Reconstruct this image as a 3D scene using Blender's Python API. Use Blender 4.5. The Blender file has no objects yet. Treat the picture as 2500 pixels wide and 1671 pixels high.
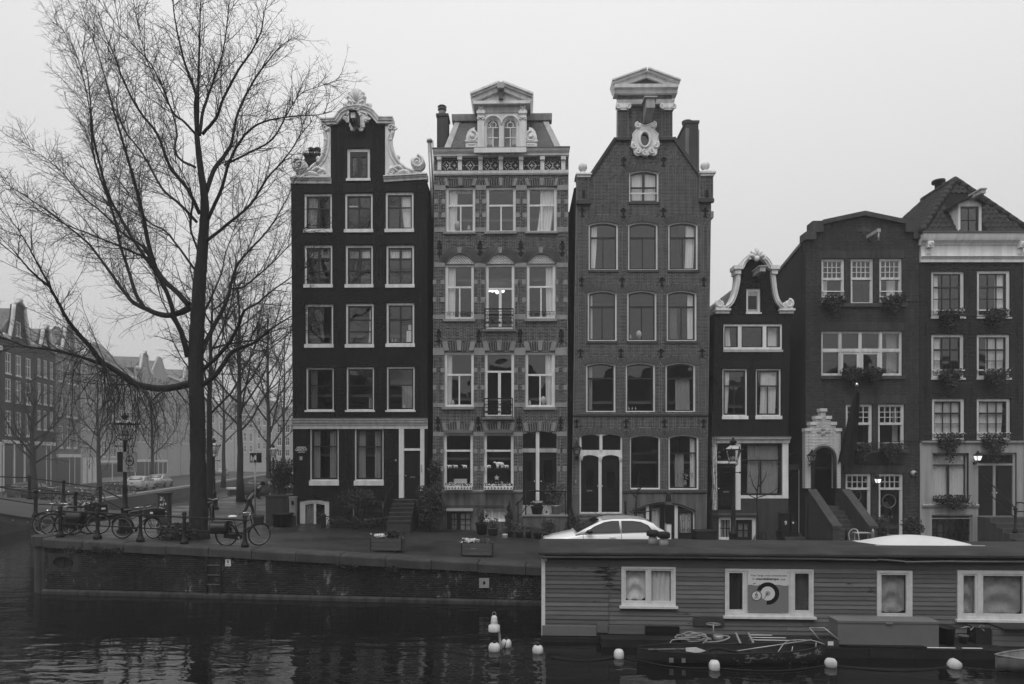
import bpy,bmesh,math,random
import numpy as np
from mathutils import Vector,Matrix
from mathutils.geometry import tessellate_polygon
SC=bpy.context.scene
COL=SC.collection
rnd=random.Random(11)
PI=math.pi
F,CX,HY,CZ=1566.0,1250.0,1120.0,4.42
# ---------------------------------------------------------------- camera, sky, sun, exposure
cam_d=bpy.data.cameras.new('camera')
cam_d.sensor_width=36.0
cam_d.lens=36.0*F/2500.0
cam_d.shift_y=(HY-835.5)/2500.0
cam_d.clip_end=2000.0
cam_d.clip_start=0.1
cam=bpy.data.objects.new('camera',cam_d)
COL.objects.link(cam)
cam.location=(0,0,CZ)
cam.rotation_euler=(PI/2,0,0)
SC.camera=cam
SUN_EL,SUN_AZ=60.0,200.0
w=bpy.data.worlds.new('World')
SC.world=w
w.use_nodes=True
nt=w.node_tree
nt.nodes.clear()
N=nt.nodes.new
wo=N('ShaderNodeOutputWorld');bg=N('ShaderNodeBackground');sky=N('ShaderNodeTexSky')
sky.sky_type='NISHITA';sky.sun_disc=False
sky.sun_elevation=math.radians(SUN_EL);sky.sun_rotation=math.radians(SUN_AZ)
sky.air_density=1.0;sky.dust_density=6.0;sky.ozone_density=1.0
bw=N('ShaderNodeRGBToBW')
tc=N('ShaderNodeTexCoord');sep=N('ShaderNodeSeparateXYZ')
ramp=N('ShaderNodeMapRange');ramp.inputs['From Min'].default_value=-0.05;ramp.inputs['From Max'].default_value=0.9
ramp.inputs['To Min'].default_value=6.2;ramp.inputs['To Max'].default_value=11.8
mx=N('ShaderNodeMix');mx.inputs['Factor'].default_value=0.88
nz=N('ShaderNodeTexNoise');nz.inputs['Scale'].default_value=1.6;nz.inputs['Detail'].default_value=3.0
nzr=N('ShaderNodeMapRange');nzr.inputs['From Min'].default_value=0.3;nzr.inputs['From Max'].default_value=0.7
nzr.inputs['To Min'].default_value=0.97;nzr.inputs['To Max'].default_value=1.03
mul=N('ShaderNodeMath');mul.operation='MULTIPLY'
L=nt.links.new
L(sky.outputs[0],bw.inputs[0]);L(tc.outputs['Generated'],sep.inputs[0]);L(sep.outputs['Z'],ramp.inputs['Value'])
L(bw.outputs[0],mx.inputs['A']);L(ramp.outputs[0],mx.inputs['B'])
L(tc.outputs['Generated'],nz.inputs['Vector']);L(nz.outputs[0],nzr.inputs['Value'])
L(mx.outputs['Result'],mul.inputs[0]);L(nzr.outputs[0],mul.inputs[1])
L(mul.outputs[0],bg.inputs['Color']);L(bg.outputs[0],wo.inputs['Surface'])
bg.inputs['Strength'].default_value=0.1
sun_d=bpy.data.lights.new('sun','SUN')
sun_d.energy=1.2;sun_d.angle=math.radians(28);sun_d.color=(1,1,1)
sun=bpy.data.objects.new('sun',sun_d);COL.objects.link(sun)
sun.rotation_euler=(math.radians(90-SUN_EL),0,math.radians(-20))
sun.location=(-10,-20,40)
vs=SC.view_settings
SC.display_settings.display_device='sRGB'
vs.view_transform='Standard';vs.look='None';vs.exposure=0.0;vs.gamma=1.0;vs.use_curve_mapping=False
SC.render.engine='CYCLES'
cy=SC.cycles
cy.use_denoising=True
cy.max_bounces=8;cy.diffuse_bounces=3;cy.glossy_bounces=3;cy.transmission_bounces=4;cy.transparent_max_bounces=12
cy.volume_bounces=1;cy.caustics_reflective=False;cy.caustics_refractive=False
cy.use_adaptive_sampling=True;cy.adaptive_threshold=0.02
# ---------------------------------------------------------------- materials (the photograph is monochrome: every colour is a grey)
def _mat(name):
 m=bpy.data.materials.new(name);m.use_nodes=True
 t=m.node_tree
 return m,t,t.nodes['Principled BSDF'],t.nodes.new,t.links.new
def plain(name,v,rough=0.6,var=0.2,scale=4.0,bump=0.0,spec=None,metal=0.0,fine=0.0,stretch=(1,1,1),island=0.0,streak=0.0,bscale=None):
 m,t,b,N,L=_mat(name)
 g=N('ShaderNodeNewGeometry')
 mp=N('ShaderNodeMapping');mp.inputs['Scale'].default_value=stretch
 L(g.outputs['Position'],mp.inputs['Vector'])
 n=N('ShaderNodeTexNoise');n.inputs['Scale'].default_value=scale;n.inputs['Detail'].default_value=5;n.inputs['Roughness'].default_value=0.65
 L(mp.outputs[0],n.inputs['Vector'])
 r=N('ShaderNodeMapRange');r.inputs['From Min'].default_value=0.25;r.inputs['From Max'].default_value=0.75
 r.inputs['To Min'].default_value=v*(1-var);r.inputs['To Max'].default_value=v*(1+var)
 L(n.outputs[0],r.inputs['Value'])
 cur=r.outputs[0]
 def times(a,lo,hi,fmin=0.0,fmax=1.0):
  nonlocal cur
  q=N('ShaderNodeMapRange');q.inputs['From Min'].default_value=fmin;q.inputs['From Max'].default_value=fmax
  q.inputs['To Min'].default_value=lo;q.inputs['To Max'].default_value=hi
  L(a,q.inputs['Value'])
  k=N('ShaderNodeMath');k.operation='MULTIPLY'
  L(cur,k.inputs[0]);L(q.outputs[0],k.inputs[1]);cur=k.outputs[0]
 if island:times(g.outputs['Random Per Island'],1-island,1+island)
 if fine:
  n2=N('ShaderNodeTexNoise');n2.inputs['Scale'].default_value=60;n2.inputs['Detail'].default_value=3
  L(g.outputs['Position'],n2.inputs['Vector']);times(n2.outputs[0],1-fine,1+fine,0.3,0.7)
 if streak:
  mp2=N('ShaderNodeMapping');mp2.inputs['Scale'].default_value=(5,5,0.35)
  L(g.outputs['Position'],mp2.inputs['Vector'])
  n3=N('ShaderNodeTexNoise');n3.inputs['Scale'].default_value=1.0;n3.inputs['Detail'].default_value=6
  L(mp2.outputs[0],n3.inputs['Vector']);times(n3.outputs[0],1-streak,1.05,0.35,0.6)
 L(cur,b.inputs['Base Color'])
 b.inputs['Roughness'].default_value=rough;b.inputs['Metallic'].default_value=metal
 if name=='wet_street_brick':
  q=N('ShaderNodeMapRange');q.inputs['From Min'].default_value=0.35;q.inputs['From Max'].default_value=0.65;q.inputs['To Min'].default_value=0.28;q.inputs['To Max'].default_value=0.75
  L(n.outputs[0],q.inputs['Value']);L(q.outputs[0],b.inputs['Roughness'])
 b.inputs['Specular IOR Level'].default_value=spec if spec is not None else(0.45 if rough<0.4 else 0.10)
 if bump:
  nb=N('ShaderNodeTexNoise');nb.inputs['Scale'].default_value=bscale or scale*6;nb.inputs['Detail'].default_value=4
  L(mp.outputs[0],nb.inputs['Vector'])
  bp=N('ShaderNodeBump');bp.inputs['Strength'].default_value=bump;bp.inputs['Distance'].default_value=0.02
  L(nb.outputs[0],bp.inputs['Height']);L(bp.outputs[0],b.inputs['Normal'])
 return m
def glass_mat(name,tint=0.9,refl=1.0,rough=0.0,v=1.0):
 m,t,b,N,L=_mat(name)
 t.nodes.remove(b)
 tr=N('ShaderNodeBsdfTransparent');tr.inputs[0].default_value=(tint,tint,tint,1)
 gl=N('ShaderNodeBsdfGlossy');gl.inputs['Roughness'].default_value=rough;gl.inputs[0].default_value=(v,v,v,1)
 fr=N('ShaderNodeFresnel');ge=N('ShaderNodeNewGeometry')
 io=N('ShaderNodeMapRange');io.inputs['To Min'].default_value=1.5;io.inputs['To Max'].default_value=1/1.5
 L(ge.outputs['Backfacing'],io.inputs['Value']);L(io.outputs[0],fr.inputs[0])
 mu=N('ShaderNodeMath');mu.operation='MULTIPLY';mu.inputs[1].default_value=2.0*refl;mu.use_clamp=True
 mixs=N('ShaderNodeMixShader')
 nb=N('ShaderNodeTexNoise');nb.inputs['Scale'].default_value=1.4;nb.inputs['Detail'].default_value=1.0
 L(ge.outputs['Position'],nb.inputs['Vector'])
 bp=N('ShaderNodeBump');bp.inputs['Strength'].default_value=0.25;bp.inputs['Distance'].default_value=0.03
 L(nb.outputs[0],bp.inputs['Height']);L(bp.outputs[0],gl.inputs['Normal'])
 L(fr.outputs[0],mu.inputs[0]);L(mu.outputs[0],mixs.inputs[0]);L(tr.outputs[0],mixs.inputs[1]);L(gl.outputs[0],mixs.inputs[2])
 L(mixs.outputs[0],t.nodes['Material Output'].inputs['Surface'])
 return m
def emit_mat(name,v,s):
 m,t,b,N,L=_mat(name)
 b.inputs['Base Color'].default_value=(v,v,v,1)
 b.inputs['Emission Color'].default_value=(1,1,1,1);b.inputs['Emission Strength'].default_value=s
 return m
def water_mat(name):
 m,t,b,N,L=_mat(name)
 g=N('ShaderNodeNewGeometry')
 b.inputs['Base Color'].default_value=(.006,.006,.006,1)
 b.inputs['Roughness'].default_value=0.02;b.inputs['IOR'].default_value=1.33
 mp=N('ShaderNodeMapping');mp.inputs['Scale'].default_value=(0.7,1.9,1);mp.inputs['Rotation'].default_value=(0,0,0.14)
 L(g.outputs['Position'],mp.inputs['Vector'])
 n1=N('ShaderNodeTexNoise');n1.inputs['Scale'].default_value=1.0;n1.inputs['Detail'].default_value=3.0;n1.inputs['Roughness'].default_value=0.5
 n1.inputs['Distortion'].default_value=0.4
 n2=N('ShaderNodeTexNoise');n2.inputs['Scale'].default_value=7.0;n2.inputs['Detail'].default_value=3.0
 n3=N('ShaderNodeTexNoise');n3.inputs['Scale'].default_value=0.12;n3.inputs['Detail'].default_value=1.0
 L(mp.outputs[0],n1.inputs['Vector']);L(mp.outputs[0],n2.inputs['Vector']);L(g.outputs['Position'],n3.inputs['Vector'])
 # breeze: choppier out on the open side canal than in the lee of the quay
 sp=N('ShaderNodeSeparateXYZ');L(g.outputs['Position'],sp.inputs[0])
 r3=N('ShaderNodeMapRange');r3.inputs['From Min'].default_value=-9.0;r3.inputs['From Max'].default_value=-17.0
 r3.inputs['To Min'].default_value=0.14;r3.inputs['To Max'].default_value=1.0;L(sp.outputs['X'],r3.inputs['Value'])
 m2=N('ShaderNodeMath');m2.operation='MULTIPLY';L(n2.outputs[0],m2.inputs[0]);L(r3.outputs[0],m2.inputs[1])
 m3=N('ShaderNodeMath');m3.operation='MULTIPLY_ADD';m3.inputs[1].default_value=0.16
 L(m2.outputs[0],m3.inputs[0]);L(n1.outputs[0],m3.inputs[2])
 bp=N('ShaderNodeBump');bp.inputs['Strength'].default_value=0.16;bp.inputs['Distance'].default_value=0.20
 L(m3.outputs[0],bp.inputs['Height']);L(bp.outputs[0],b.inputs['Normal'])
 return m
def paint_peel(name,v,v2,amount=0.42,rough=0.55,stretch=(2,2,9),island=0.12):
 """painted timber with paint flaking off in places"""
 m,t,b,N,L=_mat(name)
 g=N('ShaderNodeNewGeometry');mp=N('ShaderNodeMapping');mp.inputs['Scale'].default_value=stretch
 L(g.outputs['Position'],mp.inputs['Vector'])
 n=N('ShaderNodeTexNoise');n.inputs['Scale'].default_value=1.6;n.inputs['Detail'].default_value=8;n.inputs['Roughness'].default_value=0.75
 L(mp.outputs[0],n.inputs['Vector'])
 big=N('ShaderNodeTexNoise');big.inputs['Scale'].default_value=0.55;big.inputs['Detail'].default_value=2
 L(g.outputs['Position'],big.inputs['Vector'])
 ad=N('ShaderNodeMath');ad.operation='MULTIPLY_ADD';ad.inputs[1].default_value=0.7;L(big.outputs[0],ad.inputs[0]);L(n.outputs[0],ad.inputs[2])
 th=N('ShaderNodeMapRange');th.inputs['From Min'].default_value=0.85+0.32*(1-amount);th.inputs['From Max'].default_value=0.9+0.32*(1-amount)
 L(ad.outputs[0],th.inputs['Value'])
 w=N('ShaderNodeMapRange');w.inputs['From Min'].default_value=0.3;w.inputs['From Max'].default_value=0.7
 w.inputs['To Min'].default_value=v*0.82;w.inputs['To Max'].default_value=v*1.15;L(n.outputs[0],w.inputs['Value'])
 isl=N('ShaderNodeMapRange');isl.inputs['To Min'].default_value=1-island;isl.inputs['To Max'].default_value=1+island
 oi=N('ShaderNodeObjectInfo');L(oi.outputs['Random'],isl.inputs['Value'])
 k=N('ShaderNodeMath');k.operation='MULTIPLY';L(w.outputs[0],k.inputs[0]);L(isl.outputs[0],k.inputs[1])
 mx=N('ShaderNodeMix');L(th.outputs[0],mx.inputs['Factor']);L(k.outputs[0],mx.inputs['A']);mx.inputs['B'].default_value=v2
 L(mx.outputs['Result'],b.inputs['Base Color']);b.inputs['Roughness'].default_value=rough;b.inputs['Specular IOR Level'].default_value=0.12
 bp=N('ShaderNodeBump');bp.inputs['Strength'].default_value=0.3;bp.inputs['Distance'].default_value=0.01
 L(ad.outputs[0],bp.inputs['Height']);L(bp.outputs[0],b.inputs['Normal'])
 return m
def stained(name,v,spots=0.3,rough=0.8,island=0.25):
 """old canal-side brick: dark, damp, with pale lime blooms of their own shape"""
 m,t,b,N,L=_mat(name)
 g=N('ShaderNodeNewGeometry')
 n=N('ShaderNodeTexNoise');n.inputs['Scale'].default_value=0.8;n.inputs['Detail'].default_value=6;L(g.outputs['Position'],n.inputs['Vector'])
 r=N('ShaderNodeMapRange');r.inputs['From Min'].default_value=0.3;r.inputs['From Max'].default_value=0.7
 r.inputs['To Min'].default_value=v*0.5;r.inputs['To Max'].default_value=v*1.5;L(n.outputs[0],r.inputs['Value'])
 i=N('ShaderNodeMapRange');i.inputs['To Min'].default_value=1-island;i.inputs['To Max'].default_value=1+island;L(g.outputs['Random Per Island'],i.inputs['Value'])
 k=N('ShaderNodeMath');k.operation='MULTIPLY';L(r.outputs[0],k.inputs[0]);L(i.outputs[0],k.inputs[1])
 mp=N('ShaderNodeMapping');mp.inputs['Scale'].default_value=(4.5,4.5,2.2);L(g.outputs['Position'],mp.inputs['Vector'])
 s=N('ShaderNodeTexNoise');s.inputs['Scale'].default_value=1.0;s.inputs['Detail'].default_value=9;s.inputs['Roughness'].default_value=0.8;L(mp.outputs[0],s.inputs['Vector'])
 a=N('ShaderNodeMath');a.operation='MULTIPLY_ADD';a.inputs[1].default_value=0.5;L(n.outputs[0],a.inputs[0]);L(s.outputs[0],a.inputs[2])
 th=N('ShaderNodeMapRange');th.inputs['From Min'].default_value=0.83;th.inputs['From Max'].default_value=0.94;th.inputs['To Max'].default_value=spots;L(a.outputs[0],th.inputs['Value'])
 mx=N('ShaderNodeMix');L(th.outputs[0],mx.inputs['Factor']);L(k.outputs[0],mx.inputs['A']);mx.inputs['B'].default_value=0.35
 L(mx.outputs['Result'],b.inputs['Base Color']);b.inputs['Roughness'].default_value=rough;b.inputs['Specular IOR Level'].default_value=0.12
 return m
M={}
M['white']=plain('white_paint',0.74,0.45,0.09,2.0,streak=0.14)
M['stone_white']=plain('painted_stone',0.76,0.6,0.10,3.0,bump=0.25,streak=0.22)
M['offwhite']=plain('off_white_paint',0.62,0.5,0.08,2.0,streak=0.18)
M['greywhite']=plain('grey_white_paint',0.42,0.5,0.08,2.0,streak=0.2)
M['blackp']=plain('black_paint',0.012,0.3,0.2,3.0)
M['dark_sash']=plain('dark_sash_paint',0.02,0.35,0.2,3.0)
M['iron']=plain('black_iron',0.02,0.45,0.25,8.0,bump=0.1)
M['steel']=plain('galvanised_steel',0.35,0.4,0.2,5.0,metal=0.6)
M['chrome']=plain('chrome',0.75,0.15,0.05,5.0,metal=1.0)
M['brick_black']=plain('black_tarred_brick',0.018,0.6,0.45,0.9,island=0.14,fine=0.1,streak=0.15)
M['mort_black']=plain('black_joint',0.013,0.8,0.2,3.0)
M['brick_h2']=plain('brown_brick',0.075,0.8,0.28,1.2,island=0.45,fine=0.2,streak=0.2)
M['mort_light']=plain('lime_mortar',0.34,0.9,0.2,3.0)
M['brick_h3']=plain('grey_brown_brick',0.068,0.8,0.26,1.0,island=0.42,fine=0.2,streak=0.18)
M['mort_h3']=plain('grey_mortar',0.30,0.9,0.2,3.0)
M['brick_h4']=plain('dark_brick',0.020,0.65,0.25,0.9,island=0.15,fine=0.1,streak=0.1)
M['brick_h5']=plain('painted_grey_brick',0.060,0.6,0.22,0.8,island=0.2,fine=0.08,streak=0.2)
M['mort_h5']=plain('painted_joint',0.03,0.8,0.15,3.0)
M['brick_h6']=plain('painted_dark_grey_brick',0.036,0.6,0.2,0.8,island=0.2,fine=0.08,streak=0.15)
M['mort_h6']=plain('painted_dark_joint',0.022,0.8,0.15,3.0)
M['stone']=plain('sandstone',0.27,0.75,0.15,2.0,fine=0.12,island=0.08,streak=0.15)
M['bluestone']=plain('bluestone',0.07,0.6,0.2,2.0,fine=0.1,streak=0.2)
M['plaster_grey']=plain('grey_plaster',0.14,0.8,0.22,1.5,fine=0.1,streak=0.45)
M['plaster_dark']=plain('dark_grey_plaster',0.055,0.7,0.15,1.5,fine=0.06,streak=0.2)
M['plaster_white']=plain('white_plaster',0.36,0.7,0.07,1.2,fine=0.04,streak=0.2)
M['room']=plain('room_paint',0.16,0.9,0.2,0.6)
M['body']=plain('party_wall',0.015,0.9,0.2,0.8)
M['slate']=plain('slate',0.11,0.55,0.3,1.5,island=0.25,fine=0.15)
M['tile']=plain('clay_pantile',0.036,0.7,0.4,2.5,island=0.3,fine=0.3)
M['tile_hazed']=plain('hazed_roof_tile',0.15,0.7,0.3,1.0)  # lightened to carry haze on the far roofs; the bell-gable roof shares it
M['roof_felt']=plain('roof_felt',0.045,0.8,0.45,1.1,fine=0.3,bump=0.3)
M['lead']=plain('lead_sheet',0.16,0.5,0.2,2.0)
M['curtain']=plain('white_curtain',0.85,0.9,0.05,2.0)
M['curtain2']=plain('grey_curtain',0.38,0.9,0.1,2.0)
M['cloth_dirty']=plain('stained_cloth',0.42,0.9,0.25,5.0,fine=0.1)
M['glass']=glass_mat('window_glass',0.88,1.15)
M['glass_dark']=glass_mat('dark_glass',0.4,1.0)
M['glass_clear']=glass_mat('lantern_glass',0.95,1.0)
M['street']=plain('wet_street_brick',0.025,0.5,0.5,0.5,fine=0.45,spec=0.35,bump=0.5,bscale=18)
M['street_base']=plain('street_joint_sand',0.028,0.8,0.3,0.5,fine=0.2)
M['pave']=plain('pavement',0.06,0.7,0.25,0.8,fine=0.2)
M['cap']=plain('granite_cap',0.055,0.6,0.4,1.5,fine=0.35,island=0.12,streak=0.15)
M['quay']=stained('quay_brick',0.030,0.8)
M['quay_joint']=stained('quay_joint',0.016,0.35)
M['concrete']=plain('old_concrete',0.055,0.8,0.35,1.5,fine=0.2,streak=0.5)
M['water']=water_mat('canal_water')
M['bark']=plain('bark',0.026,0.9,0.4,3.0,bump=0.9,stretch=(3,3,0.7),fine=0.3,bscale=14)
M['twig']=plain('twig',0.030,0.9,0.2,3.0)
M['bark_far']=plain('far_bark',0.035,0.9,0.2,3.0)
M['leaf']=plain('dark_leaf',0.055,0.5,0.5,6.0,island=0.55)
M['leaf2']=plain('pale_leaf',0.095,0.5,0.5,6.0,island=0.55)
M['flower']=plain('white_petal',0.75,0.6,0.1,5.0)
M['pot']=plain('terracotta',0.085,0.75,0.3,4.0,fine=0.2)
M['pot_dark']=plain('dark_pot',0.022,0.6,0.3,4.0)
M['crate']=paint_peel('crate_timber',0.085,0.05,0.4,stretch=(2,2,12))
M['plank']=paint_peel('peeling_paint',0.13,0.022,0.56,stretch=(1.2,1.2,7),island=0.26)
M['plank_end']=paint_peel('boat_side_paint',0.12,0.03,0.2,stretch=(1.2,1.2,7))
M['boatwhite']=paint_peel('old_white_paint',0.62,0.2,0.28,stretch=(3,3,3),island=0.03)
M['deck']=plain('wet_deck',0.022,0.5,0.4,2.0,fine=0.3)
M['boatbox']=plain('grey_box_paint',0.15,0.45,0.12,2.0)
M['hull']=paint_peel('dinghy_hull',0.03,0.30,0.55,stretch=(3,3,6))
M['hull_pale']=plain('pale_gelcoat',0.20,0.4,0.25,3.0,streak=0.3)
M['buoy']=plain('white_buoy',0.56,0.45,0.12,6.0,streak=0.25)
M['rope']=plain('rope',0.30,0.8,0.2,9.0)
M['rope_dark']=plain('dark_rope',0.03,0.8,0.2,9.0)
M['pale_rubber']=plain('pale_hose',0.24,0.5,0.15,6.0)
M['car']=plain('white_car_paint',0.80,0.12,0.01,1.0,spec=0.6)
M['car_roof']=plain('silver_wrap',0.36,0.28,0.02,1.0,spec=0.6)
M['tarp']=plain('white_tarpaulin',0.60,0.5,0.06,2.0,bump=0.05)
M['rubber']=plain('tyre_rubber',0.016,0.7,0.2,8.0)
M['bike']=plain('bike_paint',0.014,0.3,0.2,5.0)
M['pannier']=plain('pannier_canvas',0.015,0.35,0.2,5.0,bump=0.3)
M['wicker']=plain('wicker',0.05,0.8,0.3,12.0)
M['sign_black']=plain('black_enamel',0.012,0.3,0.1,3.0)
M['sign_white']=plain('sign_white',0.70,0.4,0.04,3.0)
M['sign_grey']=plain('sign_grey',0.33,0.4,0.04,3.0)
M['pgrey']=plain('poster_grey',0.20,0.5,0.03,3.0)
M['pblack']=plain('poster_black',0.012,0.5,0.03,3.0)
M['pwhite']=plain('poster_white',0.62,0.5,0.03,3.0)
M['lit']=emit_mat('lit_lamp_glass',0.9,1.0)
M['globe']=emit_mat('lit_globe',0.9,2.0)
M['skin']=plain('skin',0.22,0.6,0.1,5.0)
M['hair']=plain('hair',0.015,0.6,0.2,8.0)
M['coat']=plain('dark_coat',0.018,0.8,0.2,5.0)
M['trouser']=plain('grey_trousers',0.06,0.8,0.2,5.0)
M['far_wall']=plain('far_brick_haze',0.17,0.8,0.15,0.4,fine=0.1,streak=0.15)  # colour lightened to stand in for haze over this far wall
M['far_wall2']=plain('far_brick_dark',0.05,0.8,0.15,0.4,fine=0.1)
M['far_wall3']=plain('far_brick_more_haze',0.34,0.8,0.15,0.4,fine=0.1)  # haze put into the colour: lightened further for the most distant walls
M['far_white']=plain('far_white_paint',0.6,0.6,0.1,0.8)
M['far_glass']=glass_mat('far_glass',0.35,1.2)
M['grass']=plain('quay_weed',0.05,0.7,0.4,5.0,island=0.4)
M['sticker']=plain('stickers',0.20,0.5,0.9,18.0)
# ---------------------------------------------------------------- mesh builder
class MB:
 def __init__(s):s.v=[];s.f=[];s.s=[]
 def add(s,vs,fs,smooth=False):
  o=len(s.v);s.v.extend(vs);s.f.extend([tuple(i+o for i in f)for f in fs]);s.s.extend([smooth]*len(fs));return s
 def box(s,x0,x1,y0,y1,z0,z1):
  return s.add([(x0,y0,z0),(x1,y0,z0),(x1,y1,z0),(x0,y1,z0),(x0,y0,z1),(x1,y0,z1),(x1,y1,z1),(x0,y1,z1)],
 [(0,1,5,4),(1,2,6,5),(2,3,7,6),(3,0,4,7),(4,5,6,7),(3,2,1,0)])
 def bar(s,a,b,w,h=None):
  return s.tube([a,b],w*0.7071,4,rot=PI/4)
 def prism(s,poly,y0,y1,back=True):
  """poly: (x, z) outline, extruded from y0 (front) to y1"""
  n=len(poly);tris=tessellate_polygon([[Vector((x,z,0))for x,z in poly]])
  vs=[(x,y0,z)for x,z in poly]+[(x,y1,z)for x,z in poly]
  A=sum(poly[i][0]*poly[(i+1)%n][1]-poly[(i+1)%n][0]*poly[i][1]for i in range(n))
  fs=[]
  for a,b,c in tris:
   t=(poly[b][0]-poly[a][0])*(poly[c][1]-poly[a][1])-(poly[c][0]-poly[a][0])*(poly[b][1]-poly[a][1])
   if t<0:b,c=c,b
   fs.append((a,b,c))
   if back:fs.append((c+n,b+n,a+n))
  for i in range(n):
   j=(i+1)%n
   fs.append((i,i+n,j+n,j)if A>0 else(j,j+n,i+n,i))
  return s.add(vs,fs)
 def plate(s,outer,holes,y0,y1,back=True):
  """flat plate with holes, given thickness; outlines in (x, z)"""
  loops=[outer]+list(holes)
  allp=[p for l in loops for p in l];n=len(allp)
  tris=tessellate_polygon([[Vector((x,z,0))for x,z in l]for l in loops])
  vs=[(x,y0,z)for x,z in allp]+[(x,y1,z)for x,z in allp]
  fs=[]
  for a,b,c in tris:
   t=(allp[b][0]-allp[a][0])*(allp[c][1]-allp[a][1])-(allp[c][0]-allp[a][0])*(allp[b][1]-allp[a][1])
   if t<0:b,c=c,b
   fs.append((a,b,c))
   if back:fs.append((c+n,b+n,a+n))
  o=0
  for k,l in enumerate(loops):
   m=len(l);A=sum(l[i][0]*l[(i+1)%m][1]-l[(i+1)%m][0]*l[i][1]for i in range(m))
   out=(A>0)==(k==0)
   for i in range(m):
    a,b=o+i,o+(i+1)%m
    fs.append((a,a+n,b+n,b)if out else(b,b+n,a+n,a))
   o+=m
  return s.add(vs,fs)
 def extx(s,prof,x0,x1):
  """profile of (y, z) points, swept along x"""
  n=len(prof);tris=tessellate_polygon([[Vector((y,z,0))for y,z in prof]])
  vs=[(x0,y,z)for y,z in prof]+[(x1,y,z)for y,z in prof]
  fs=[(a,b,c)for a,b,c in tris]+[(c+n,b+n,a+n)for a,b,c in tris]
  fs+=[(i,(i+1)%n,(i+1)%n+n,i+n)for i in range(n)]
  return s.add(vs,fs)
 def tube(s,pts,r,n=6,cap=True,smooth=True,rot=0.0,closed=False):
  pts=[Vector(p)for p in pts];k=len(pts)
  rs=list(r)if isinstance(r,(list,tuple))else[r]*k
  vs=[];t0=None;u=None
  for i,p in enumerate(pts):
   a=pts[(i+1)%k]if(closed or i<k-1)else p
   b=pts[i-1]if(closed or i>0)else p
   t=(a-b)
   if t.length<1e-9:t=Vector((0,0,1))
   t.normalize()
   if u is None:
    h=Vector((0,0,1))if abs(t.z)<0.9 else Vector((1,0,0))
    u=t.cross(h).normalized()
   else:
    u=(u-t*u.dot(t))
    if u.length<1e-6:u=t.orthogonal()
    u.normalize()
   v=t.cross(u)
   for j in range(n):
    c=2*PI*j/n+rot
    q=p+(u*math.cos(c)+v*math.sin(c))*rs[i]
    vs.append((q.x,q.y,q.z))
  fs=[]
  for i in range(k if closed else k-1):
   i2=(i+1)%k
   for j in range(n):
    j2=(j+1)%n
    fs.append((i*n+j,i*n+j2,i2*n+j2,i2*n+j))
  if cap and not closed:
   fs.append(tuple(range(n))[::-1]);fs.append(tuple((k-1)*n+j for j in range(n)))
  return s.add(vs,fs,smooth and n>4)
 def lathe(s,prof,c=(0,0,0),n=12,smooth=True,rot=0.0):
  """prof: list of (radius, z)"""
  vs=[];fs=[];k=len(prof)
  for r,z in prof:
   for j in range(n):
    a=2*PI*j/n+rot
    vs.append((c[0]+r*math.cos(a),c[1]+r*math.sin(a),c[2]+z))
  for i in range(k-1):
   for j in range(n):
    j2=(j+1)%n;fs.append((i*n+j,i*n+j2,(i+1)*n+j2,(i+1)*n+j))
  fs.append(tuple(range(n))[::-1]);fs.append(tuple((k-1)*n+j for j in range(n)))
  return s.add(vs,fs,smooth)
 def ball(s,c,r,n=12,m=8,sc=(1,1,1)):
  vs=[];fs=[]
  for i in range(m+1):
   t=PI*i/m
   for j in range(n):
    a=2*PI*j/n
    vs.append((c[0]+r*sc[0]*math.sin(t)*math.cos(a),c[1]+r*sc[1]*math.sin(t)*math.sin(a),c[2]-r*sc[2]*math.cos(t)))
  for i in range(m):
   for j in range(n):
    j2=(j+1)%n;fs.append((i*n+j,i*n+j2,(i+1)*n+j2,(i+1)*n+j))
  return s.add(vs,fs,True)
 def loft(s,rings,close_ring=True,caps=True,smooth=True):
  n=len(rings[0]);vs=[p for r in rings for p in r];fs=[]
  for i in range(len(rings)-1):
   for j in range(n if close_ring else n-1):
    j2=(j+1)%n;fs.append((i*n+j,i*n+j2,(i+1)*n+j2,(i+1)*n+j))
  if caps and close_ring:
   fs.append(tuple(range(n))[::-1]);fs.append(tuple((len(rings)-1)*n+j for j in range(n)))
  return s.add(vs,fs,smooth)
 def mesh(s,name,mat):
  me=bpy.data.meshes.new(name);me.from_pydata(s.v,[],s.f)
  if mat:me.materials.append(mat)
  if any(s.s):me.polygons.foreach_set('use_smooth',s.s)
  me.update();return me
 def build(s,name,mat,parent=None,loc=None,kind=None,label=None):
  o=bpy.data.objects.new(name,s.mesh(name,mat));COL.objects.link(o)
  if parent:o.parent=parent
  if loc:o.location=loc
  if kind:o['kind']=kind
  if label:o['label']=label
  return o
def np_obj(name,V,Fq,mat,parent=None,kind=None):
 me=bpy.data.meshes.new(name)
 n=len(V);k=Fq.shape[1]
 me.vertices.add(n);me.vertices.foreach_set('co',np.ascontiguousarray(V,dtype=np.float32).ravel())
 me.loops.add(Fq.size);me.loops.foreach_set('vertex_index',np.ascontiguousarray(Fq,dtype=np.int32).ravel())
 me.polygons.add(len(Fq));me.polygons.foreach_set('loop_start',np.arange(0,Fq.size,k,dtype=np.int32))
 me.update(calc_edges=True);me.materials.append(mat)
 o=bpy.data.objects.new(name,me);COL.objects.link(o)
 if parent:o.parent=parent
 if kind:o['kind']=kind
 return o
def tag(o,label,cat,group=None):
 o['label']=label;o['category']=cat
 if group:o['group']=group
 return o
def empty(name,loc,rz=0.0,label=None,cat=None,group=None):
 o=bpy.data.objects.new(name,None);COL.objects.link(o);o.location=loc;o.rotation_euler=(0,0,rz)
 o.empty_display_size=0.2
 if label:tag(o,label,cat,group)
 return o
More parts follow.
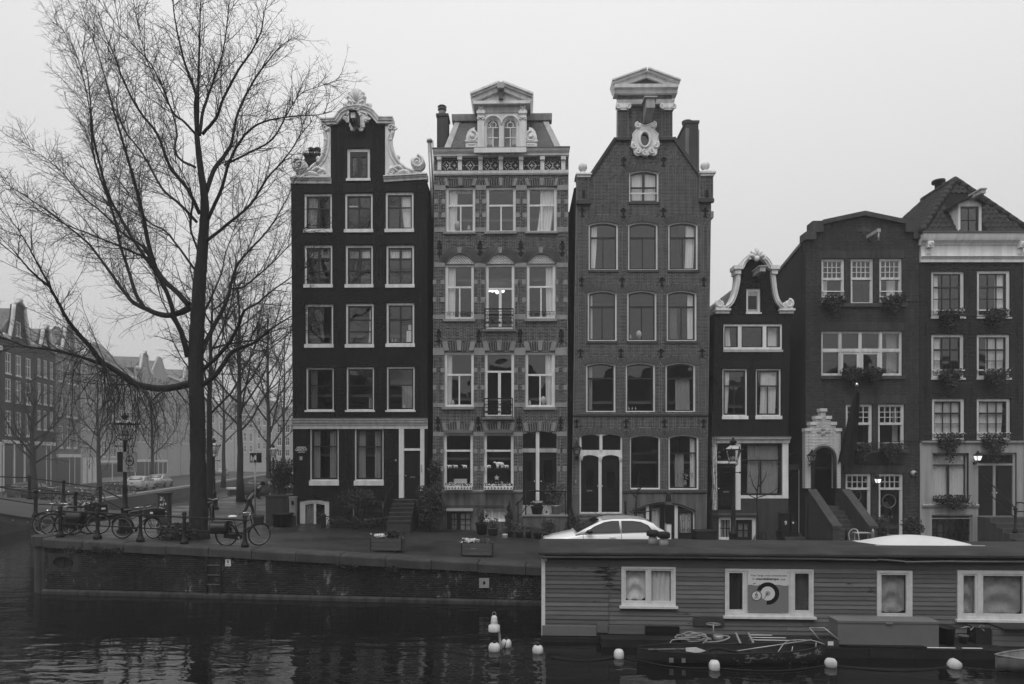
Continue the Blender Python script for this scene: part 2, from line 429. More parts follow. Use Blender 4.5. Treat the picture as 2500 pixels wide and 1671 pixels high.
def copy_thing(root,loc,rz=None,label=None,group=None):
 def rec(o,par):
  c=o.copy();COL.objects.link(c)
  if par:c.parent=par
  for ch in o.children:rec(ch,c)
  return c
 r=rec(root,None);r.location=loc
 if rz is not None:r.rotation_euler[2]=rz
 if label:r['label']=label
 if group:r['group']=group
 return r
_shared={}
def shared(key,fn):
 if key not in _shared:_shared[key]=fn()
 return _shared[key]
def inst(name,me,parent,loc,scale=(1,1,1),rot=(0,0,0)):
 o=bpy.data.objects.new(name,me);COL.objects.link(o);o.parent=parent
 o.location=loc;o.scale=scale;o.rotation_euler=rot
 return o
 # zoom windows the photograph was measured in -> source pixels
def zoomer(x0,y0,s):return lambda x,y:(x0+s*x,y0+s*y)
R1=zoomer(680,200,400/1254);R2=zoomer(680,680,400/996);R3=zoomer(1030,200,390/1223);R4=zoomer(1030,680,390/971)
R5=zoomer(1370,160,400/1161);R6=zoomer(1370,680,400/980);R7=zoomer(1700,560,300/619);R8=zoomer(1930,420,570/1862)
R9=zoomer(1930,880,570/1943);ZA=zoomer(0,650,720/2346);ZB=zoomer(0,1050,720/2346);ZC=zoomer(640,1150,700/2107)
ZD=zoomer(1300,1230,600/2133);ZE=zoomer(1880,1230,620/2204);ZT=zoomer(0,0,900/1960);R0=zoomer(700,200,360/2171)
ZP=zoomer(1760,1380,240/2346);ZDY=zoomer(1600,1500,420/2346);ZH=zoomer(1480,1180,280/2346);ZL=zoomer(80,1180,340/2346)
def W(px,py,Y):
 """the point at depth Y that the lens maps to a pixel"""
 return Vector(((px-CX)/F*Y,Y,CZ-(py-HY)*Y/F))
class Fr:
 """a vertical facade plane: origin on the plane, direction ang; gives local (x along, z up) of a measured pixel"""
 def __init__(s,px0,Y0,ang,z0):
  s.O=((px0-CX)/F*Y0,Y0);s.a=ang;s.u=(math.cos(ang),math.sin(ang));s.n=(math.sin(ang),-math.cos(ang));s.z0=z0
 def p(s,px,py,off=0.0):
  k=(px-CX)/F
  t=(k*(s.O[1]+off*s.n[1])-s.O[0]-off*s.n[0])/(s.u[0]-k*s.u[1])
  Y=s.O[1]+t*s.u[1]+off*s.n[1]
  return t,CZ-(py-HY)*Y/F-s.z0
 def P(s,zf,pts,off=0.0):return[s.p(*zf(x,y),off)for x,y in pts]
 def R(s,zf,x0,y0,x1,y1,zf2=None,off=0.0):
  a=zf(x0,y0);b=(zf2 or zf)(x1,y1)
  my=(a[1]+b[1])/2;mxx=(a[0]+b[0])/2
  xa=s.p(a[0],my,off)[0];xb=s.p(b[0],my,off)[0];zt=s.p(mxx,a[1],off)[1];zb=s.p(mxx,b[1],off)[1]
  return xa,xb,zb,zt
 def root(s,name,label,cat,group=None):
  return empty(name,(s.O[0],s.O[1],s.z0),s.a,label,cat,group)
 def world(s,x,y,z):
  return Vector((s.O[0]+x*s.u[0]-y*s.n[0],s.O[1]+x*s.u[1]-y*s.n[1],s.z0+z))
def arch(x0,x1,z0,z1,rise=0.0,n=8):
 """opening outline, counter-clockwise, with a segmental head of the given rise"""
 if rise<=0.01:return[(x0,z0),(x1,z0),(x1,z1),(x0,z1)]
 c=(x1-x0)/2;R=(c*c+rise*rise)/(2*rise);cz=z1-R;xm=(x0+x1)/2
 a=math.asin(min(1,c/R))
 if rise>c:a=PI-a
 return[(x0,z0),(x1,z0)]+[(xm+R*math.sin(a-2*a*i/n),cz+R*math.cos(a-2*a*i/n))for i in range(n+1)]
def scan(poly,z):
 xs=[]
 n=len(poly)
 for i in range(n):
  (xa,za),(xb,zb)=poly[i],poly[(i+1)%n]
  if(za>z)!=(zb>z):xs.append(xa+(z-za)/(zb-za)*(xb-xa))
 xs.sort();return list(zip(xs[::2],xs[1::2]))
def bricks(name,parent,mat,outline,holes,bl=0.21,bh=0.0625,jt=0.011,proud=0.011,y=0.0,bond='flemish',seed=1,z_from=None):
 """courses of bricks filling an outline round its openings; one stuff part (a brick is about 3 px tall in the photograph)"""
 r=random.Random(seed);zs=[p[1]for p in outline];z=min(zs)if z_from is None else z_from;zt=max(zs);row=0
 out=[]
 while z<zt-0.01:
  zc=z+bh/2
  iv=scan(outline,zc)
  for h in holes:
   if not(min(p[1]for p in h)-0.001<zc<max(p[1]for p in h)+0.001):continue
   for a,b in scan(h,zc):
    nv=[]
    for c,d in iv:
     if b<=c or a>=d:nv.append((c,d));continue
     if a>c:nv.append((c,a))
     if b<d:nv.append((b,d))
    iv=nv
  for c,d in iv:
   x=c;k=0
   seq=[bl,bl/2]if bond=='flemish' else([bl]if row%2==0 else[bl/2]if bond=='cross' else[bl])
   off=(bl*0.375 if row%2 else 0.0)if bond=='flemish' else(bl/4 if row%2 else 0.0)
   ph=(c+off)%sum(seq);first=True
   while x<d-0.015:
    L=seq[k%len(seq)]
    if first:L=max(0.04,L-ph%L);first=False
    e=min(x+L,d)
    out.append((x+jt/2,e-jt/2,z+jt/2,z+bh-jt/2));x=e;k+=1
  z+=bh;row+=1
 if not out:return None
 A=np.array(out);n=len(A)
 pr=proud*(0.65+0.7*np.random.RandomState(seed).rand(n));y0=y-pr;y1=np.full(n,y+0.004)
 V=np.zeros((n,8,3));e=0.004
 for i,(xi,yi,zi,ie)in enumerate([(0,y0,2,1),(1,y0,2,1),(1,y0,3,1),(0,y0,3,1),(0,y1,2,0),(1,y1,2,0),(1,y1,3,0),(0,y1,3,0)]):
  V[:,i,0]=A[:,xi]+(e*ie if xi==0 else-e*ie);V[:,i,1]=yi;V[:,i,2]=A[:,zi]+(e*ie if zi==2 else-e*ie)
 fq=np.array([(0,1,2,3),(0,4,5,1),(1,5,6,2),(2,6,7,3),(3,7,4,0)])
 Fq=(fq[None]+(np.arange(n)*8)[:,None,None]).reshape(-1,4)
 return np_obj(name,V.reshape(-1,3),Fq,mat,parent,'stuff')
def text_mesh(txt,size,bold=0.0,align='CENTER',extrude=0.0,spacing=1.0):
 c=bpy.data.curves.new('lettering','FONT');c.body=txt;c.size=size;c.align_x=align;c.align_y='CENTER'
 c.offset=bold;c.extrude=extrude;c.space_character=spacing;c.resolution_u=3
 o=bpy.data.objects.new('lettering',c);COL.objects.link(o)
 dg=bpy.context.evaluated_depsgraph_get();dg.update()
 me=bpy.data.meshes.new_from_object(o.evaluated_get(dg))
 bpy.data.objects.remove(o);bpy.data.curves.remove(c)
 return me
def lettering(txt,size,mat,parent,loc,rot=(PI/2,0,0),bold=0.0,align='CENTER',width=None,name='lettering',extrude=0.0):
 me=text_mesh(txt,size,bold,align,extrude);me.materials.clear();me.materials.append(mat)
 o=bpy.data.objects.new(name,me);COL.objects.link(o);o.parent=parent;o.location=loc;o.rotation_euler=rot
 if width:
  xs=[v.co.x for v in me.vertices];k=width/(max(xs)-min(xs));o.scale=(k,1,1)
 return o
 # ---------------------------------------------------------------- windows
def pane_mesh():return MB().add([(0,0,0),(1,0,0),(1,0,1),(0,0,1)],[(0,1,2,3)]).mesh('pane',M['glass'])
def panes_grid(win,rows,x0,x1,z0,z1,y,bars,barmat,sashname='glazing_bar',glass='glass',tw=0.05,bw=0.03):
 """rows from the top: (height share, number of columns or list of shares [, bar width below])"""
 pm=shared('pane_'+glass,lambda:MB().add([(0,0,0),(1,0,0),(1,0,1),(0,0,1)],[(0,1,2,3)]).mesh('pane',M[glass]))
 tot=sum(r[0]for r in rows);z=z1;mb=bars if bars is not None else MB()
 for i,r in enumerate(rows):
  zn=z-(z1-z0)*r[0]/tot
  lo=zn if i<len(rows)-1 else z0
  cols=r[1];cols=[1/cols]*cols if isinstance(cols,(int,float))else cols
  t=r[2]if len(r)>2 else tw;b_=r[3]if len(r)>3 else bw
  cs=sum(cols);x=x0
  for j,c in enumerate(cols):
   xe=x+(x1-x0)*c/cs
   a=x+(b_/2 if j else 0);b=xe-(b_/2 if j<len(cols)-1 else 0)
   zt=z-(rows[i-1][2]if i and len(rows[i-1])>2 else tw)/2 if i else z
   zb=lo+t/2 if i<len(rows)-1 else lo
   inst('pane',pm,win,(a,y+0.03,zb),(b-a,1,zt-zb),(rnd.uniform(-.006,.006),0,rnd.uniform(-.006,.006)))
   if j<len(cols)-1:mb.box(xe-b_/2,xe+b_/2,y,y+0.045,lo+(t/2 if i<len(rows)-1 else 0),z-((rows[i-1][2]if len(rows[i-1])>2 else tw)/2 if i else 0))
   x=xe
  if i<len(rows)-1:mb.box(x0,x1,y-0.008,y+0.05,lo-t/2,lo+t/2)
  z=zn
 return mb
def curtain(win,x0,x1,z0,z1,y,mat='curtain',sway=0.0,waves=None,name='curtain',gather=0.0):
 """hanging cloth with folds; sway pulls the foot sideways, gather pinches it in"""
 n=max(10,int((x1-x0)/0.022));m=8;wv=waves or(x1-x0)/0.12;mb=MB();vs=[];fs=[]
 ph=rnd.random()*6
 for j in range(m+1):
  t=j/m;z=z1+(z0-z1)*t
  for i in range(n+1):
   s=i/n
   k=s if gather==0 else(s-0.5)*(1-gather*t)+0.5
   x=x0+(x1-x0)*k+sway*t*t
   vs.append((x,y+0.03*math.sin(s*wv*6.283+ph+0.5*math.sin(3*t))+0.008*math.sin(9*s+5*t+ph),z))
 for j in range(m):
  for i in range(n):fs.append((j*(n+1)+i,(j+1)*(n+1)+i,(j+1)*(n+1)+i+1,j*(n+1)+i+1))
 return mb.add(vs,fs,True).build(name,M[mat],win)
def window(root,rc,rise=0.0,fw=0.085,ft=None,fb=None,y=0.07,frame='white',sash='dark_sash',sw=0.05,rows=((1,1),),tw=0.05,bw=0.03,
 sill=0.14,sillmat=None,over=0.03,cur=(),name='window',glass='glass',depth=0.11,room=None):
 x0,x1,z0,z1=rc;ft=ft or fw;fb=fb if fb is not None else fw
 fr=MB();out=arch(x0,x1,z0,z1,rise);inn=arch(x0+fw,x1-fw,z0+fb,z1-ft,rise*0.92)
 fr.plate(out,[inn],y,y+depth)
 win=fr.build(name,M[frame],root)
 a,b,c,d=x0+fw,x1-fw,z0+fb,z1-ft
 sb=MB()
 if sw>0:
  sb.plate(arch(a,b,c,d,rise*0.92),[arch(a+sw,b-sw,c+sw,d-sw,rise*0.85)],y+0.03,y+0.09)
 panes_grid(win,rows,a+sw,b-sw,c+sw,d-sw,y+0.035,sb,None,tw=tw,bw=bw,glass=glass)
 if sb.f:sb.build('sash',M[sash],win)
 if sill>0:
  MB().box(x0-over,x1+over,-0.055,y+0.02,z0-sill,z0+0.004).build('sill',M[sillmat or frame],win)
 W_,H_=b-a,d-c
 for cu in cur:
  k=list(cu)+[0.0,1.0,0.0,'curtain'][len(cu)-2:]
  curtain(win,a+W_*k[0],a+W_*k[1],c+H_*k[2],c+H_*k[3],y+0.15,k[5],k[4]*W_)
 return win
def shell(root,w,z_top,depth,x0=0.0,y0=0.30,z0=-0.6,lid=True):
 """the house behind its front: party walls, back wall, a partition and dark rooms"""
 mb=MB();x1=x0+w
 mb.box(x0,x0+0.2,y0,depth,z0,z_top);mb.box(x1-0.2,x1,y0,depth,z0,z_top)
 mb.box(x0+0.2,x1-0.2,depth-0.2,depth,z0,z_top)
 if lid:mb.box(x0+0.2,x1-0.2,y0,depth-0.2,z_top-0.15,z_top)
 mb.build('party_wall',M['body'],root)
 inner=MB().box(x0+0.2,x1-0.2,4.2,4.3,z0,z_top-0.16)
 z=z0+1.2
 while z<z_top-1.5:
  inner.box(x0+0.2,x1-0.2,y0+0.3,4.2,z-0.12,z);z+=2.75
 inner.build('room_wall',M['room'],root)
def leaves(name,pts_fn,n,size,mat,parent,seed=1,flat=0.0):
 """n small leaf-shaped faces at the places pts_fn gives"""
 r=np.random.RandomState(seed)
 C=np.array([pts_fn(r)for _ in range(n)])
 d=r.normal(size=(n,3));d/=np.linalg.norm(d,axis=1)[:,None]
 e=np.cross(d,r.normal(size=(n,3)));e/=np.linalg.norm(e,axis=1)[:,None]
 s=size*(0.6+0.8*r.rand(n))[:,None]
 V=np.stack([C-d*s,C+e*s*0.45,C+d*s,C-e*s*0.45],axis=1).reshape(-1,3)
 return np_obj(name,V,np.arange(4*n).reshape(-1,4),mat,parent,'stuff')
 # ================================================================= the setting
def sstep(t):t=max(0.0,min(1.0,t));return t*t*(3-2*t)
def quay_y(x):return 19.3-0.105*(x-0.62)
def ground_z(x,y):
 return 1.25-0.037*min(max(x,-19.0),12.0)-0.15*sstep((y-20.8)/8.0)
def quay_left(y):
 pts=[(19.0,-15.8),(21.6,-16.1),(26.0,-18.4),(30.5,-18.9),(45.0,-19.6),(52,-20.6),(70,-24.5),(150,-44)]
 for(ya,xa),(yb,xb)in zip(pts,pts[1:]):
  if y<=yb:return xa+(xb-xa)*(y-ya)/(yb-ya)
 return pts[-1][1]
def structure(o):o['kind']='structure';return o
MB().add([(-224,-55,0),(87,-55,0),(87,286,0),(-224,286,0)],[(0,1,2,3)]).build('water',M['water'],kind='structure')
def build_street():
 ys=[0.0,0.3,0.8,1.6,2.6,4,5.5,7,8.5,10.5,14,19,27,36,50,80,131]
 vs=[];fs=[];nx=46
 for i,d in enumerate(ys):
  for j in range(nx+1):
   t=j/nx
   xr=70.0
   y0=quay_y(0)+0.42
   xl=quay_left(y0+d)+(0.42 if i<3 else 0.36)
   x=xl+(xr-xl)*t**1.7
   y=quay_y(min(x,30))+0.42+d if d<20 else y0+d
   vs.append((x,y,ground_z(x,y)))
 for i in range(len(ys)-1):
  for j in range(nx):a=i*(nx+1)+j;fs.append((a,a+1,a+nx+2,a+nx+1))
 mb=MB().add(vs,fs,True)
 return mb.build('street',M['street'],kind='structure')
build_street()
def build_quay():
 root=empty('quay_wall',(-16.1,quay_y(-16.1),0),0,'long dark brick quay wall with granite cap stones along the water','quay wall')
 ox,oy=-16.1,quay_y(-16.1)
 ang=math.atan(-0.105);root.rotation_euler[2]=ang
 ca=math.cos(ang)
 Lq=45.0
 def top(x):return ground_z(ox+x*ca,20.0)
 # core and joints
 n=40;poly=[(.75,-1.2)]+[(Lq,-1.2)]+[(.75+(Lq-.75)*(1-i/n),top(.75+(Lq-.75)*(1-i/n))-0.29)for i in range(n+1)]
 hole=[(1.45+0.36*math.cos(-a),1.02+0.2*math.sin(-a))for a in[2*PI*i/16 for i in range(16)]][::-1]
 core=MB().plate(poly,[hole],0.06,0.5).build('wall_core',M['quay_joint'],root)
 bp=[(0.75,0.16),(17.5,0.16)]+[(17.5*(1-i/n)+0.75*(i/n),top(17.5*(1-i/n)+0.75*i/n)-0.29)for i in range(n+1)]
 b=bricks('brickwork',core,M['quay'],bp,[hole,[(0.9,0.72),(2.1,0.72),(2.1,1.32),(0.9,1.32)]],bl=0.21,bh=0.066,y=0.06,proud=0.02,bond='flemish',seed=3)
 MB().plate([(0.9,0.72),(2.1,0.72),(2.1,1.32),(0.9,1.32)],[hole],0.035,0.3).build('scupper_stone',M['concrete'],root)
 sc=MB().box(1.43,1.47,0.05,0.09,0.8,1.22);sc.box(1.3,1.5,0.05,0.09,0.86,0.9);sc.build('scupper_bar',M['iron'],root)
 # stone ledge at the water
 x=0.75
 i=0
 while x<22:
  l=[1.7,1.25,2.1,1.5][i%4];i+=1
  e=0.008*rnd.random()
  MB().extx([(0.03,-0.3),(-0.06-e,-0.3),(-0.06-e,0.09),(-0.04,0.125),(0.03,0.15)],x+0.006,x+l-0.006).build('ledge_stone',M['concrete'],root);x+=l
  # cap stones
 x=0.755
 while x<30:
  l=1.44;za,zb=top(x),top(x+l);d=rnd.uniform(-.010,.010)
  prof=[(0.50,-0.3),(-0.055,-0.3),(-0.055,-0.075),(-0.04,-0.035),(0.03,-0.004),(0.50,0.012)]
  mb=MB();r=[[(x+0.011,y+d,za+z+d)for y,z in prof],[(x+l-0.011,y+d*.3,zb+z+d)for y,z in prof]]
  mb.loft(r,smooth=False);mb.build('cap_stone',M['cap'],root);x+=l
  # rounded concrete corner at the left end
 mb=MB()
 zt=top(0)
 for ring,zz0,zz1,rr in((0,-1.0,zt-0.29,0.745),(1,zt-0.29,zt+0.004,0.83)):
  pr=[]
  for a in range(0,13):
   t=PI*1.5-a/12*PI*0.62
   pr.append((0.75+rr*math.cos(t),0.78+rr*math.sin(t)))
  pr+=[(0.2,2.4),(1.6,2.4),(1.6,0.2)]if ring==0 else[(0.1,1.6),(0.75,1.6)]
  mb2=MB().loft([[(px_,py_,zz0)for px_,py_ in pr],[(px_,py_,zz1)for px_,py_ in pr]],smooth=False)
  mb2.build(('corner_pier','corner_cap')[ring],M[('concrete','cap')[ring]],root)
  # side wall along the side canal
 sv=[];sf=[]
 ysd=[22.3,26,30.5,45,52,70,110]
 mbs=MB()
 R_=Matrix.Rotation(-ang,3,'Z')
 for y in ysd:
  xw=quay_left(y);z=ground_z(xw,y)
  for dx,zz in((0,-1.0),(0,z-0.2),(-0.05,z-0.2),(-0.05,z+0.01),(0.5,z+0.012)):
   q=R_@Vector((xw+dx-ox,y-oy,zz));sv.append(tuple(q))
 for i in range(len(ysd)-1):
  for j in range(4):sf.append((i*5+j,i*5+j+1,(i+1)*5+j+1,(i+1)*5+j))
 MB().add(sv,sf).build('side_wall',M['concrete'],root)
 # mooring plate with its ring hole
 fx=Fr(1300,quay_y(0.62),ang,0);
 def lx(px,py):t,z=fx.p(px,py,0.05);return t+(0.62-ox)/ca,z
 c=[lx(*ZC(*q))for q in((1593,792),(1593,862),(1665,862),(1665,792))]
 cx_,cz_=(c[0][0]+c[2][0])/2,(c[0][1]+c[2][1])/2
 h=[(cx_+0.045*math.cos(a),cz_+0.06*math.sin(a))for a in[2*PI*i/10 for i in range(10)]]
 MB().plate(c,[h],-0.02,0.10).build('mooring_plate',M['stone'],root)
 # iron ladder let into the wall
 lad=MB();xa=lx(*ZB(1640,1150))[0];xb=lx(*ZB(1750,1150))[0]
 rec=MB().box(xa-0.06,xb+0.06,0.01,0.05,-0.2,top(xa)-0.30).build('ladder_recess',M['quay_joint'],root)
 l_=MB().box(xa-0.03,xa+0.02,-0.05,0.0,-0.3,top(xa)-0.30).box(xb-0.02,xb+0.03,-0.05,0.0,-0.3,top(xa)-0.30)
 l_.build('ladder_rail',M['iron'],root)
 for yy in(1000,1078,1156,1231,1310):
  z=lx(*ZB(1700,yy))[1];MB().tube([(xa,-0.03,z),(xb,-0.03,z)],0.014,6).build('ladder_rung',M['plaster_grey'],root)
  # R plate
 c=[lx(*ZB(*q))for q in((1783,1033),(1783,1087),(1825,1087),(1825,1033))]
 s=MB().prism(c,0.012,0.035).build('mooring_sign',M['sign_white'],root)
 m=((c[0][0]+c[2][0])/2,(c[0][1]+c[2][1])/2)
 lettering('R',0.13,M['sign_black'],s,(m[0],0.010,m[1]+0.025),bold=0.004)
 MB().box(m[0]-0.055,m[0]+0.055,0.0085,0.0115,m[1]-0.075,m[1]-0.06).build('sign_line',M['sign_black'],s)
 # weeds rooted in the wall
 def tuft(x0,x1,z,n,sd):
  leaves('wall_weed',lambda r:(r.uniform(x0,x1),-0.03-0.07*r.rand(),z+r.normal(0,0.045)),n,0.045,M['grass'],root,sd)
 tuft(lx(*ZB(735,955))[0],lx(*ZB(985,955))[0],lx(*ZB(860,955))[1],320,1)
 tuft(lx(*ZC(912,715))[0],lx(*ZC(1000,715))[0],lx(*ZC(950,715))[1],160,2)
 tuft(lx(*ZC(520,690))[0],lx(*ZC(700,690))[0],lx(*ZC(610,690))[1],60,3)
 tuft(lx(*ZB(520,950))[0],lx(*ZB(640,950))[0],lx(*ZB(560,950))[1],90,4)
 return root
build_quay()
# far bank of the side canal, and the land beyond
def far_bank():
# thick land slab with a pale kerb line along the water
 bx=lambda y:-34.0-0.22*(y-57.3)
 ysd=[34,45,57,70,90,120,150]
 vs=[];fs=[]
 for y in ysd:
  for dx,z in((0,-1),(0,1.22),(-0.45,1.24),(-6,1.34),(-14,1.5),(-90,1.5)):vs.append((bx(y)+dx,y-(0.22*dx*0.0),z))
 for i in range(len(ysd)-1):
  for j in range(5):fs.append((i*6+j,i*6+j+1,(i+1)*6+j+1,(i+1)*6+j))
 fs.append((0,1,2,3,4,5))
 MB().add(vs,fs).build('far_quay',M['pave'],kind='structure')
 k=MB();vs=[];fs=[]
 for y in ysd:
  for dx,z in((0.04,1.02),(0.04,1.245),(-0.4,1.265)):vs.append((bx(y)+dx,y,z))
 for i in range(len(ysd)-1):
  for j in range(2):fs.append((i*3+j,i*3+j+1,(i+1)*3+j+1,(i+1)*3+j))
 k.add(vs,fs).build('far_kerb',M['stone'],kind='structure')
 MB().box(-223,86,150.2,285,-1,1.15).build('far_ground',M['pave'],kind='structure')
far_bank()
# ----------------------------------------------------------------- bridge over the mouth of the side canal
def deck_z(x):return 1.93+0.62*sstep((-18.2-x)/5.5)
def build_bridge():
 root=empty('canal_bridge',(-18.2,26.0,0),0,'low canal bridge with iron railings beside the moored bicycles','bridge')
 ox,oy=-18.2,26.0
 xs=[-17.6-0.6*i for i in range(20)]
 vs=[];fs=[]
 for x in xs:
  z=deck_z(x)
  for y,dz in((0,-0.32),(0,-0.03),(-0.06,-0.03),(-0.06,0.02),(4.4,0.02),(4.4,-0.32)):vs.append((x-ox,y,z+dz))
 for i in range(len(xs)-1):
  for j in range(6):j2=(j+1)%6;fs.append((i*6+j,i*6+j2,(i+1)*6+j2,(i+1)*6+j))
 MB().add(vs,fs).build('deck',M['pave'],root)
 gm=MB()
 for x in xs[:-1]:
  gm.ball((x-ox-0.2,-0.04,deck_z(x)-0.16),0.025,6,4)
 gm.build('rivet',M['steel'],root,kind='stuff')
 for y,px_posts,hh in((0.12,(-40,87,184),1.12),(4.2,(-10,72,155,245),1.12)):
  Y=oy+y;pts=[]
  for px in px_posts:
   x=(px-CX)/F*Y;z=deck_z(x);pts.append((x-ox,y,z))
   p=MB().lathe([(.13,0),(.13,.12),(.085,.2),(.07,.3),(.065,.85),(.09,.88),(.065,.92),(.065,1.02),(.10,1.06),(.10,1.1),(.05,1.16)],(x-ox,y,z),8)
   p.build('railing_post',M['iron'],root)
  xl=-30.5-ox
  for h,r in((1.02,0.032),(0.56,0.026)):
   a=[(xl,y,deck_z(xl+ox)+h)]+[(p[0],y,p[2]+h)for p in pts]
   if y>2:a.append((a[-1][0]+1.0,y,a[-1][2]-0.5))
   MB().tube(a,r,6).build('handrail',M['iron'],root)
 MB().box(-1.4,0.6,0.1,4.3,-1,1.58).build('abutment',M['concrete'],root)
build_bridge()
# ----------------------------------------------------------------- quay railing
def build_railing():
 px=[147,238,343,450,598]
 root=None;prev=None;pts=[]
 for i,p in enumerate(px):
  Y=21.25-0.27*i*0.85;
  for _ in range(4):
   x=(p-CX)/F*Y;Y=quay_y(x)+0.33
  z=ground_z(x,20.3)+0.012
  pts.append((x,Y,z))
 o=pts[0]
 root=empty('quay_railing',o,0,'black iron railing with two pipe rails on the quay edge','railing')
 for x,Y,z in pts:
  m=MB().lathe([(.13,0),(.13,.1),(.10,.12),(.075,.2),(.055,.32),(.05,.5),(.06,.52),(.06,.56),(.05,.58),(.05,.78),(.075,.82),(.075,.88),(.05,.9),(.085,.97),(.05,1.03),(.01,1.05)],(x-o[0],Y-o[1],z-o[2]),8)
  m.build('railing_post',M['iron'],root)
 for h,r in((0.86,0.026),(0.44,0.022)):
  MB().tube([(x-o[0],Y-o[1],z-o[2]+h)for x,Y,z in pts],r,6).build('handrail',M['iron'],root)
  # loop at the end of the rail
 a=(0,0,0)
 pl=[]
 for i in range(13):
  t=PI/2+PI*i/12
  pl.append((-0.1+0.85*math.cos(t),0.1,0.65+0.21*math.sin(t)))
 MB().tube([(0,0,.86)]+pl+[(0,0,.44)],0.022,6).build('rail_end',M['iron'],root)
build_railing()
# ================================================================= the row of canal houses
def spiral(mb,c,r0,r1,turns,y,th,a0=0.0,d=1,n=28):
 pts=[];rs=[]
 for i in range(n+1):
  t=i/n;r=r0+(r1-r0)*t**0.8;a=a0+d*turns*2*PI*t
  pts.append((c[0]+r*math.cos(a),y,c[1]+r*math.sin(a)));rs.append(th*(1-0.45*t))
 return mb.tube(pts,rs,6)
def curve2(mb,pts,y,th,n=6):
 return mb.tube([(x,y,z)for x,z in pts],th,n)
def smooth_path(pts,k=5):
 """Catmull-Rom through 2-D or 3-D points"""
 P=[Vector(p)for p in pts];P=[2*P[0]-P[1]]+P+[2*P[-1]-P[-2]];out=[]
 for i in range(1,len(P)-2):
  for j in range(k):
   t=j/k
   out.append(tuple(0.5*((2*P[i])+(P[i+1]-P[i-1])*t+(2*P[i-1]-5*P[i]+4*P[i+1]-P[i+2])*t*t+(3*P[i]-P[i-1]-3*P[i+1]+P[i+2])*t**3)))
 out.append(tuple(P[-2]));return out
class House:
 def __init__(s,px,Y,ang,z0,label):
  s.fr=Fr(px,Y,ang,z0);s.root=s.fr.root('canal_house',label,'house','canal houses in the row');s.holes=[];s.ex=[]
 def R(s,zf,*a,**k):return s.fr.R(zf,*a,**k)
 def P(s,zf,pts,off=0.0):return s.fr.P(zf,pts,off)
 def win(s,zf,x0,y0,x1,y1,zf2=None,rise=0.0,**k):
  rc=s.R(zf,x0,y0,x1,y1,zf2=zf2);s.holes.append(arch(*rc,rise));return window(s.root,rc,rise,**k)
 def hole(s,zf,x0,y0,x1,y1,zf2=None,rise=0.0):
  rc=s.R(zf,x0,y0,x1,y1,zf2=zf2);s.holes.append(arch(*rc,rise));return rc
 def facade(s,outline,mort,brick,z_from=0.0,thick=0.3,**k):
  wall=MB().plate(outline,s.holes,0.0,thick).build('front_wall',M[mort],s.root)
  bricks('brickwork',wall,M[brick],outline,s.holes+s.ex,z_from=z_from,**k);return wall
 def box(s,name,mat,x0,x1,y0,y1,z0,z1,parent=None):
  return MB().box(x0,x1,y0,y1,z0,z1).build(name,M[mat],parent or s.root)
 def prof(s,name,mat,prof,x0,x1):return MB().extx(prof,x0,x1).build(name,M[mat],s.root)
def door(root,rc,mat='blackp',y=0.14,panels=(),glass=(),knob=0.85,name='door',rise=0.0,slot=None):
 x0,x1,z0,z1=rc;W_,H_=x1-x0,z1-z0
 gl=[[(x0+W_*a,z0+H_*c),(x0+W_*b,z0+H_*c),(x0+W_*b,z0+H_*d),(x0+W_*a,z0+H_*d)]for a,b,c,d in glass]
 d=MB().plate(arch(x0,x1,z0,z1,rise),gl,y,y+0.06).build(name,M[mat],root)
 for a,b,c,e in panels:
  m=MB().box(x0+W_*a,x0+W_*b,y-0.018,y+0.001,z0+H_*c,z0+H_*e)
  m.box(x0+W_*a+0.04,x0+W_*b-0.04,y-0.03,y-0.017,z0+H_*c+0.04,z0+H_*e-0.04);m.build('panel',M[mat],d)
 pm=shared('pane_glass',pane_mesh)
 for g in gl:inst('pane',pm,d,(g[0][0],y+0.03,g[0][1]),(g[1][0]-g[0][0],1,g[2][1]-g[1][1]))
 if knob:MB().ball((x0+W_*knob,y-0.04,z0+H_*0.46),0.035,8,6).build('knob',M['chrome'],d)
 if slot:MB().box(x0+W_*0.35,x0+W_*0.65,y-0.025,y-0.01,z0+H_*slot,z0+H_*slot+0.045).build('letter_slot',M['steel'],d)
 return d
def steps(root,x0,x1,z_top,n,rise,tread,mat='bluestone',land=0.8,zlow=-0.4):
 y=-land
 MB().box(x0,x1,y,0.1,zlow,z_top-0.06).box(x0-0.02,x1+0.02,y-0.03,0.1,z_top-0.058,z_top).build('landing',M[mat],root)
 for i in range(n):
  zt=z_top-rise*(i+1);yb=y;y-=tread
  MB().box(x0,x1,y,yb-0.002,zlow,zt-0.05).box(x0-0.02,x1+0.02,y-0.03,yb-0.002,zt-0.048,zt).build('step',M[mat],root)
def anchor_bar(h,zf,x,y0,y1,mat='iron',w=0.03):
 a=h.P(zf,[(x,y0),(x,y1)])
 MB().box(a[0][0]-w/2,a[0][0]+w/2,-0.045,0.0,a[1][1],a[0][1]).box(a[0][0]-0.04,a[0][0]+0.04,-0.05,0,(a[0][1]+a[1][1])/2-0.015,(a[0][1]+a[1][1])/2+0.015).build('wall_anchor',M[mat],h.root)
_anch={}
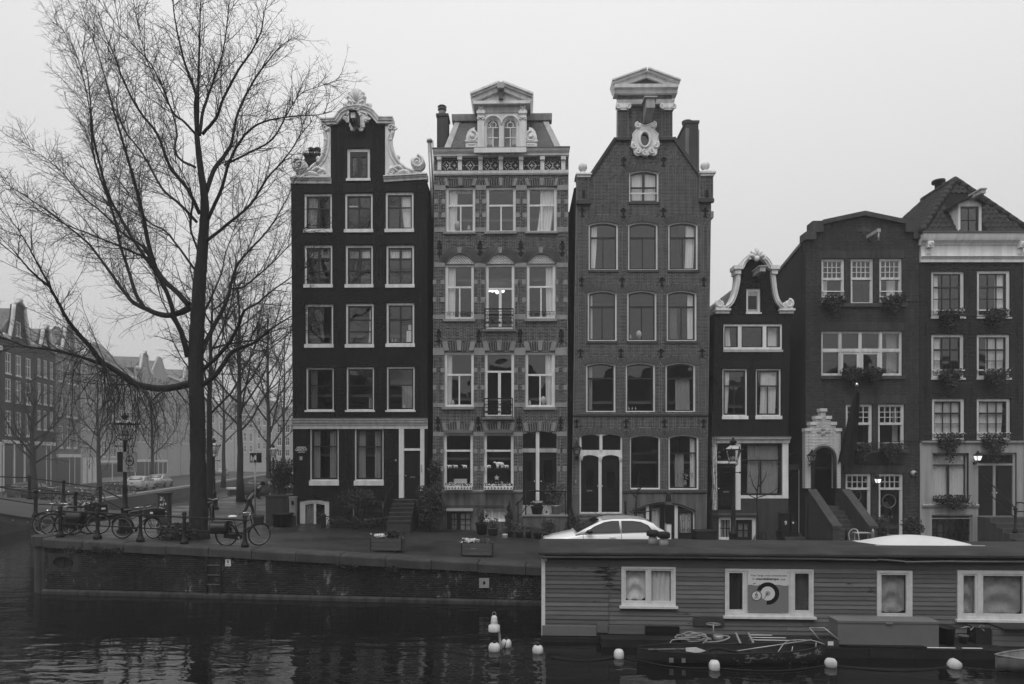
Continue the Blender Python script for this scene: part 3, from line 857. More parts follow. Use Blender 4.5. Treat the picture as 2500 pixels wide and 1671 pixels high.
def fancy_anchor(h,zf,x,y0,y1):
 a=h.P(zf,[(x,y0),(x,y1)]);H=a[0][1]-a[1][1]
 def mk():
  m=MB().box(-0.03,0.03,-0.05,0,-.5,.5)
  for z in(-.34,0.02,.3):
   for sx in(-1,1):spiral(m,(sx*0.075,z),0.07,0.02,1.1,-0.035,0.022,PI/2,sx,12)
  m.ball((0,-0.04,.5),.06,8,6);m.ball((0,-0.04,-.5),.05,8,6);m.box(-.09,.09,-.045,0,.1,.16)
  return m.mesh('wall_anchor',M['iron'])
 inst('wall_anchor',shared('anch2',mk),h.root,(a[0][0],0,(a[0][1]+a[1][1])/2),(1,1,H))
def cross_anchor(h,zf,x,y0,y1):
 a=h.P(zf,[(x,y0),(x,y1)]);H=a[0][1]-a[1][1]
 def mk():
  m=MB().box(-0.035,0.035,-0.05,0,-.5,.5).box(-0.13,0.13,-0.048,0,.2,.36).box(-.08,.08,-.046,0,-.5,-.36)
  m.ball((0,-.04,.5),.07,8,6);return m.mesh('wall_anchor',M['iron'])
 inst('wall_anchor',shared('anch3',mk),h.root,(a[0][0],0,(a[0][1]+a[1][1])/2),(1,1,H))
def soldier_arch(h,rc,rise,ht,brick,n=None,proud=0.022,splay=0.16,parent=None):
 """the fan of bricks over an opening: each brick a part"""
 x0,x1,z0,z1=rc;c=(x1-x0)/2;xm=(x0+x1)/2;n=n or max(9,int((x1-x0)/0.072))
 rise=max(rise,0.015);R=(c*c+rise*rise)/(2*rise);cz=z1-R;a0=math.asin(min(1,c/R))
 if rise>c:a0=PI-a0
 par=MB().box(xm-.01,xm+.01,0.01,0.02,z1+.02,z1+.04).build('arch',M[brick],h.root)
 full=a0+(splay*0.5/max(R,0.5))
 for i in range(n):
  a,b=-full+2*full*i/n,-full+2*full*(i+1)/n;g=(0.011 if brick in('brick_h2','brick_h3')else 0.005)/R
  k=rnd.uniform(0.8,1.2)
  q=[(xm+r*math.sin(t),cz+r*math.cos(t))for r,t in((R+.003,a+g),(R+.003,b-g),(R+ht,b-g),(R+ht,a+g))]
  MB().prism(q,-proud*k,0.02,back=False).build('brick',M[brick],par)
 h.ex.append([(xm+(R+ht)*math.sin(t),cz+(R+ht)*math.cos(t))for t in[full-2*full*j/8 for j in range(9)]]+
 [(xm+(R-.01)*math.sin(t),cz+(R-.01)*math.cos(t))for t in[-full+2*full*j/8 for j in range(9)]])
def hoist(h,zf,c0,c1,y_len=0.9,mat='greywhite',hook=True):
 x0,x1,z0,z1=h.R(zf,c0[0],c0[1],c1[0],c1[1])
 b=MB().box(x0,x1,-y_len,0.1,z0,z1).box(x0-0.05,x1+0.05,-y_len-0.04,0.1,z1+0.002,z1+0.05).build('hoist_beam',M[mat],h.root)
 m=MB().tube([((x0+x1)/2,-y_len+0.15,z0),((x0+x1)/2,-y_len+0.15,z0-0.16)],0.018,6)
 spiral(m,((x0+x1)/2,z0-0.21),0.05,0.05,0.7,-y_len+0.15,0.014,PI/2,1,10);m.build('hoist_hook',M['iron'],b)
def chimney(h,x0,x1,y0,y1,z0,z1,mat,pots,cap=True):
 c=MB().box(x0,x1,y0,y1,z0,z1-0.12).box(x0-0.04,x1+0.04,y0-0.04,y1+0.04,z1-0.118,z1).build('chimney',M[mat],h.root)
 for px_,r,ht in pots:
  m=MB().lathe([(r,0),(r,ht*0.5),(r*0.75,ht*0.52),(r*0.75,ht*0.62),(r*1.25,ht*0.66),(r*1.2,ht*0.72),(r*0.8,ht*0.8),(r*0.8,ht*.86),(r*1.3,ht*0.9),(r*0.9,ht)],(px_,(y0+y1)/2,z1),10)
  m.build('chimney_pot',M['lead'],c)
 return c
 # ---------------------------------------------------------------- 1: the black house on the corner
def house_one():
 h=House(710,29.2,-0.02,1.3,'tall black brick house on the corner with white scrolled neck gable and shell crest');r=h.root
 C2=lambda a,b,sway=0,m='curtain',z0=0.0,z1=1.0:(a,b,z0,z1,sway,m)
 W2=((.36,2,.05,.085),(.64,2,.05,.085))
 W3=((.30,2,.04,.085),(.36,2,.04,.085),(.34,2,.04,.085))
 kw=dict(fw=.085,ft=.11,fb=.04,sill=.15,sw=.06,bw=.085)
 h.win(R1,195,853,408,1130,rows=W2,cur=[C2(.05,.45,-.1,'curtain2')],**kw)
 h.win(R1,507,851,720,1130,rows=W2,cur=[(.02,.42,.70,.74,0,'curtain')],**kw)
 h.win(R1,818,843,1033,1128,rows=W2,cur=[(.55,.98,0,1,.12,'curtain')],**kw)
 for x0,x1,b in((197,411,0),(512,722,1),(823,1037,2)):
  xb=h.fr
  h.win(R1,x0,1248,x1,1552,rows=W3,cur=[(.06,.44,.74,.92,0,'curtain' if b==2 else 'curtain2'),(.56,.94,.74,.92,0,'curtain' if b else 'curtain2')],**kw)
 h.win(R2,162,155,332,402,rows=((1,1),),**kw)
 h.win(R2,408,151,578,402,rows=((.36,1),(.33,1),(.31,1)),cur=[(.86,.99,0,.96,-.05,'curtain')],**kw)
 w_=h.win(R2,655,147,825,398,rows=W2,cur=[(.72,.95,.02,.34,0,'curtain'),(.80,.95,.36,.50,0,'curtain')],**kw)
 k4=dict(fw=.065,ft=.085,fb=.05,sill=.07,sw=.06,over=.05)
 h.win(R2,167,541,335,803,rows=((.40,1),(.60,1)),cur=[(.1,.35,0,1,0,'room')],**k4)
 h.win(R2,412,539,580,803,rows=((.40,1),(.60,1)),cur=[(.8,.95,0,.3,0,'curtain2')],**k4)
 h.win(R2,657,536,827,803,rows=((.40,1),(.60,1)),cur=[(.52,.96,.02,.6,0,'curtain2')],**k4)
 kg=dict(fw=.06,ft=.02,fb=.05,sill=.22,sw=.075,over=.02,rows=((.33,1),(.67,1)))
 h.win(R2,190,916,365,1230,cur=[(.02,.30,0,1,0,'curtain2'),(.66,.98,0,1,0,'curtain2')],**kg)
 h.win(R2,462,916,638,1230,cur=[(.02,.33,0,1,0,'curtain2'),(.68,.98,0,1,0,'curtain2')],**kg)
 # attic hatch with two shuttered lights
 rc=h.hole(R1,523,508,700,742)
 at=window(r,rc,fw=.12,ft=.14,fb=.03,sash='dark_sash',sw=.0,rows=((1,1),),sill=.11,sillmat='white')
 aw=rc[1]-rc[0]-.24
 for i in(0,1):
  a=rc[0]+.12+aw*i/2
  hgt=rc[3]-rc[2]-.17
  MB().plate([(a+.01,rc[2]+.03),(a+aw/2-.01,rc[2]+.03),(a+aw/2-.01,rc[3]-.14),(a+.01,rc[3]-.14)],
 [[(a+.09,rc[2]+.18),(a+aw/2-.09,rc[2]+.18),(a+aw/2-.09,rc[3]-.36),(a+.09,rc[3]-.36)]],.09,.13).build('shutter',M['dark_sash'],at)
 MB().box(rc[0]-.2,rc[1]+.2,.42,.5,rc[2]-.3,rc[3]+.2).build('attic_backing',M['room'],r)  # added backing that keeps bright sky from showing through the hatch
 # door, fanlight, pillars
 rc=h.hole(R2,733,913,887,1335)
 z=lambda y:h.fr.p(*R2(800,y))[1];x=lambda q:h.fr.p(*R2(q,1100))[0]
 for a,b in((733,762),(862,887)):h.box('door_pillar','white',x(a),x(b),-.05,.2,rc[2],rc[3])
 h.box('transom','white',x(762),x(862),-.02,.18,z(1048),z(1034))
 window(r,(x(762),x(862),z(1034),rc[3]),fw=.02,y=.1,frame='dark_sash',sw=.03,sill=0,rows=((1,1),))
 door(r,(x(762),x(862),z(1330),z(1049)),panels=((.12,.88,.48,.95),(.12,.88,.07,.38)),knob=.1,slot=.42)
 MB().box(x(866),x(874),-.075,-.052,z(1178),z(1133)).build('bell_plate',M['greywhite'],r)
 # cornice over the ground floor
 zc=z(853);zd=z(915);xa=x(90);xb=x(907)
 H_=zc-zd
 h.prof('cornice','white',[(.0,zd),(-.05,zd),(-.05,zd+H_*.35),(-.10,zd+H_*.38),(-.10,zd+H_*.5),(-.2,zd+H_*.62),(-.2,zd+H_*.72),(-.27,zd+H_*.85),(-.27,zc-.03),(0,zc)],xa,xb)
 h.prof('cornice_lead','lead',[(.0,zc+.012),(-.29,zc-.028),(-.29,zc-.012),(0,zc+.03)],xa-.02,xb+.02)
 # street name board and a small box
 s=h.P(R2,[(112,1065),(168,1065),(168,1020),(112,1020)])
 sb=MB().prism(s,-.03,0.0).build('street_sign',M['sign_black'],r)
 cx_=(s[0][0]+s[1][0])/2
 for t,dz,sz in(('HEREN',.78,.135),('GRACHT',.48,.135),('CENTRUM',.18,.065)):
  lettering(t,sz,M['sign_white'],sb,(cx_,-.033,s[0][1]+(s[2][1]-s[0][1])*dz),bold=.002)
 s=h.P(R2,[(130,1105),(146,1105),(146,1083),(130,1083)]);MB().prism(s,-.05,0).build('small_box',M['greywhite'],r)
 s=h.P(R2,[(708,1112),(718,1112),(718,1100),(708,1100)]);MB().prism(s,-.03,0).build('bell',M['steel'],r)
 # basement lights
 rc=h.hole(R2,127,1345,308,1508,rise=.08)
 b=window(r,rc,rise=.08,fw=.16,ft=.12,fb=0,frame='white',sash='white',sw=.07,rows=((1,2,.05,.1),),sill=0,cur=[(.05,.5,0,1,0,'curtain2')],y=.05)
 rc=h.hole(R2,450,1352,637,1470)
 window(r,rc,fw=.05,frame='greywhite',sash='dark_sash',rows=((1,3),),sill=0)
 steps(r,x(716),x(848),z(1340),5,.165,.25,'plaster_dark',land=.75)
 MB().tube([(x(716)+.03,-.9,z(1335)),(x(716)+.03,-.9,z(1240)),(x(700),-1.4,z(1300)),(x(692),-1.9,z(1380)),(x(690),-1.9,z(1480))],.018,6).build('stair_rail',M['iron'],r)
 # wall
 bl=h.P(R2,[(92,1640),(905,1640)]);
 tr=h.P(R1,[(1138,768),(815,772),(815,322),(755,322),(722,282),(665,245),(600,228),(540,245),(482,282),(452,322),(400,322),(400,776),(95,778)])
 outline=bl+tr
 for zf,a,b_,y in((R1,200,405,850),(R1,510,718,848),(R1,822,1032,840),(R1,527,697,506),(R1,515,720,1245),(R1,826,1035,1237)):
  rc=h.R(zf,a,y-60,b_,y);soldier_arch(h,(rc[0],rc[1],rc[2]-1,rc[2]+.003),.02,.42,'brick_black',proud=.018)
 h.facade(outline,'mort_black','brick_black',z_from=-.2,bl=.21,bh=.0605,proud=.009,seed=21)
 for px_,y0,y1,zf in((460,430,545,R1),(757,430,545,R1),(452,780,880,R1),(765,780,885,R1),(1078,770,850,R1),(768,1170,1290,R1),(1086,1165,1280,R1),(455,1170,1280,R1),(612,85,165,R2),(862,85,170,R2)):
  anchor_bar(h,zf,px_,y0,y1)
 W_=h.fr.p(*R2(905,700))[0]
 zt=tr[-1][1]
 shell(r,W_,zt-.05,9.5)
 zr=h.fr.p(*R1(600,600))[1]
 MB().prism([(0.02,zt-.06),(W_-.02,zt-.06),(W_/2,zr)],.32,9.5).build('roof',M['tile'],r)
 a=h.fr.p(*R1(112,495));b=h.fr.p(*R1(235,495))
 chimney(h,a[0]+.1,b[0]+.1,1.2,1.9,zt-.4,a[1]+.25,'brick_black',((a[0]+.32,.13,.42),(b[0]-.12,.13,.42)))
 # --- stone work of the gable
 def band(name,pts,prof_h,y0,y1):
  m=MB()
  for k,(lo,hi,yy)in enumerate(((0,.45,y0+.10),(.45,.8,y0+.04),(.8,1.0,y0))):
   poly=[(x+nx*prof_h*hi,z+nz*prof_h*hi)for(x,z,nx,nz)in pts]+[(x+nx*prof_h*lo,z+nz*prof_h*lo)for(x,z,nx,nz)in reversed(pts)]
   m.prism(poly[::-1],yy,y1)
  return m.build(name,M['stone_white'],r)
 def with_norm(p):
  out=[]
  for i,(x_,z_)in enumerate(p):
   a=p[max(0,i-1)];b=p[min(len(p)-1,i+1)];t=Vector((b[0]-a[0],b[1]-a[1])).normalized();out.append((x_,z_,-t.y,t.x))
  return out
 crest=h.P(R1,[(332,338),(400,336),(455,331),(478,300),(505,262),(545,242),(600,236),(655,242),(700,262),(730,295),(757,326),(815,326),(880,326)])
 band('gable_cornice',with_norm(smooth_path(crest[:3],2)[:-1]+smooth_path(crest[2:11],4)[:-1]+smooth_path(crest[10:],2)),.26,-.22,.3)
 for sgn,pts,vol,base in((-1,[(400,345),(345,345),(350,385),(362,430),(358,490),(350,535),(333,580),(305,620),(268,648),(238,668),(228,690),(170,712),(118,720),(105,742),(400,742)],(163,648,56),((95,738),(405,782))),
 (1,[(817,742),(1130,715),(1118,695),(1060,690),(1000,670),(975,655),(935,632),(905,592),(880,545),(866,490),(863,430),(876,385),(884,345),(817,345)][::-1],(1066,622,54),((808,712),(1140,770)))):
  p=h.P(R1,pts)
  m=MB().prism(p if sum(p[i][0]*p[(i+1)%len(p)][1]-p[(i+1)%len(p)][0]*p[i][1]for i in range(len(p)))>0 else p[::-1],-.03,.28)
  inner=p[1:10]if sgn<0 else p[1:][4:10][::-1]if False else[q for q in p]
  outer=h.P(R1,[(350,385),(362,430),(358,490),(350,535),(333,580),(305,620),(268,648),(225,690)])if sgn<0 else h.P(R1,[(876,385),(863,430),(866,490),(880,545),(905,592),(935,632),(985,668),(1040,690)])
  sm=smooth_path(outer,4)
  curve2(m,sm,-.05,.075,7);curve2(m,[(x_-sgn*.16,z_-.07)for x_,z_ in sm],-.03,.045,6)
  vc=h.fr.p(*R1(vol[0],vol[1]));vr=vol[2]*.319*29/F
  m.lathe([(0.01,-.1),(vr*.98,-.1),(vr,.0),(vr,.25)],(0,0,0),20);
  k=len(m.v)-80
  for i in range(k,len(m.v)):vx,vy,vz=m.v[i];m.v[i]=(vc[0]+vx,vz,vc[1]+vy)
  spiral(m,vc,vr*.93,.03,2.1,-.13,.075,PI*(.5 if sgn<0 else .5),-sgn,40)
  m.ball((vc[0],-.14,vc[1]),.07,8,6)
  # acanthus sprays along the foot
  for q in((250,690,300,665,345,690),(300,700,345,680,375,712),(200,720,250,700,310,715)):
   xs=q if sgn<0 else(1215-q[0],q[1]-12,1215-q[2],q[3]-12,1215-q[4],q[5]-6)
   pp=h.P(R1,[(xs[0],xs[1]),(xs[2],xs[3]),(xs[4],xs[5])])
   m.tube([(x_,-.06,z_)for x_,z_ in smooth_path(pp,6)],[.03+.05*math.sin(PI*i/12)for i in range(13)],6)
  fc=h.fr.p(*R1(355 if sgn<0 else 865,712 if sgn<0 else 700));spiral(m,fc,.14,.03,1.4,-.06,.045,0,sgn,20)
  bd=h.fr.p(*R1(305 if sgn<0 else 912,590 if sgn<0 else 580));m.ball((bd[0],0,bd[1]),.12,10,7,(1,.8,1))
  cp=h.fr.p(*R1(362 if sgn<0 else 862,358));spiral(m,cp,.15,.03,1.3,-.08,.05,0,sgn,18);spiral(m,(cp[0]+sgn*.18,cp[1]),.1,.03,1.2,-.06,.04,0,-sgn,16)
  m.ball((cp[0]+sgn*.0,-.06,cp[1]-.55),.09,8,6)
  m.build('gable_scroll',M['stone_white'],r)
  (bx0,by0),(bx1,by1)=base
  q=h.P(R1,[(bx0,by0+(18 if sgn>0 else 0)),(bx1,by0 if sgn<0 else by0-2),(bx1,by1-(20 if sgn>0 else 0)),(bx0,by1)])
  bm=MB()
  for lo,hi,yy in((0,.55,-.06),(.55,.8,-.13),(.8,1,-.2)):
   L_=lambda a,b,t:(a[0]+(b[0]-a[0])*t,a[1]+(b[1]-a[1])*t)
   bm.prism([L_(q[3],q[0],lo),L_(q[2],q[1],lo),L_(q[2],q[1],hi),L_(q[3],q[0],hi)],yy,.29)
  n_=7
  for i in range(n_):
   a=L_(q[3],q[2],(i+.4)/n_);b2=L_(q[0],q[1],(i+.4)/n_);c_=L_(a,b2,.42);bm.box(c_[0],c_[0]+.12,-.10,-.05,c_[1],c_[1]+.07)
  bm.build('scroll_base',M['stone_white'],r)
  # shell crest: nine ribbed lobes on a scrolled base
 m=MB();c=h.fr.p(*R1(600,178))
 tips=h.P(R1,[(545,165),(541,128),(553,98),(580,78),(600,72),(621,78),(648,98),(660,128),(656,165)])
 fan=[]
 for i,t in enumerate(tips):
  d=Vector((t[0]-c[0],t[1]-c[1]));Ld=d.length;d.normalize()
  m.tube([(c[0]+d.x*.05,-.10,c[1]+d.y*.05),(c[0]+d.x*Ld*.5,-.13,c[1]+d.y*Ld*.5),(c[0]+d.x*Ld*.9,-.16,c[1]+d.y*Ld*.9),(c[0]+d.x*Ld*1.02,-.02,c[1]+d.y*Ld*1.02)],[.03,.075,.115,.10],8)
  fan.append((c[0]+d.x*Ld*1.05,c[1]+d.y*Ld*1.05))
 m.prism(fan[::-1]+[(c[0]-.25,c[1]-.25),(c[0]+.25,c[1]-.25)],-.06,.2)
 m.build('shell_crest',M['stone_white'],r)
 m=MB();bs=h.P(R1,[(530,205),(535,180),(560,168),(600,160),(640,168),(668,180),(672,205),(640,225),(600,232),(560,225)])
 m.prism(bs[::-1],-.12,.22)
 for x_,y_,s_ in((565,185,1),(636,185,-1)):spiral(m,h.fr.p(*R1(x_,y_)),.17,.03,1.5,-.16,.06,0,s_,20)
 for x_,y_ in((512,180),(697,183)):
  q=h.fr.p(*R1(x_,y_));m.ball((q[0],0,q[1]),.11,10,7,(1,.9,1.35));m.tube([(q[0],.02,q[1]),((q[0]+c[0])/2,.02,q[1]-.16)],.07,6)
 curve2(m,smooth_path(h.P(R1,[(520,178),(545,205),(575,220),(600,232),(625,220),(655,205),(690,180)]),4),-.13,.05)
 m.build('crest_base',M['stone_white'],r)
 # cartouche below, and the boxed hoist beam
 m=MB();cp=h.P(R1,[(500,288),(520,275),(528,255),(560,232),(600,225),(645,232),(680,255),(690,275),(707,288),(690,312),(662,322),(660,348),(648,378),(622,382),(600,355),(585,382),(560,378),(548,350),(545,322),(518,312)])
 m.prism(cp[::-1],-.10,.05)
 curve2(m,smooth_path(h.P(R1,[(525,270),(545,248),(600,236),(660,248),(685,270)]),4),-.11,.04)
 for x_,y_,s_ in((512,292,1),(693,290,-1),(532,308,-1),(672,306,1),(560,350,1),(648,348,-1),(570,375,1),(634,374,-1),(580,258,1),(622,257,-1)):
  spiral(m,h.fr.p(*R1(x_,y_)),.09,.02,1.3,-.12,.04,0,s_,14)
 m.build('cartouche',M['stone_white'],r)
 x0,x1,z0,z1=h.R(R1,572,285,628,345)
 hb=MB().box(x0,x1,-.75,-.10,z1-.03,z1+.02).box(x0,x0+.04,-.7,-.10,z0-.1,z1-.032).box(x1-.04,x1,-.7,-.10,z0-.1,z1-.032).build('hoist_hood',M['iron'],r)
 MB().box(x0+.06,x1-.06,-.66,-.10,z0+.06,z1-.05).build('hoist_beam',M['white'],hb)
 MB().tube([((x0+x1)/2,-.5,z0+.06),((x0+x1)/2,-.5,z0-.12)],.03,6).build('hoist_hook',M['iron'],hb)
 return h
H1=house_one()
# ---------------------------------------------------------------- 2: the banded brick and sandstone house
def balcony(root,x0,x1,z0,z1,y=-.42):
 """wrought-iron french balcony"""
 b=MB().box(x0,x1,y-.02,y+.02,z1-.05,z1).box(x0,x1,y-.015,y+.015,z0,z0+.03)
 for x in(x0+.015,x1-.015):b.box(x-.018,x+.018,y,.0,z1-.04,z1-.01);b.box(x-.018,x+.018,y-.018,y+.018,z0,z1);b.box(x-.015,x+.015,y,0,z0,z0+.03)
 H=z1-z0;n=5;wd=(x1-x0)/n
 b.box(x0,x1,y-.012,y+.012,z0+H*.47,z0+H*.5);b.box(x0,x1,y-.012,y+.012,z0+H*.82,z0+H*.84)
 for i in range(n):
  xm=x0+wd*(i+.5)
  for s in(-1,1):
   spiral(b,(xm+s*wd*.24,z0+H*.25),wd*.23,.02,1.4,y,.021,PI/2,s,16)
   spiral(b,(xm+s*wd*.22,z0+H*.66),wd*.2,.02,1.2,y,.018,-PI/2,s,14)
  b.box(xm-wd/2-.006,xm-wd/2+.006,y-.006,y+.006,z0,z1);b.ball((xm,y,z0+H*.25),.03,6,4)
  b.tube([(xm,y,z0+H*.5),(xm,y,z0+H*.82)],.008,4)
 return b.build('balcony_railing',M['iron'],root)
def house_two():
 h=House(1058,29.05,-0.02,1.12,'banded brick and sandstone house with slate mansard roof and arched dormer');r=h.root
 z4=lambda y:h.fr.p(*R4(470,y))[1];x4=lambda x:h.fr.p(*R4(x,800))[0]
 kw=dict(fw=.10,ft=.10,fb=.08,frame='white',sash='white',sw=.02,sill=0,bw=.06,tw=.085,y=.09)
 T=((.40,1,.085),(.60,2,.05,.065));D=((.40,1,.085),(.60,2,.05,.12))
 h.win(R3,183,803,408,1151,rows=((.38,1,.085),(.62,2)),cur=[(.0,.36,0,1,-.05),(.3,.95,.93,1,0,'curtain2')],**kw)
 h.win(R3,493,803,718,1150,rows=((.38,1,.085),(.62,2)),**kw)
 h.win(R3,805,800,1032,1152,rows=((.38,1,.085),(.62,2)),cur=[(.45,1.0,0,1,-.15)],**kw)
 def W(x0,x1,ya,yb,zfa,zfb,**k):
  rc=h.R(zfa,x0[0],ya,x0[1],yb,zf2=zfb);h.holes.append(arch(*rc));return rc,window(r,rc,**{**kw,**k})
  # first floor (arched heads over)
 rcs=[]
 for i,(xa,xb,yb)in enumerate(((178,562,245),(490,562,308),(803,812,245))):
  a=h.fr.p(*R3(xa,1500));xr=h.fr.p(*R4((315,562,812)[i],100))[0]
  rc=(a[0],xr,z4(yb),h.fr.p(*R3(600,1394))[1]);rcs.append(rc);h.holes.append(arch(*rc))
  window(r,rc,rows=T if i!=1 else((.36,1,.085),(.64,2,.05,.13)),cur=[[(0,.32,0,1,-.03)],[],[(.7,1,0,1,.03)]][i],**kw)
 for i,(xa,xb,yb)in enumerate(((137,315,780),(382,560,842),(630,808,782))):
  h.win(R4,xa,447,xb,yb,rows=T if i!=1 else((.28,1,.085),(.72,2,.05,.13)),cur=[[(0,.2,0,1,-.02)],[],[(.72,1,0,1,.02)]][i],**kw)
 g1=h.win(R4,133,940,310,1265,rows=((.31,1,.09),(.69,1)),**kw)
 g2=h.win(R4,378,940,557,1265,rows=((.31,1,.09),(.69,1)),**kw)
 # sills, bands and blocks of stone: each stone a part
 stone=lambda zf,x0,y0,x1,y1,y=-.03,mat='stone',nm='stone_block':(lambda rc:(h.ex.append(arch(*rc)),MB().box(rc[0],rc[1],y*rnd.uniform(.8,1.2),.02,rc[2]+.004,rc[3]-.004).build(nm,M[mat],r)))(h.R(zf,x0,y0,x1,y1))
 piers3=((97,181),(411,491),(722,803),(1036,1120));piers4=((68,137),(317,383),(562,631),(810,884))
 for a,b in piers3:stone(R3,a,793,b,832);stone(R3,a,1116,b,1152);
 for a,b in((97,178),(405,490),(713,802),(1030,1117)):stone(R3,a,1386,b,1421)
 for ys in((900,936),(1003,1041)):
  for a,b in piers3:stone(R3,a,ys[0],a+26,ys[1]);stone(R3,b-28,ys[0],b,ys[1])
 for ys in((547,573),(652,679),(10,38),(117,145),(1037,1064),(1146,1174)):
  for k,(a,b)in enumerate(piers4):
   if k==3 and ys[0]>1000:a,b=820,878
   if k==2 and ys[0]>1000:a,b=558,612
   stone(R4,a,ys[0],a+20,ys[1]);stone(R4,b-22,ys[0],b,ys[1])
 for ys in((222,250),(422,469),(757,784),(933,961)):
  for k,(a,b)in enumerate(piers4):
   if ys[0]>900 and k==2:a,b=556,614
   if ys[0]>900 and k==3:a,b=818,880
   stone(R4,a,ys[0],b,ys[1])
 for a,b,y0,y1,zf in((165,412,1152,1170,R3),(478,724,1150,1170,R3),(790,1040,1152,1168,R3),(130,325,248,264,R4),(372,572,310,325,R4),(624,818,248,264,R4),
 (122,320,783,798,R4),(368,566,845,859,R4),(618,815,784,800,R4)):stone(zf,a,y0,b,y1,-.12,'stone','sill')
 # flat brick arches with stone springers and keys
 def lintel(zf,x0,x1,y0,y1,keyw,side,key_top=None):
  rc=h.R(zf,x0,y0,x1,y1);soldier_arch(h,(rc[0],rc[1],rc[2]-1,rc[2]+.004),.05,rc[3]-rc[2]-.05,'brick_h2',proud=.02,splay=.5)
  xm=(x0+x1)/2
  for pts in([(xm-keyw*.8,y0),(xm+keyw*.8,y0),(xm+keyw*.55,y1-2),(xm-keyw*.55,y1-2)],
 [(x0-side*.55,y0+6),(x0+side*.35,y0+2),(x0+side,y1-1),(x0-side*.05,y1-1)],
 [(x1-side*.35,y0+2),(x1+side*.55,y0+6),(x1+side*.05,y1-1),(x1-side,y1-1)]):
   MB().prism(h.P(zf,pts)[::-1],-.05,.02).build('stone_block',M['stone'],r)
 for a,b in((183,408),(493,718),(805,1032)):lintel(R3,a,b,738,799,20,24)
 for a,b in((140,312),(386,556),(634,804)):lintel(R4,a,b,380,441,20,28)
 for a,b in((135,308),(382,555),(628,805)):lintel(R4,a,b,872,930,14,22)
 # round-headed arches of the first floor with pierced tympana
 for i,(xm,x0,x1)in enumerate(((290,186,398),(600,496,706),(912,808,1020))):
  rc=h.R(R3,x0,1312,x1,1392);rise=rc[3]-rc[2]
  h.holes.append([(rc[0],rc[2]+.002)]+[(rc[1],rc[2]+.002)]+arch(rc[0],rc[1],rc[2],rc[3],rise,12)[3:-1])
  m=MB();d=.125;a=arch(rc[0],rc[1],rc[2],rc[3],rise,12)
  k=int((rc[1]-rc[0])/d)+1
  for p in range(-6,k+6):
   for s in(1,-1):
    pts=[]
    for q in range(0,40):
     xx=rc[0]+p*d+s*q*.03;zz=rc[2]+q*.03
     hit=[iv for iv in scan(a,zz)]if zz<rc[3]else[]
     if hit and hit[0][0]<xx<hit[0][1]:pts.append((xx,.10+(.01 if s>0 else 0),zz))
    if len(pts)>1:m.tube([pts[0],pts[-1]],.022,4)
  tb=MB().prism(arch(rc[0],rc[1],rc[2],rc[3],rise,12)[2:],.17,.2).build('tympanum',M['brick_h6'],r)
  m.build('lattice',M['stone_white'],tb)
  soldier_arch(h,(rc[0],rc[1],rc[2],rc[3]+.02),rise+.01,.30,'brick_h2',n=34,proud=.03,splay=.1)
  MB().prism(h.P(R3,[(xm-18,1270),(xm+18,1270),(xm+11,1314),(xm-11,1314)])[::-1],-.07,.02).build('stone_block',M['stone'],r)
 for xs,y0,y1,zf in(((135,445,758,1075),1225,1330,R3),((103,348,598,847),314,392,R4),((98,343,592,843),845,918,R4)):
  for x_ in xs:fancy_anchor(h,zf,x_,y0,y1)
 balcony(r,x4(384),x4(558),z4(310),z4(196));balcony(r,x4(380),x4(554),z4(845),z4(733))
 for a,b in((145,312),(642,808)):
  m=MB();x0,x1=x4(a),x4(b);zb,zt=z4(240),z4(206);m.tube([(x0,-.05,zt),(x1,-.05,zt)],.014,5)
  n=9
  for i in range(n):
   xm=x0+(x1-x0)*(i+.5)/n;spiral(m,(xm,(zb+zt)/2+.03),.06,.02,1.2,-.05,.012,PI/2,1 if i%2 else-1,12)
  m.build('sill_railing',M['iron'],r)
  # scalloped metal hoods over the shop windows
 for a,b in((140,306),(384,552)):
  m=MB();x0,x1=x4(a),x4(b);n=11;zc=z4(938)
  for i in range(n):
   xa=x0+(x1-x0)*i/n;xb_=x0+(x1-x0)*(i+.94)/n;t=abs((i+.5)/n-.5)*2;hh=.16-.06*t*t
   m.prism([(xa,zc),((xa+xb_)/2,zc-.05),(xb_,zc),(xb_,zc+hh),(xa,zc+hh)],-.12,-.10)
  m.build('scalloped_hood',M['lead'],r)
  # shop window shelves with figures, flower boxes
  # door recess with twin doors
 rc=h.hole(R4,612,930,820,1380,rise=.14)
 x0,x1,zb,zt=rc
 zz=z4(1056);pw=(x4(693),x4(714))
 MB().box(pw[0],pw[1],.06,.16,zb,zt-.03).build('door_post',M['white'],r)
 MB().box(x0,pw[0]-.003,.09,.17,z4(1058),z4(1034)).box(pw[1]+.003,x1,.09,.17,z4(1058),z4(1034)).build('transom',M['greywhite'],r)
 for a,b in((x0,pw[0]),(pw[1],x1)):
  window(r,(a,b,z4(1034),zt),fw=.05,y=.16,frame='plaster_dark',sw=.0,sill=0,rows=((1,1),))
  door(r,(a+.01,b-.01,z4(1384),z4(1059)),y=.17,glass=((.25,.75,.45,.86),),panels=((.15,.85,.05,.38),),knob=.9 if a==x0 else .1)
 lettering('3',.18,M['sign_white'],r,((pw[0]+pw[1])/2,-.02+.075,z4(1075)),bold=.004,name='house_number')
 # plinth, string course, basement
 st=z4(1286);sbm=z4(1306)
 h.prof('string_course','stone',[(.01,sbm),(-.06,sbm),(-.09,sbm+.06),(-.09,st-.03),(-.04,st),(.01,st)],x4(66),x4(612))
 h.prof('string_course','stone',[(.01,sbm),(-.06,sbm),(-.09,sbm+.06),(-.09,st-.03),(-.04,st),(.01,st)],x4(822),x4(877))
 rc=h.hole(R4,150,1412,300,1580)
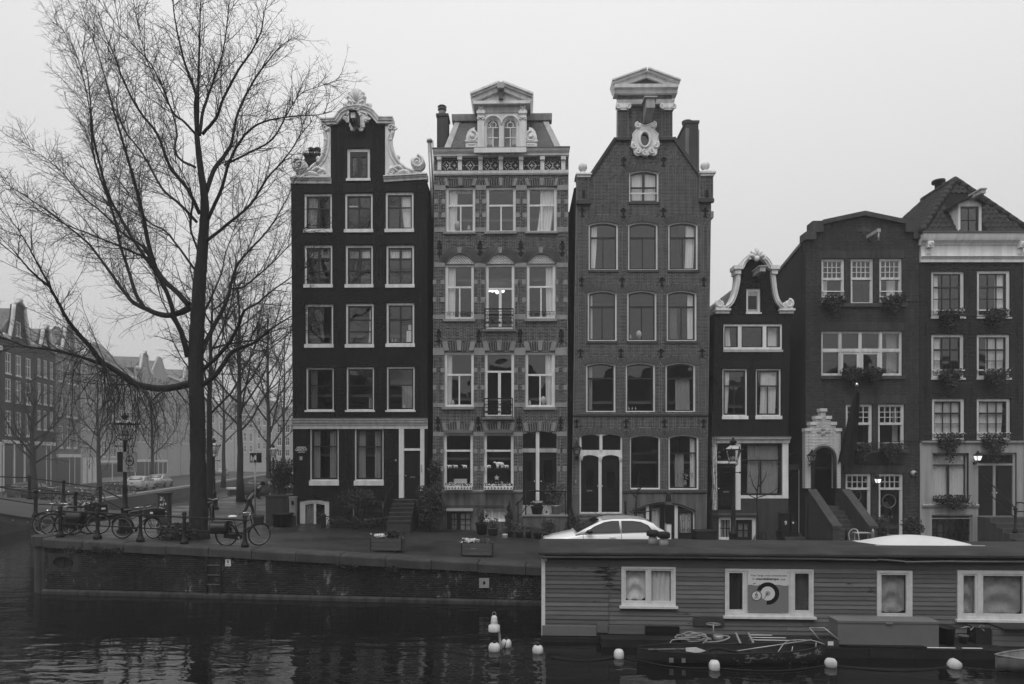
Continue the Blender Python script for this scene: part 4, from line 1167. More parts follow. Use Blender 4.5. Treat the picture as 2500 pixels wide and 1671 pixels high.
 d=MB().plate([(rc[0],rc[2]),(rc[1],rc[2]),(rc[1],rc[3]),(rc[0],rc[3])],[h.R(R4,180,1430,211,1535)and[(h.R(R4,180,1430,211,1535)[i],h.R(R4,180,1430,211,1535)[j])for i,j in((0,2),(1,2),(1,3),(0,3))],
 [(h.R(R4,233,1430,294,1535)[i],h.R(R4,233,1430,294,1535)[j])for i,j in((0,2),(1,2),(1,3),(0,3))]],.06,.12).build('basement_door',M['blackp'],r)
 for q in((180,211),(233,294)):
  rr=h.R(R4,q[0],1430,q[1],1535);bm=MB();panes_grid(d,((1,2),(1,2),(1,2)),rr[0],rr[1],rr[2],rr[3],.07,bm,None,tw=.035,bw=.035);bm.build('glazing_bar',M['blackp'],d)
  curtain(d,rr[0],rr[1],rr[2],rr[3],.22)
 rr=h.R(R4,130,1398,312,1412);h.box('door_hood','greywhite',rr[0],rr[1],-.28,.0,rr[2],rr[3]);rr=h.R(R4,120,1378,500,1390);h.box('plinth_band','bluestone',rr[0],rr[1],-.06,.0,rr[2],rr[3])
 h.win(R4,378,1400,520,1475,fw=.07,frame='white',sash='white',sw=.02,rows=((1,3),),sill=.03,cur=[(0,1,0,1)],y=.06)
 # stoop
 rr=h.R(R4,615,1425,874,1560)
 zs=rr[3]
 MB().box(rr[0],rr[1],-1.05,0.0,-.4,zs-.07).build('stoop',M['plaster_grey'],r);h.box('stoop_slab','stone',rr[0]-.04,rr[1]+.02,-1.1,0.0,zs-.068,zs)
 for i in range(4):h.box('step','bluestone',rr[0]-.3*(i+1),rr[0]-.3*i-.003,-1.0,-.02,-.4,zs-.2*(i+1))
 hr=[(-.30,.40),(-.25,.52),(-.1,.60),(.02,.80),(.12,.98),(.35,1.03),(1.0,1.03),(rr[1]-rr[0]-.05,1.03)]
 m=MB().tube([(rr[0]+a,-1.0,zs+b)for a,b in smooth_path(hr,3)],.035,6)
 m.tube([(rr[0]+a,-1.0,zs+b)for a,b in smooth_path([(-.2,-.02),(-.05,.05),(.1,.3),(.3,.42)],3)],.02,6)
 for a,t in((-.22,.5),(.12,.98),(rr[1]-rr[0]-.06,1.03)):m.tube([(rr[0]+a,-1.0,zs-(.55 if a<0 else .0)),(rr[0]+a,-1.0,zs+t)],.03,6)
 m.build('stoop_railing',M['iron'],r)
 # wall
 ol=h.P(R4,[(64,1640),(880,1640)])+h.P(R3,[(1123,715),(1123,580),(94,584),(94,718)])
 zpl=z4(1306)
 h.ex.append([(-1,-2),(20,-2),(20,zpl),(-1,zpl)])
 h.facade(ol,'mort_light','brick_h2',z_from=-.2,bl=.212,bh=.0655,jt=.0165,proud=.012,seed=22)
 pm_=MB().plate([(x4(65),-.5),(x4(880),-.5),(x4(880),sbm),(x4(65),sbm)],[[(a,max(b,-.45))for a,b in hh]for hh in h.holes if hh[0][1]<sbm and hh[2][1]<sbm]+[],-.035,-.002)if False else None
 # plaster plinth round its openings
 def slab(a,b,lo,hi):MB().box(x4(a),x4(b),-.035,0.0,lo,hi).build('plinth',M['plaster_grey'],r)
 slab(66,149,-.5,sbm);slab(149,301,z4(1411),sbm);slab(301,377,-.5,sbm);slab(377,521,z4(1399),sbm);slab(377,521,-.5,z4(1476));slab(521,611,-.5,sbm);slab(821,878,-.5,sbm)
 # frieze: brackets, patterned tile panels, two cornices
 rr=h.R(R3,92,683,1123,718);h.prof('lower_cornice','white',[(.02,rr[2]),(-.06,rr[2]),(-.10,rr[2]+.06),(-.12,rr[3]-.03),(-.06,rr[3]),(.02,rr[3])],rr[0],rr[1])
 r2=h.R(R3,92,533,1125,582);H_=r2[3]-r2[2]
 h.prof('main_cornice','white',[(.3,r2[2]),(-.22,r2[2]),(-.22,r2[2]+H_*.3),(-.32,r2[2]+H_*.55),(-.36,r2[3]-.06),(-.36,r2[3]-.03),(.3,r2[3])],r2[0],r2[1])
 h.prof('gutter_lead','lead',[(.3,r2[3]+.003),(-.40,r2[3]-.03),(-.40,r2[3]+.015),(.3,r2[3]+.04)],r2[0]-.03,r2[1]+.03)
 r3_=h.R(R3,405,538,800,576);h.box('cornice_break','white',r3_[0],r3_[1],-.44,-.37,r3_[2],r3_[3]-.01)
 posts=((122,150),(278,308),(435,465),(590,620),(745,775),(907,937),(1067,1097))
 for a,b in posts:
  q=h.R(R3,a,583,b,683);h.box('frieze_bracket','white',q[0],q[1],-.12,.01,q[2],q[3]);h.box('bracket_head','white',q[0]-.02,q[1]+.02,-.20,-.121,q[3]-.16,q[3])
 h.ex.append(arch(*h.R(R3,150,603,1067,682)))
 dm=lambda:MB().prism([(-.5,0),(0,-.5),(.5,0),(0,.5)],-.012,0).mesh('lozenge_tile',M['stone_white'])
 for k in range(6):
  q=h.R(R3,posts[k][1]+3,606,posts[k+1][0]-3,680)
  pnl=MB().box(q[0],q[1],-.012,.0,q[2],q[3]).build('tile_panel',M['brick_h6'],r)
  nx,nz_=13,7;sx=(q[1]-q[0])/(nx+1);sz=(q[3]-q[2])/(nz_+1)
  for i in range(nx):
   for j in range(nz_):
    if k in(1,4):di=i-6;on=(abs(di)+abs(j-3)<=1)or(abs(di)+abs(j-3)==4)or abs(di)+abs(j-3)==3 and abs(di)>3-3 and j==3 or abs(di)==6 and j==3
    else:di=(i%7)-3;on=(abs(di)+abs(j-3)<=1)or(abs(di)+abs(j-3)>=4 and abs(di)+abs(j-3)<6 and(i+j)%2==0)or i==6 and j%2==1
    if on:inst('lozenge_tile',shared('dm',dm),pnl,(q[0]+sx*(i+1),-.013,q[2]+sz*(j+1)),(sx*1.02,1,sz*1.02))
    # mansard
 mz0=r2[3]+.03;e=h.P(R3,[(150,535),(252,300),(965,293),(1085,527)]);zt=e[1][1];back=1.15
 Wd=x4(880)
 corner=[(e[0][0]+.05,.05,mz0),(e[3][0]-.05,.05,mz0),(e[2][0],back,zt+.55),(e[1][0],back,zt+.55)]
 def on_slope(px,py):
  a=corner[0];b=corner[3];best=None
  for it in range(30):
   t=it/29;y=a[1]+(b[1]-a[1])*t;z=a[2]+(b[2]-a[2])*t;X,Z=h.fr.p(px,py,-y)
   if best is None or abs(Z-z)<best[0]:best=(abs(Z-z),X,y,z)
  return best[1:]
 tl=on_slope(*R3(258,305));tr=on_slope(*R3(960,300));bl_=on_slope(*R3(165,533));br=on_slope(*R3(1072,526))
 body=MB();V=[bl_,br,tr,tl]
 V=[tuple(v)for v in V];Vb=[(v[0]*(1),8.8 if i<2 else 7.8,v[2])for i,v in enumerate(V)]
 body.add(V+Vb,[(0,1,2,3),(1,5,6,2),(0,3,7,4),(3,2,6,7),(4,7,6,5)])
 roof=body.build('mansard_roof',M['slate'],r)
 nrm=Vector((0,-(V[3][2]-V[0][2]),(V[3][1]-V[0][1]))).normalized()
 up=(Vector(V[3])-Vector(V[0]));up.x=0;Lup=up.length;up.normalize();ri=Vector((1,0,0))
 dw,dh=.27,.30;o=Vector((V[0][0],V[0][1],V[0][2]))
 lz=shared('slate_l',lambda:MB().add([(0,0,-.52),(.52,0,0),(0,0,.52),(-.52,0,0),(0,.035,-.56),(.55,.02,0),(0,.0,.52),(-.55,.02,0)],[(4,5,6,7),(0,1,5,4),(3,0,4,7)]).mesh('slate',M['slate']))
 dorm=(h.fr.p(*R3(330,500))[0],h.fr.p(*R3(885,500))[0])
 lx=lambda t:V[0][0]+(V[3][0]-V[0][0])*t;rx_=lambda t:V[1][0]+(V[2][0]-V[1][0])*t
 cnt=0
 for j in range(-1,int(Lup/(dh/2))+1):
  t=(j+1)*dh/2/Lup
  if t>=.97:break
  x=lx(0)-.5+(dw/2 if j%2 else 0)
  while x<rx_(0)+.5:
   if lx(t)+.12<x<rx_(t)-.12 and not(dorm[0]+.1<x<dorm[1]-.1):
    p=o+up*(t*Lup)+nrm*.004;s=inst('slate',lz,roof,(x,p.y,p.z),(dw,1,dh));s.rotation_euler[0]=-math.atan2(up.y,up.z)+rnd.uniform(-.02,.02);cnt+=1
   x+=dw
 for a,b in((V[0],V[3]),(V[1],V[2])):
  sg=1 if a is V[0]else-1
  A,B=Vector(a),Vector(b);q=[A+Vector((sg*-.03,0,0))+nrm*.03,A+Vector((sg*.26,0,0))+nrm*.03,B+Vector((sg*.22,0,0))+nrm*.03,B+Vector((sg*-.03,0,0))+nrm*.03]
  q2=[v-nrm*.12 for v in q];MB().add([tuple(v)for v in q+q2],[(0,1,2,3),(0,4,5,1),(1,5,6,2),(2,6,7,3),(3,7,4,0),(7,6,5,4)]).build('hip_board',M['greywhite'],r)
 zc=V[3][2];yc=V[3][1]
 for a,b in((232,428),(802,995)):
  xa=h.fr.p(*R3(a,280),-yc)[0];xb_=h.fr.p(*R3(b,280),-yc)[0]
  h.prof('top_cornice','greywhite',[(yc+.3,zc),(yc-.12,zc),(yc-.16,zc+.1),(yc-.2,zc+.2),(yc-.22,zc+.26),(yc+.3,zc+.3)],xa,xb_)
  # dormer
 f=lambda pts:h.P(R3,pts)
 dz0,dz1=r2[3]+.02,f([(600,235)])[0][1]
 dx0,dx1=f([(426,400)])[0][0],f([(803,400)])[0][0];dy=-.02
 hl=[]
 for a,b in((492,596),(624,730)):
  p=h.R(R3,a,280,b,532);hl.append(arch(p[0],p[1],dz0+.01,p[3],(p[1]-p[0])/2-.01,10))
 dwall=MB().plate([(dx0,dz0),(dx1,dz0),(dx1,dz1),(dx0,dz1)],hl,dy,dy+.16).build('dormer',M['white'],r)
 MB().box(dx0+.02,dx1-.02,dy+.165,2.4,dz0,dz1).build('dormer_cheek',M['lead'],dwall)if False else MB().box(dx0+.01,dx0+.08,dy+.165,2.2,dz0,dz1).box(dx1-.08,dx1-.01,dy+.165,2.2,dz0,dz1).build('dormer_cheek',M['lead'],dwall)
 for k,hh in enumerate(hl):
  xs=[p[0]for p in hh];zs_=[p[1]for p in hh];x0,x1,z1=min(xs),max(xs),max(zs_);zsp=z1-(x1-x0)/2
  m=MB();m.plate([(x0+(x-x0),z)for x,z in hh],[[((x0+x1)/2+(x-(x0+x1)/2)*.86,dz0+.07+(z-dz0)*.93-.02)for x,z in hh]],dy+.06,dy+.12)
  panes_grid(dwall,((.27,1,.04),(.33,2,.04),(.40,2)),x0+.07,x1-.07,dz0+.06,z1-.03,dy+.07,m,None,bw=.04)
  m.box((x0+x1)/2-.02,(x0+x1)/2+.02,dy+.062,dy+.10,zsp+.1,z1)
  ring=[((x0+x1)/2+.14*math.cos(t),dy+.08,zsp+.02+.14*math.sin(t))for t in[2*PI*i/16 for i in range(16)]];m.tube(ring,.022,6,closed=True)
  m.build('dormer_sash',M['white'],dwall)
  curtain(dwall,x0+.02,x0+(x1-x0)*.5,dz0,z1-.1,dy+.3)if k==0 else curtain(dwall,x1-.25,x1,dz0,z1-.1,dy+.3)
  rg=MB().tube([((x0+x1)/2+((x1-x0)/2+.09)*math.cos(t),dy-.02,zsp+((x1-x0)/2+.09)*math.sin(t))for t in[PI*i/14 for i in range(15)]],.05,6)
  rg.build('hood_mould',M['white'],dwall)
 for a,b in((427,478),(746,799)):
  p=h.R(R3,a,246,b,534);m=MB().box(p[0],p[1],dy-.10,dy-.002,dz0,p[3]).box(p[0]-.04,p[1]+.04,dy-.15,dy-.002,p[3]-.06,p[3]+.06)
  xm=(p[0]+p[1])/2;spiral(m,(xm-.1,p[3]-.28),.09,.02,1.2,dy-.12,.035,0,1,14);spiral(m,(xm+.1,p[3]-.28),.09,.02,1.2,dy-.12,.035,PI,-1,14)
  m.build('dormer_pilaster',M['white'],dwall)
  q=h.R(R3,a+6,192,b-6,230);m=MB().box(q[0],q[1],dy-.07,dy,q[2],q[3]);cm=(q[0]+q[1])/2;zm=(q[2]+q[3])/2
  m.build('rosette_panel',M['greywhite'],dwall)
  m=MB().box(cm-.02,cm+.02,dy-.10,dy-.071,q[2]+.03,q[3]-.03).box(q[0]+.03,q[1]-.03,dy-.098,dy-.071,zm-.02,zm+.02)
  for sx in(-1,1):
   for sz in(-1,1):m.box(cm+sx*.09-.04,cm+sx*.09+.04,dy-.096,dy-.071,zm+sz*.09-.04,zm+sz*.09+.04)
  m.build('rosette',M['white'],dwall)
 m=MB().box((dx0+dx1)/2-.07,(dx0+dx1)/2+.07,dy-.08,dy-.002,dz0,dz0+(dz1-dz0)*.62);m.build('dormer_column',M['white'],dwall)
 q=h.R(R3,428,180,800,242);h.box('entablature','greywhite',q[0],q[1],dy-.04,dy+.3,q[2]+.002,q[3])
 # pediment
 a,b,c=f([(398,176)])[0],f([(826,176)])[0],f([(607,76)])[0]
 pd=MB().prism([(a[0]+.1,a[1]),(b[0]-.1,a[1]),c],dy-.02,2.0).build('pediment',M['white'],r)
 h.box('pediment_base','white',a[0]-.02,b[0]+.02,dy-.22,dy+.3,a[1]-.09,a[1]+.045)
 for s,(p0,p1)in enumerate((((385,150),(607,60)),((607,60),(840,150)))):
  P0,P1=f([p0])[0],f([p1])[0];d=Vector((P1[0]-P0[0],P1[1]-P0[1]));n_=Vector((-d.y,d.x)).normalized()
  m=MB()
  for lo,hi,yy in((-.12,.06,-.16),(.06,.14,-.26),(.14,.22,-.34)):
   m.prism([(P0[0]+n_.x*lo,P0[1]+n_.y*lo),(P1[0]+n_.x*lo,P1[1]+n_.y*lo),(P1[0]+n_.x*hi,P1[1]+n_.y*hi),(P0[0]+n_.x*hi,P0[1]+n_.y*hi)],dy+yy,2.1)
  m.build('raking_cornice',M['white'],r)
 q=h.R(R3,583,62,630,165);MB().box(q[0],q[1],dy-.6,dy,q[2]+.35,q[3]).build('hoist_beam',M['greywhite'],r);MB().box(q[0]+.05,q[1]-.05,dy-.4,dy,q[2],q[2]+.345).build('hoist_block',M['lead'],r)
 # side scrolls of the dormer
 for sg,xc in((-1,385),(1,836)):
  ce=f([(xc,425)])[0];m=MB()
  pts=f([(430,455),(340,455),(338,420),(350,385),(375,360),(405,350),(402,378),(430,392)]if sg<0 else[(795,455),(882,455),(880,415),(868,380),(845,355),(818,350),(822,375),(795,388)][::-1])
  A=sum(pts[i][0]*pts[(i+1)%8][1]-pts[(i+1)%8][0]*pts[i][1]for i in range(8));m.prism(pts if A>0 else pts[::-1],dy,dy+.15)
  spiral(m,ce,.28,.03,1.6,dy-.02,.06,PI/2,sg,28);m.ball((ce[0],dy-.03,ce[1]),.09,10,6)
  m.build('dormer_scroll',M['white'],r)
  q=h.R(R3,*((335,455,430,534)if sg<0 else(788,455,883,530)));m=MB().box(q[0],q[1],dy,dy+.3,dz0,q[3]).box(q[0]-.03,q[1]+.03,dy-.05,dy+.3,q[3]-.05,q[3]+.03)
  m.build('scroll_pedestal',M['white'],r);MB().plate([(q[0]+.08,dz0+.08),(q[1]-.08,dz0+.08),(q[1]-.08,q[3]-.12),(q[0]+.08,q[3]-.12)],[[(q[0]+.13,dz0+.13),(q[1]-.13,dz0+.13),(q[1]-.13,q[3]-.17),(q[0]+.13,q[3]-.17)]],dy-.03,dy-.001).build('pedestal_frame',M['white'],r)
 Zs=r2[3]
 shell(r,Wd-.05,Zs-.02,9.0,x0=.05)
 q=h.fr.p(*R3(115,245),-.8);q2=h.fr.p(*R3(197,245),-.8)
 chimney(h,q[0],q2[0],.8,1.5,Zs-.4,q[1],'brick_h3',(((q[0]+q2[0])/2-.05,.17,.55),))
 # flue pipes in the gap beside the house
 m=MB();a=h.fr.p(*R3(58,460),-.5);
 m.tube([(a[0],.5,a[1]),(a[0]+.12,.5,h.fr.p(*R3(75,800))[1]),(a[0]+.16,.5,h.fr.p(*R3(82,1010))[1])],.09,8);m.lathe([(.13,0),(.13,.1),(.1,.14)],(a[0],.5,a[1]-.02),8)
 m.build('flue_pipe',M['steel'],r);MB().tube([(a[0]+.16,.45,a[1]+.03),(a[0]+.26,.45,h.fr.p(*R3(75,900))[1])],.03,6).build('vent_pipe',M['steel'],r)
 return h
H2=house_two()
# ---------------------------------------------------------------- 3: the brick house with the raised pediment
def house_three():
 h=House(1400,28.9,-0.012,.95,'brown brick house with ball finials, raised pediment and white oval cartouche');r=h.root
 z6=lambda y:h.fr.p(*R6(480,y))[1];x6=lambda x:h.fr.p(*R6(x,1000))[0]
 kw=dict(fw=.065,ft=.06,fb=.06,sash='dark_sash',sw=.055,bw=.05,tw=.07,sill=.10,sillmat='bluestone',over=.04,y=.08)
 R_=.12
 T=((.30,1,.075),(.70,2,.05,.045));O=((.30,1,.075),(.70,1))
 def W(zf,x0,y0,x1,y1,rows,cur=(),rise=R_,**k):
  rc=h.R(zf,x0,y0,x1,y1);h.holes.append(arch(*rc,rise));window(r,rc,rise=rise,rows=rows,cur=cur,**{**kw,**k});soldier_arch(h,(rc[0],rc[1],rc[2],rc[3]+.01),rise,.30,'brick_h3',n=30,splay=.3);return rc
 at=W(R5,482,740,691,970,((.53,2,.06,.11),(.47,2)),[(.02,.46,.0,.95,0,'curtain'),(.54,.98,0,.95,0,'curtain')])
 MB().box(at[0]+.05,at[1]-.05,.02,.05,h.fr.p(*R5(580,909))[1],h.fr.p(*R5(580,902))[1]).build('guard_bar',M['white'],r)
 for i,(a,b)in enumerate(((195,403),(475,685),(760,969))):
  W(R5,a,1107,b,1452,T,[[(0,.28,0,1,-.08)],[],[(.65,.97,0,1,-.05)]][i])
 for i,(a,b)in enumerate(((160,333),(396,571),(633,811))):
  W(R6,a,71,b,376,T,[[(0,.14,0,1)],[],[(.75,1,0,1,0),(.1,.35,0,.7,0,'room')]][i])
 for i,(a,b)in enumerate(((150,325),(387,562),(625,803))):
  W(R6,a,502,b,801,O,[[(0,.2,0,1,0,'curtain2')],[],[(.35,.9,0,.7,0,'curtain2')]][i],sill=0)
 W(R6,412,934,592,1262,((.33,1,.06),(.67,1)),fw=.05,sill=0)
 W(R6,643,934,823,1264,((.32,1,.06),(.68,1)),[(.22,.55,0,.65,0,'curtain2'),(.78,.98,0,1,0,'curtain')],sill=0)
 st=lambda nm,y1,y0,a,b,d,mat='bluestone':h.prof(nm,mat,[(.01,z6(y1)),(-d*.6,z6(y1)),(-d,z6(y1)+.05),(-d,z6(y0)-.02),(-d*.5,z6(y0)),(.01,z6(y0))],x6(a),x6(b))
 st('sill_band',828,808,72,878,.07)
 st('string_course',1288,1266,365,868,.10)
 # twin doors
 rc=h.hole(R6,110,930,365,1412,rise=.14);x0,x1,zb,zt=rc
 soldier_arch(h,(x0,x1,zb,zt+.01),.14,.30,'brick_h3',n=40,splay=.3)
 fr_=MB();fo=arch(x0,x1,zb,zt,.14)
 def hole_arc(a,b,lo,hi,rise):p=h.R(R6,a,hi,b,lo);return arch(p[0],p[1],p[2],p[3],rise,8)
 hs=[hole_arc(122,230,1027,934,.08),hole_arc(248,357,1027,934,.08),hole_arc(119,225,1400,1057,.11),hole_arc(243,352,1400,1057,.11)]
 fr_.plate(fo,hs,.06,.15);dfr=fr_.build('door_frame',M['white'],r)
 m=MB()
 for xx in(120,236,356):
  q=h.fr.p(*R6(xx,1072));m.box(q[0]-.08,q[0]+.08,.0,.06,q[1]-.05,q[1]+.06);m.box(q[0]-.06,q[0]+.06,.02,.06,q[1]-.13,q[1]-.051)
 q=h.fr.p(*R6(238,960));m.box(q[0]-.05,q[0]+.05,.02,.06,h.fr.p(*R6(238,1030))[1],h.fr.p(*R6(238,930))[1]);m.build('pilaster_cap',M['white'],dfr)
 for a,b,pos in((119,225,.94),(243,352,.06)):
  p=h.R(R6,a,1057,b,1402)
  door(r,(p[0],p[1],p[2],p[3]),rise=.11,y=.15,glass=((.30,.72,.43,.70),),panels=((.12,.88,.80,.93),(.14,.86,.73,.79),(.1,.9,.21,.29),(.1,.9,.12,.19),(.1,.9,.03,.10),(.1,.9,.31,.36)),knob=pos,slot=.37 if a==119 else None)
  p=h.R(R6,a,934,b,1027);window(r,(p[0],p[1],p[2],p[3]),rise=.08,fw=.02,y=.15,frame='dark_sash',sw=.02,sill=0,rows=((1,1),))
  # lantern by the doors and a bell
 q=h.fr.p(*R6(90,1030));wall_lantern(r,q[0],q[1],.34,False)
 q=h.fr.p(*R6(87,1215));MB().box(q[0]-.03,q[0]+.03,-.03,0,q[1]-.05,q[1]+.05).build('bell',M['greywhite'],r)
 # plinth with the wide arched basement front
 zp=z6(1288)
 bx=h.R(R6,428,1342,798,1560);ba=arch(bx[0],bx[1],-.45,bx[3],.38,14);h.holes.append(ba)
 MB().plate([(x6(366),-.46),(x6(868),-.46),(x6(868),zp),(x6(366),zp)],[arch(bx[0],bx[1],-.452+.0,bx[3],.38,14)],-.045,.0).build('plinth',M['plaster_grey'],r)if False else None
 outer=[(x6(366),-.45),(bx[0],-.45)]+ba[2:][::-1]+[(bx[1],-.45),(x6(868),-.45),(x6(868),zp),(x6(366),zp)]
 MB().prism(outer,-.045,.0).build('plinth',M['plaster_grey'],r)
 MB().box(x6(66),x6(109),-.045,0,-.45,zp).build('plinth',M['plaster_grey'],r)
 mf=MB();fw_=.05
 def lim(x):
  iv=[p for p in ba[2:]];
  for(xa,za),(xb,zb_)in zip(iv,iv[1:]):
   if min(xa,xb)<=x<=max(xa,xb):return za+(zb_-za)*(x-xa)/(xb-xa)
  return bx[3]-.3
 mf.plate(ba,[[(p[0]*.0+(bx[0]+bx[1])/2+(p[0]-(bx[0]+bx[1])/2)*.965,p[1]if k<2 else p[1]-.06)for k,p in enumerate([(a,b+.0)for a,b in[(ba[0][0],-.42),(ba[1][0],-.42)]+ba[2:]])]],.05,.13)
 for xx in(518,690):
  X=x6(xx);mf.box(X-.07,X+.07,.045,.13,-.42,lim(X)-.02)
 bf=mf.build('basement_frame',M['white'],r)
 # barred side lights and the door between
 def grille(a,b,lo,hi):
  m=MB();x0_,x1_=a,b;w2=(b-a)/2
  for i in range(7):xx=a+(b-a)*(i+.5)/7;m.tube([(xx,.02,lo),(xx,.02,hi-.35)],.010,5)
  for s in(0,1):
   for zz,rr,n_ in((hi-.28,w2*.42,1.6),(lo+.14,w2*.36,1.4)):spiral(m,(a+w2*(s+.5),zz),rr,.03,n_,.02,.012,PI/2,1 if s else-1,24)
  m.tube([(a,.02,lo+.02),(b,.02,lo+.02)],.012,5);m.build('window_grille',M['iron'],bf)
 for a,b in((438,505),(708,788)):
  A,B=x6(a),x6(b);t=min(lim(A),lim(B))-.08
  MB().plate([(A-.05,-.2),(B+.05,-.2),(B+.05,lim((A+B)/2)-.07),(A-.05,lim((A+B)/2)-.07)],[[(A+.03,.12),(B-.03,.12),(B-.03,t-.04),(A+.03,t-.04)]],.09,.14).build('side_light',M['dark_sash'],bf)
  inst('pane',shared('pane_glass',pane_mesh),bf,(A,.12,.1),(B-A,1,t-.1));curtain(bf,A,B,-.1,t,.22);grille(A+.02,B-.02,.1,t-.02)
 A,B=x6(530),x6(678);t=bx[3]-.12
 MB().plate([(A,-.3),(B,-.3),(B,t),(A,t)],[[(A+.10,.25),(A+(B-A)*.42,.25),(A+(B-A)*.42,t-.1),(A+.10,t-.1)],[(A+(B-A)*.62,.25),(B-.10,.25),(B-.10,t-.1),(A+(B-A)*.62,t-.1)]],.10,.16).build('basement_door',M['blackp'],bf)
 inst('pane',shared('pane_glass',pane_mesh),bf,(A,.15,.2),(B-A,1,t-.3));curtain(bf,A+.08,B-.08,.2,t-.08,.26)
 m=MB().tube([(p[0],-.07,p[1]+.03)for p in ba[2:]],.045,6);m.build('hood_mould',M['bluestone'],r)
 steps(r,x6(100),x6(372),z6(1408),2,.16,.3,'plaster_grey',land=.6)
 MB().tube([(x6(377),-.35,z6(1330)),(x6(377),-.35,z6(1420))],.05,8).build('stair_post',M['iron'],r)
 for zf,xs,y0,y1 in((R5,(443,725),658,715),(R5,(150,440,723,1020),1018,1075),(R5,(145,432,715,1010),1508,1565),(R6,(115,357,597,843),424,472),(R6,(92,388,618,852),845,892)):
  for x_ in xs:cross_anchor(h,zf,x_,y0,y1)
  # outline
 ol=h.P(R6,[(62,1640),(868,1640)])+h.P(R5,[(1066,800),(975,800),(968,770),(785,520),(785,205),(400,205),(398,520),(215,790),(208,810),(110,810)])
 h.ex.append([(-1,-2),(20,-2),(20,zp),(-1,zp)])
 rc=h.R(R5,480,330,706,505)
 h.facade(ol,'mort_h3','brick_h3',z_from=-.2,bl=.208,bh=.0635,jt=.0160,proud=.011,seed=23)
 # pilasters on the raised neck
 for a,b in((400,476),(710,786)):
  q=h.R(R5,a,328,b,520);pw=MB().box(q[0],q[1],-.09,-.014,q[2],q[3]).build('pilaster',M['mort_h3'],r)
  bricks('brickwork',pw,M['brick_h3'],[(q[0],q[2]),(q[1],q[2]),(q[1],q[3]),(q[0],q[3])],[],y=-.09,seed=31)
  MB().box(q[0]-.06,q[1]+.06,-.16,-.014,q[2]-.12,q[2]-.002).build('pilaster_foot',M['brick_h3'],r)
 for a,b in((388,487),(696,804)):
  q=h.R(R5,a,287,b,330);m=MB().box(q[0]+.05,q[1]-.05,-.20,.0,q[2]+.08,q[3]);zc=q[2]+.12
  for sx in(q[0]+.1,q[1]-.1):spiral(m,(sx,zc),.12,.02,1.5,-.21,.045,PI/2,1 if sx<(q[0]+q[1])/2 else-1,18)
  m.box(q[0]+.08,q[1]-.08,-.18,0,q[2],q[2]+.079);m.build('capital',M['stone_white'],r)
 q=h.R(R5,392,262,796,288);h.prof('neck_band','white',[(.3,q[2]),(-.16,q[2]),(-.2,q[2]+.08),(-.24,q[3]),(.3,q[3])],q[0],q[1])
 q=h.R(R5,372,163,818,212);H_=q[3]-q[2]
 h.prof('pediment_base','white',[(.3,q[2]),(-.16,q[2]),(-.2,q[2]+H_*.4),(-.34,q[2]+H_*.55),(-.36,q[3]),(.3,q[3])],q[0],q[1])
 a,b,c=h.P(R5,[(400,166),(795,166),(600,92)])
 MB().prism([a,b,c],-.08,.3).build('tympanum',M['brick_h3'],r)
 for p0,p1 in(((360,152),(600,68)),((600,68),(829,152))):
  P0,P1=h.P(R5,[p0,p1]);d=Vector((P1[0]-P0[0],P1[1]-P0[1]));n_=Vector((-d.y,d.x)).normalized();m=MB()
  for lo,hi,yy in((-.20,-.02,-.20),(-.02,.07,-.32),(.07,.13,-.40)):
   m.prism([(P0[0]+n_.x*lo,P0[1]+n_.y*lo),(P1[0]+n_.x*lo,P1[1]+n_.y*lo),(P1[0]+n_.x*hi,P1[1]+n_.y*hi),(P0[0]+n_.x*hi,P0[1]+n_.y*hi)],yy,.4)
  m.build('raking_cornice',M['white'],r)
  # hoist beam (slanted white hood) and the oval cartouche
 q=h.R(R5,572,298,640,398);m=MB().box(q[0]+.05,q[1],-.75,0,q[3]-.42,q[3]).box(q[0]-.05,q[1]+.10,-.82,0,q[3]+.002,q[3]+.06)
 m.add([(q[0]+.05,-.75,q[3]-.423),(q[1],-.75,q[3]-.423),(q[1],0,q[2]-.1),(q[0]+.05,0,q[2]-.1),(q[0]+.05,0,q[3]-.423),(q[1],0,q[3]-.423)],[(0,1,2,3),(0,3,4),(1,5,2)])
 m.build('hoist_beam',M['greywhite'],r)
 cp=h.P(R5,[(525,432),(545,423),(560,428),(575,437),(600,437),(622,428),(640,421),(662,425),(667,445),(655,462),(662,480),(683,500),(678,520),(687,560),(684,590),(670,610),(672,632),(650,650),(620,640),(600,653),(575,650),(560,640),(540,650),(517,635),(512,605),(497,585),(500,545),(508,520),(503,505),(520,480),(535,462),(525,450)])
 oc=h.fr.p(*R5(588,538));hx,hz=33*.3445*28.9/F,49*.3445*28.9/F
 oval=[(oc[0]+hx*math.cos(t),oc[1]+hz*math.sin(t))for t in[2*PI*i/20 for i in range(20)]]
 cs=smooth_path(cp+[cp[0]],2)[:-1]
 m=MB().plate(cs[::-1],[oval],-.14,.0)
 m.tube([(oc[0]+hx*1.12*math.cos(t),-.15,oc[1]+hz*1.1*math.sin(t))for t in[2*PI*i/24 for i in range(24)]],.06,6,closed=True)
 m.tube([(x_,-.13,z_)for x_,z_ in cs],.035,6,closed=True)
 for x_,y_,s_ in((541,440,1),(648,437,-1),(541,622,-1),(641,623,1),(512,586,1),(668,580,-1),(588,634,1)):spiral(m,h.fr.p(*R5(x_,y_)),.14,.03,1.4,-.17,.055,PI/2,s_,18)
 ct=m.build('cartouche',M['stone_white'],r)
 MB().prism(oval,-.04,-.03).build('oval_pane',M['glass_dark'],ct);MB().prism(oval,-.005,.0).build('oval_backing',M['greywhite'],ct)
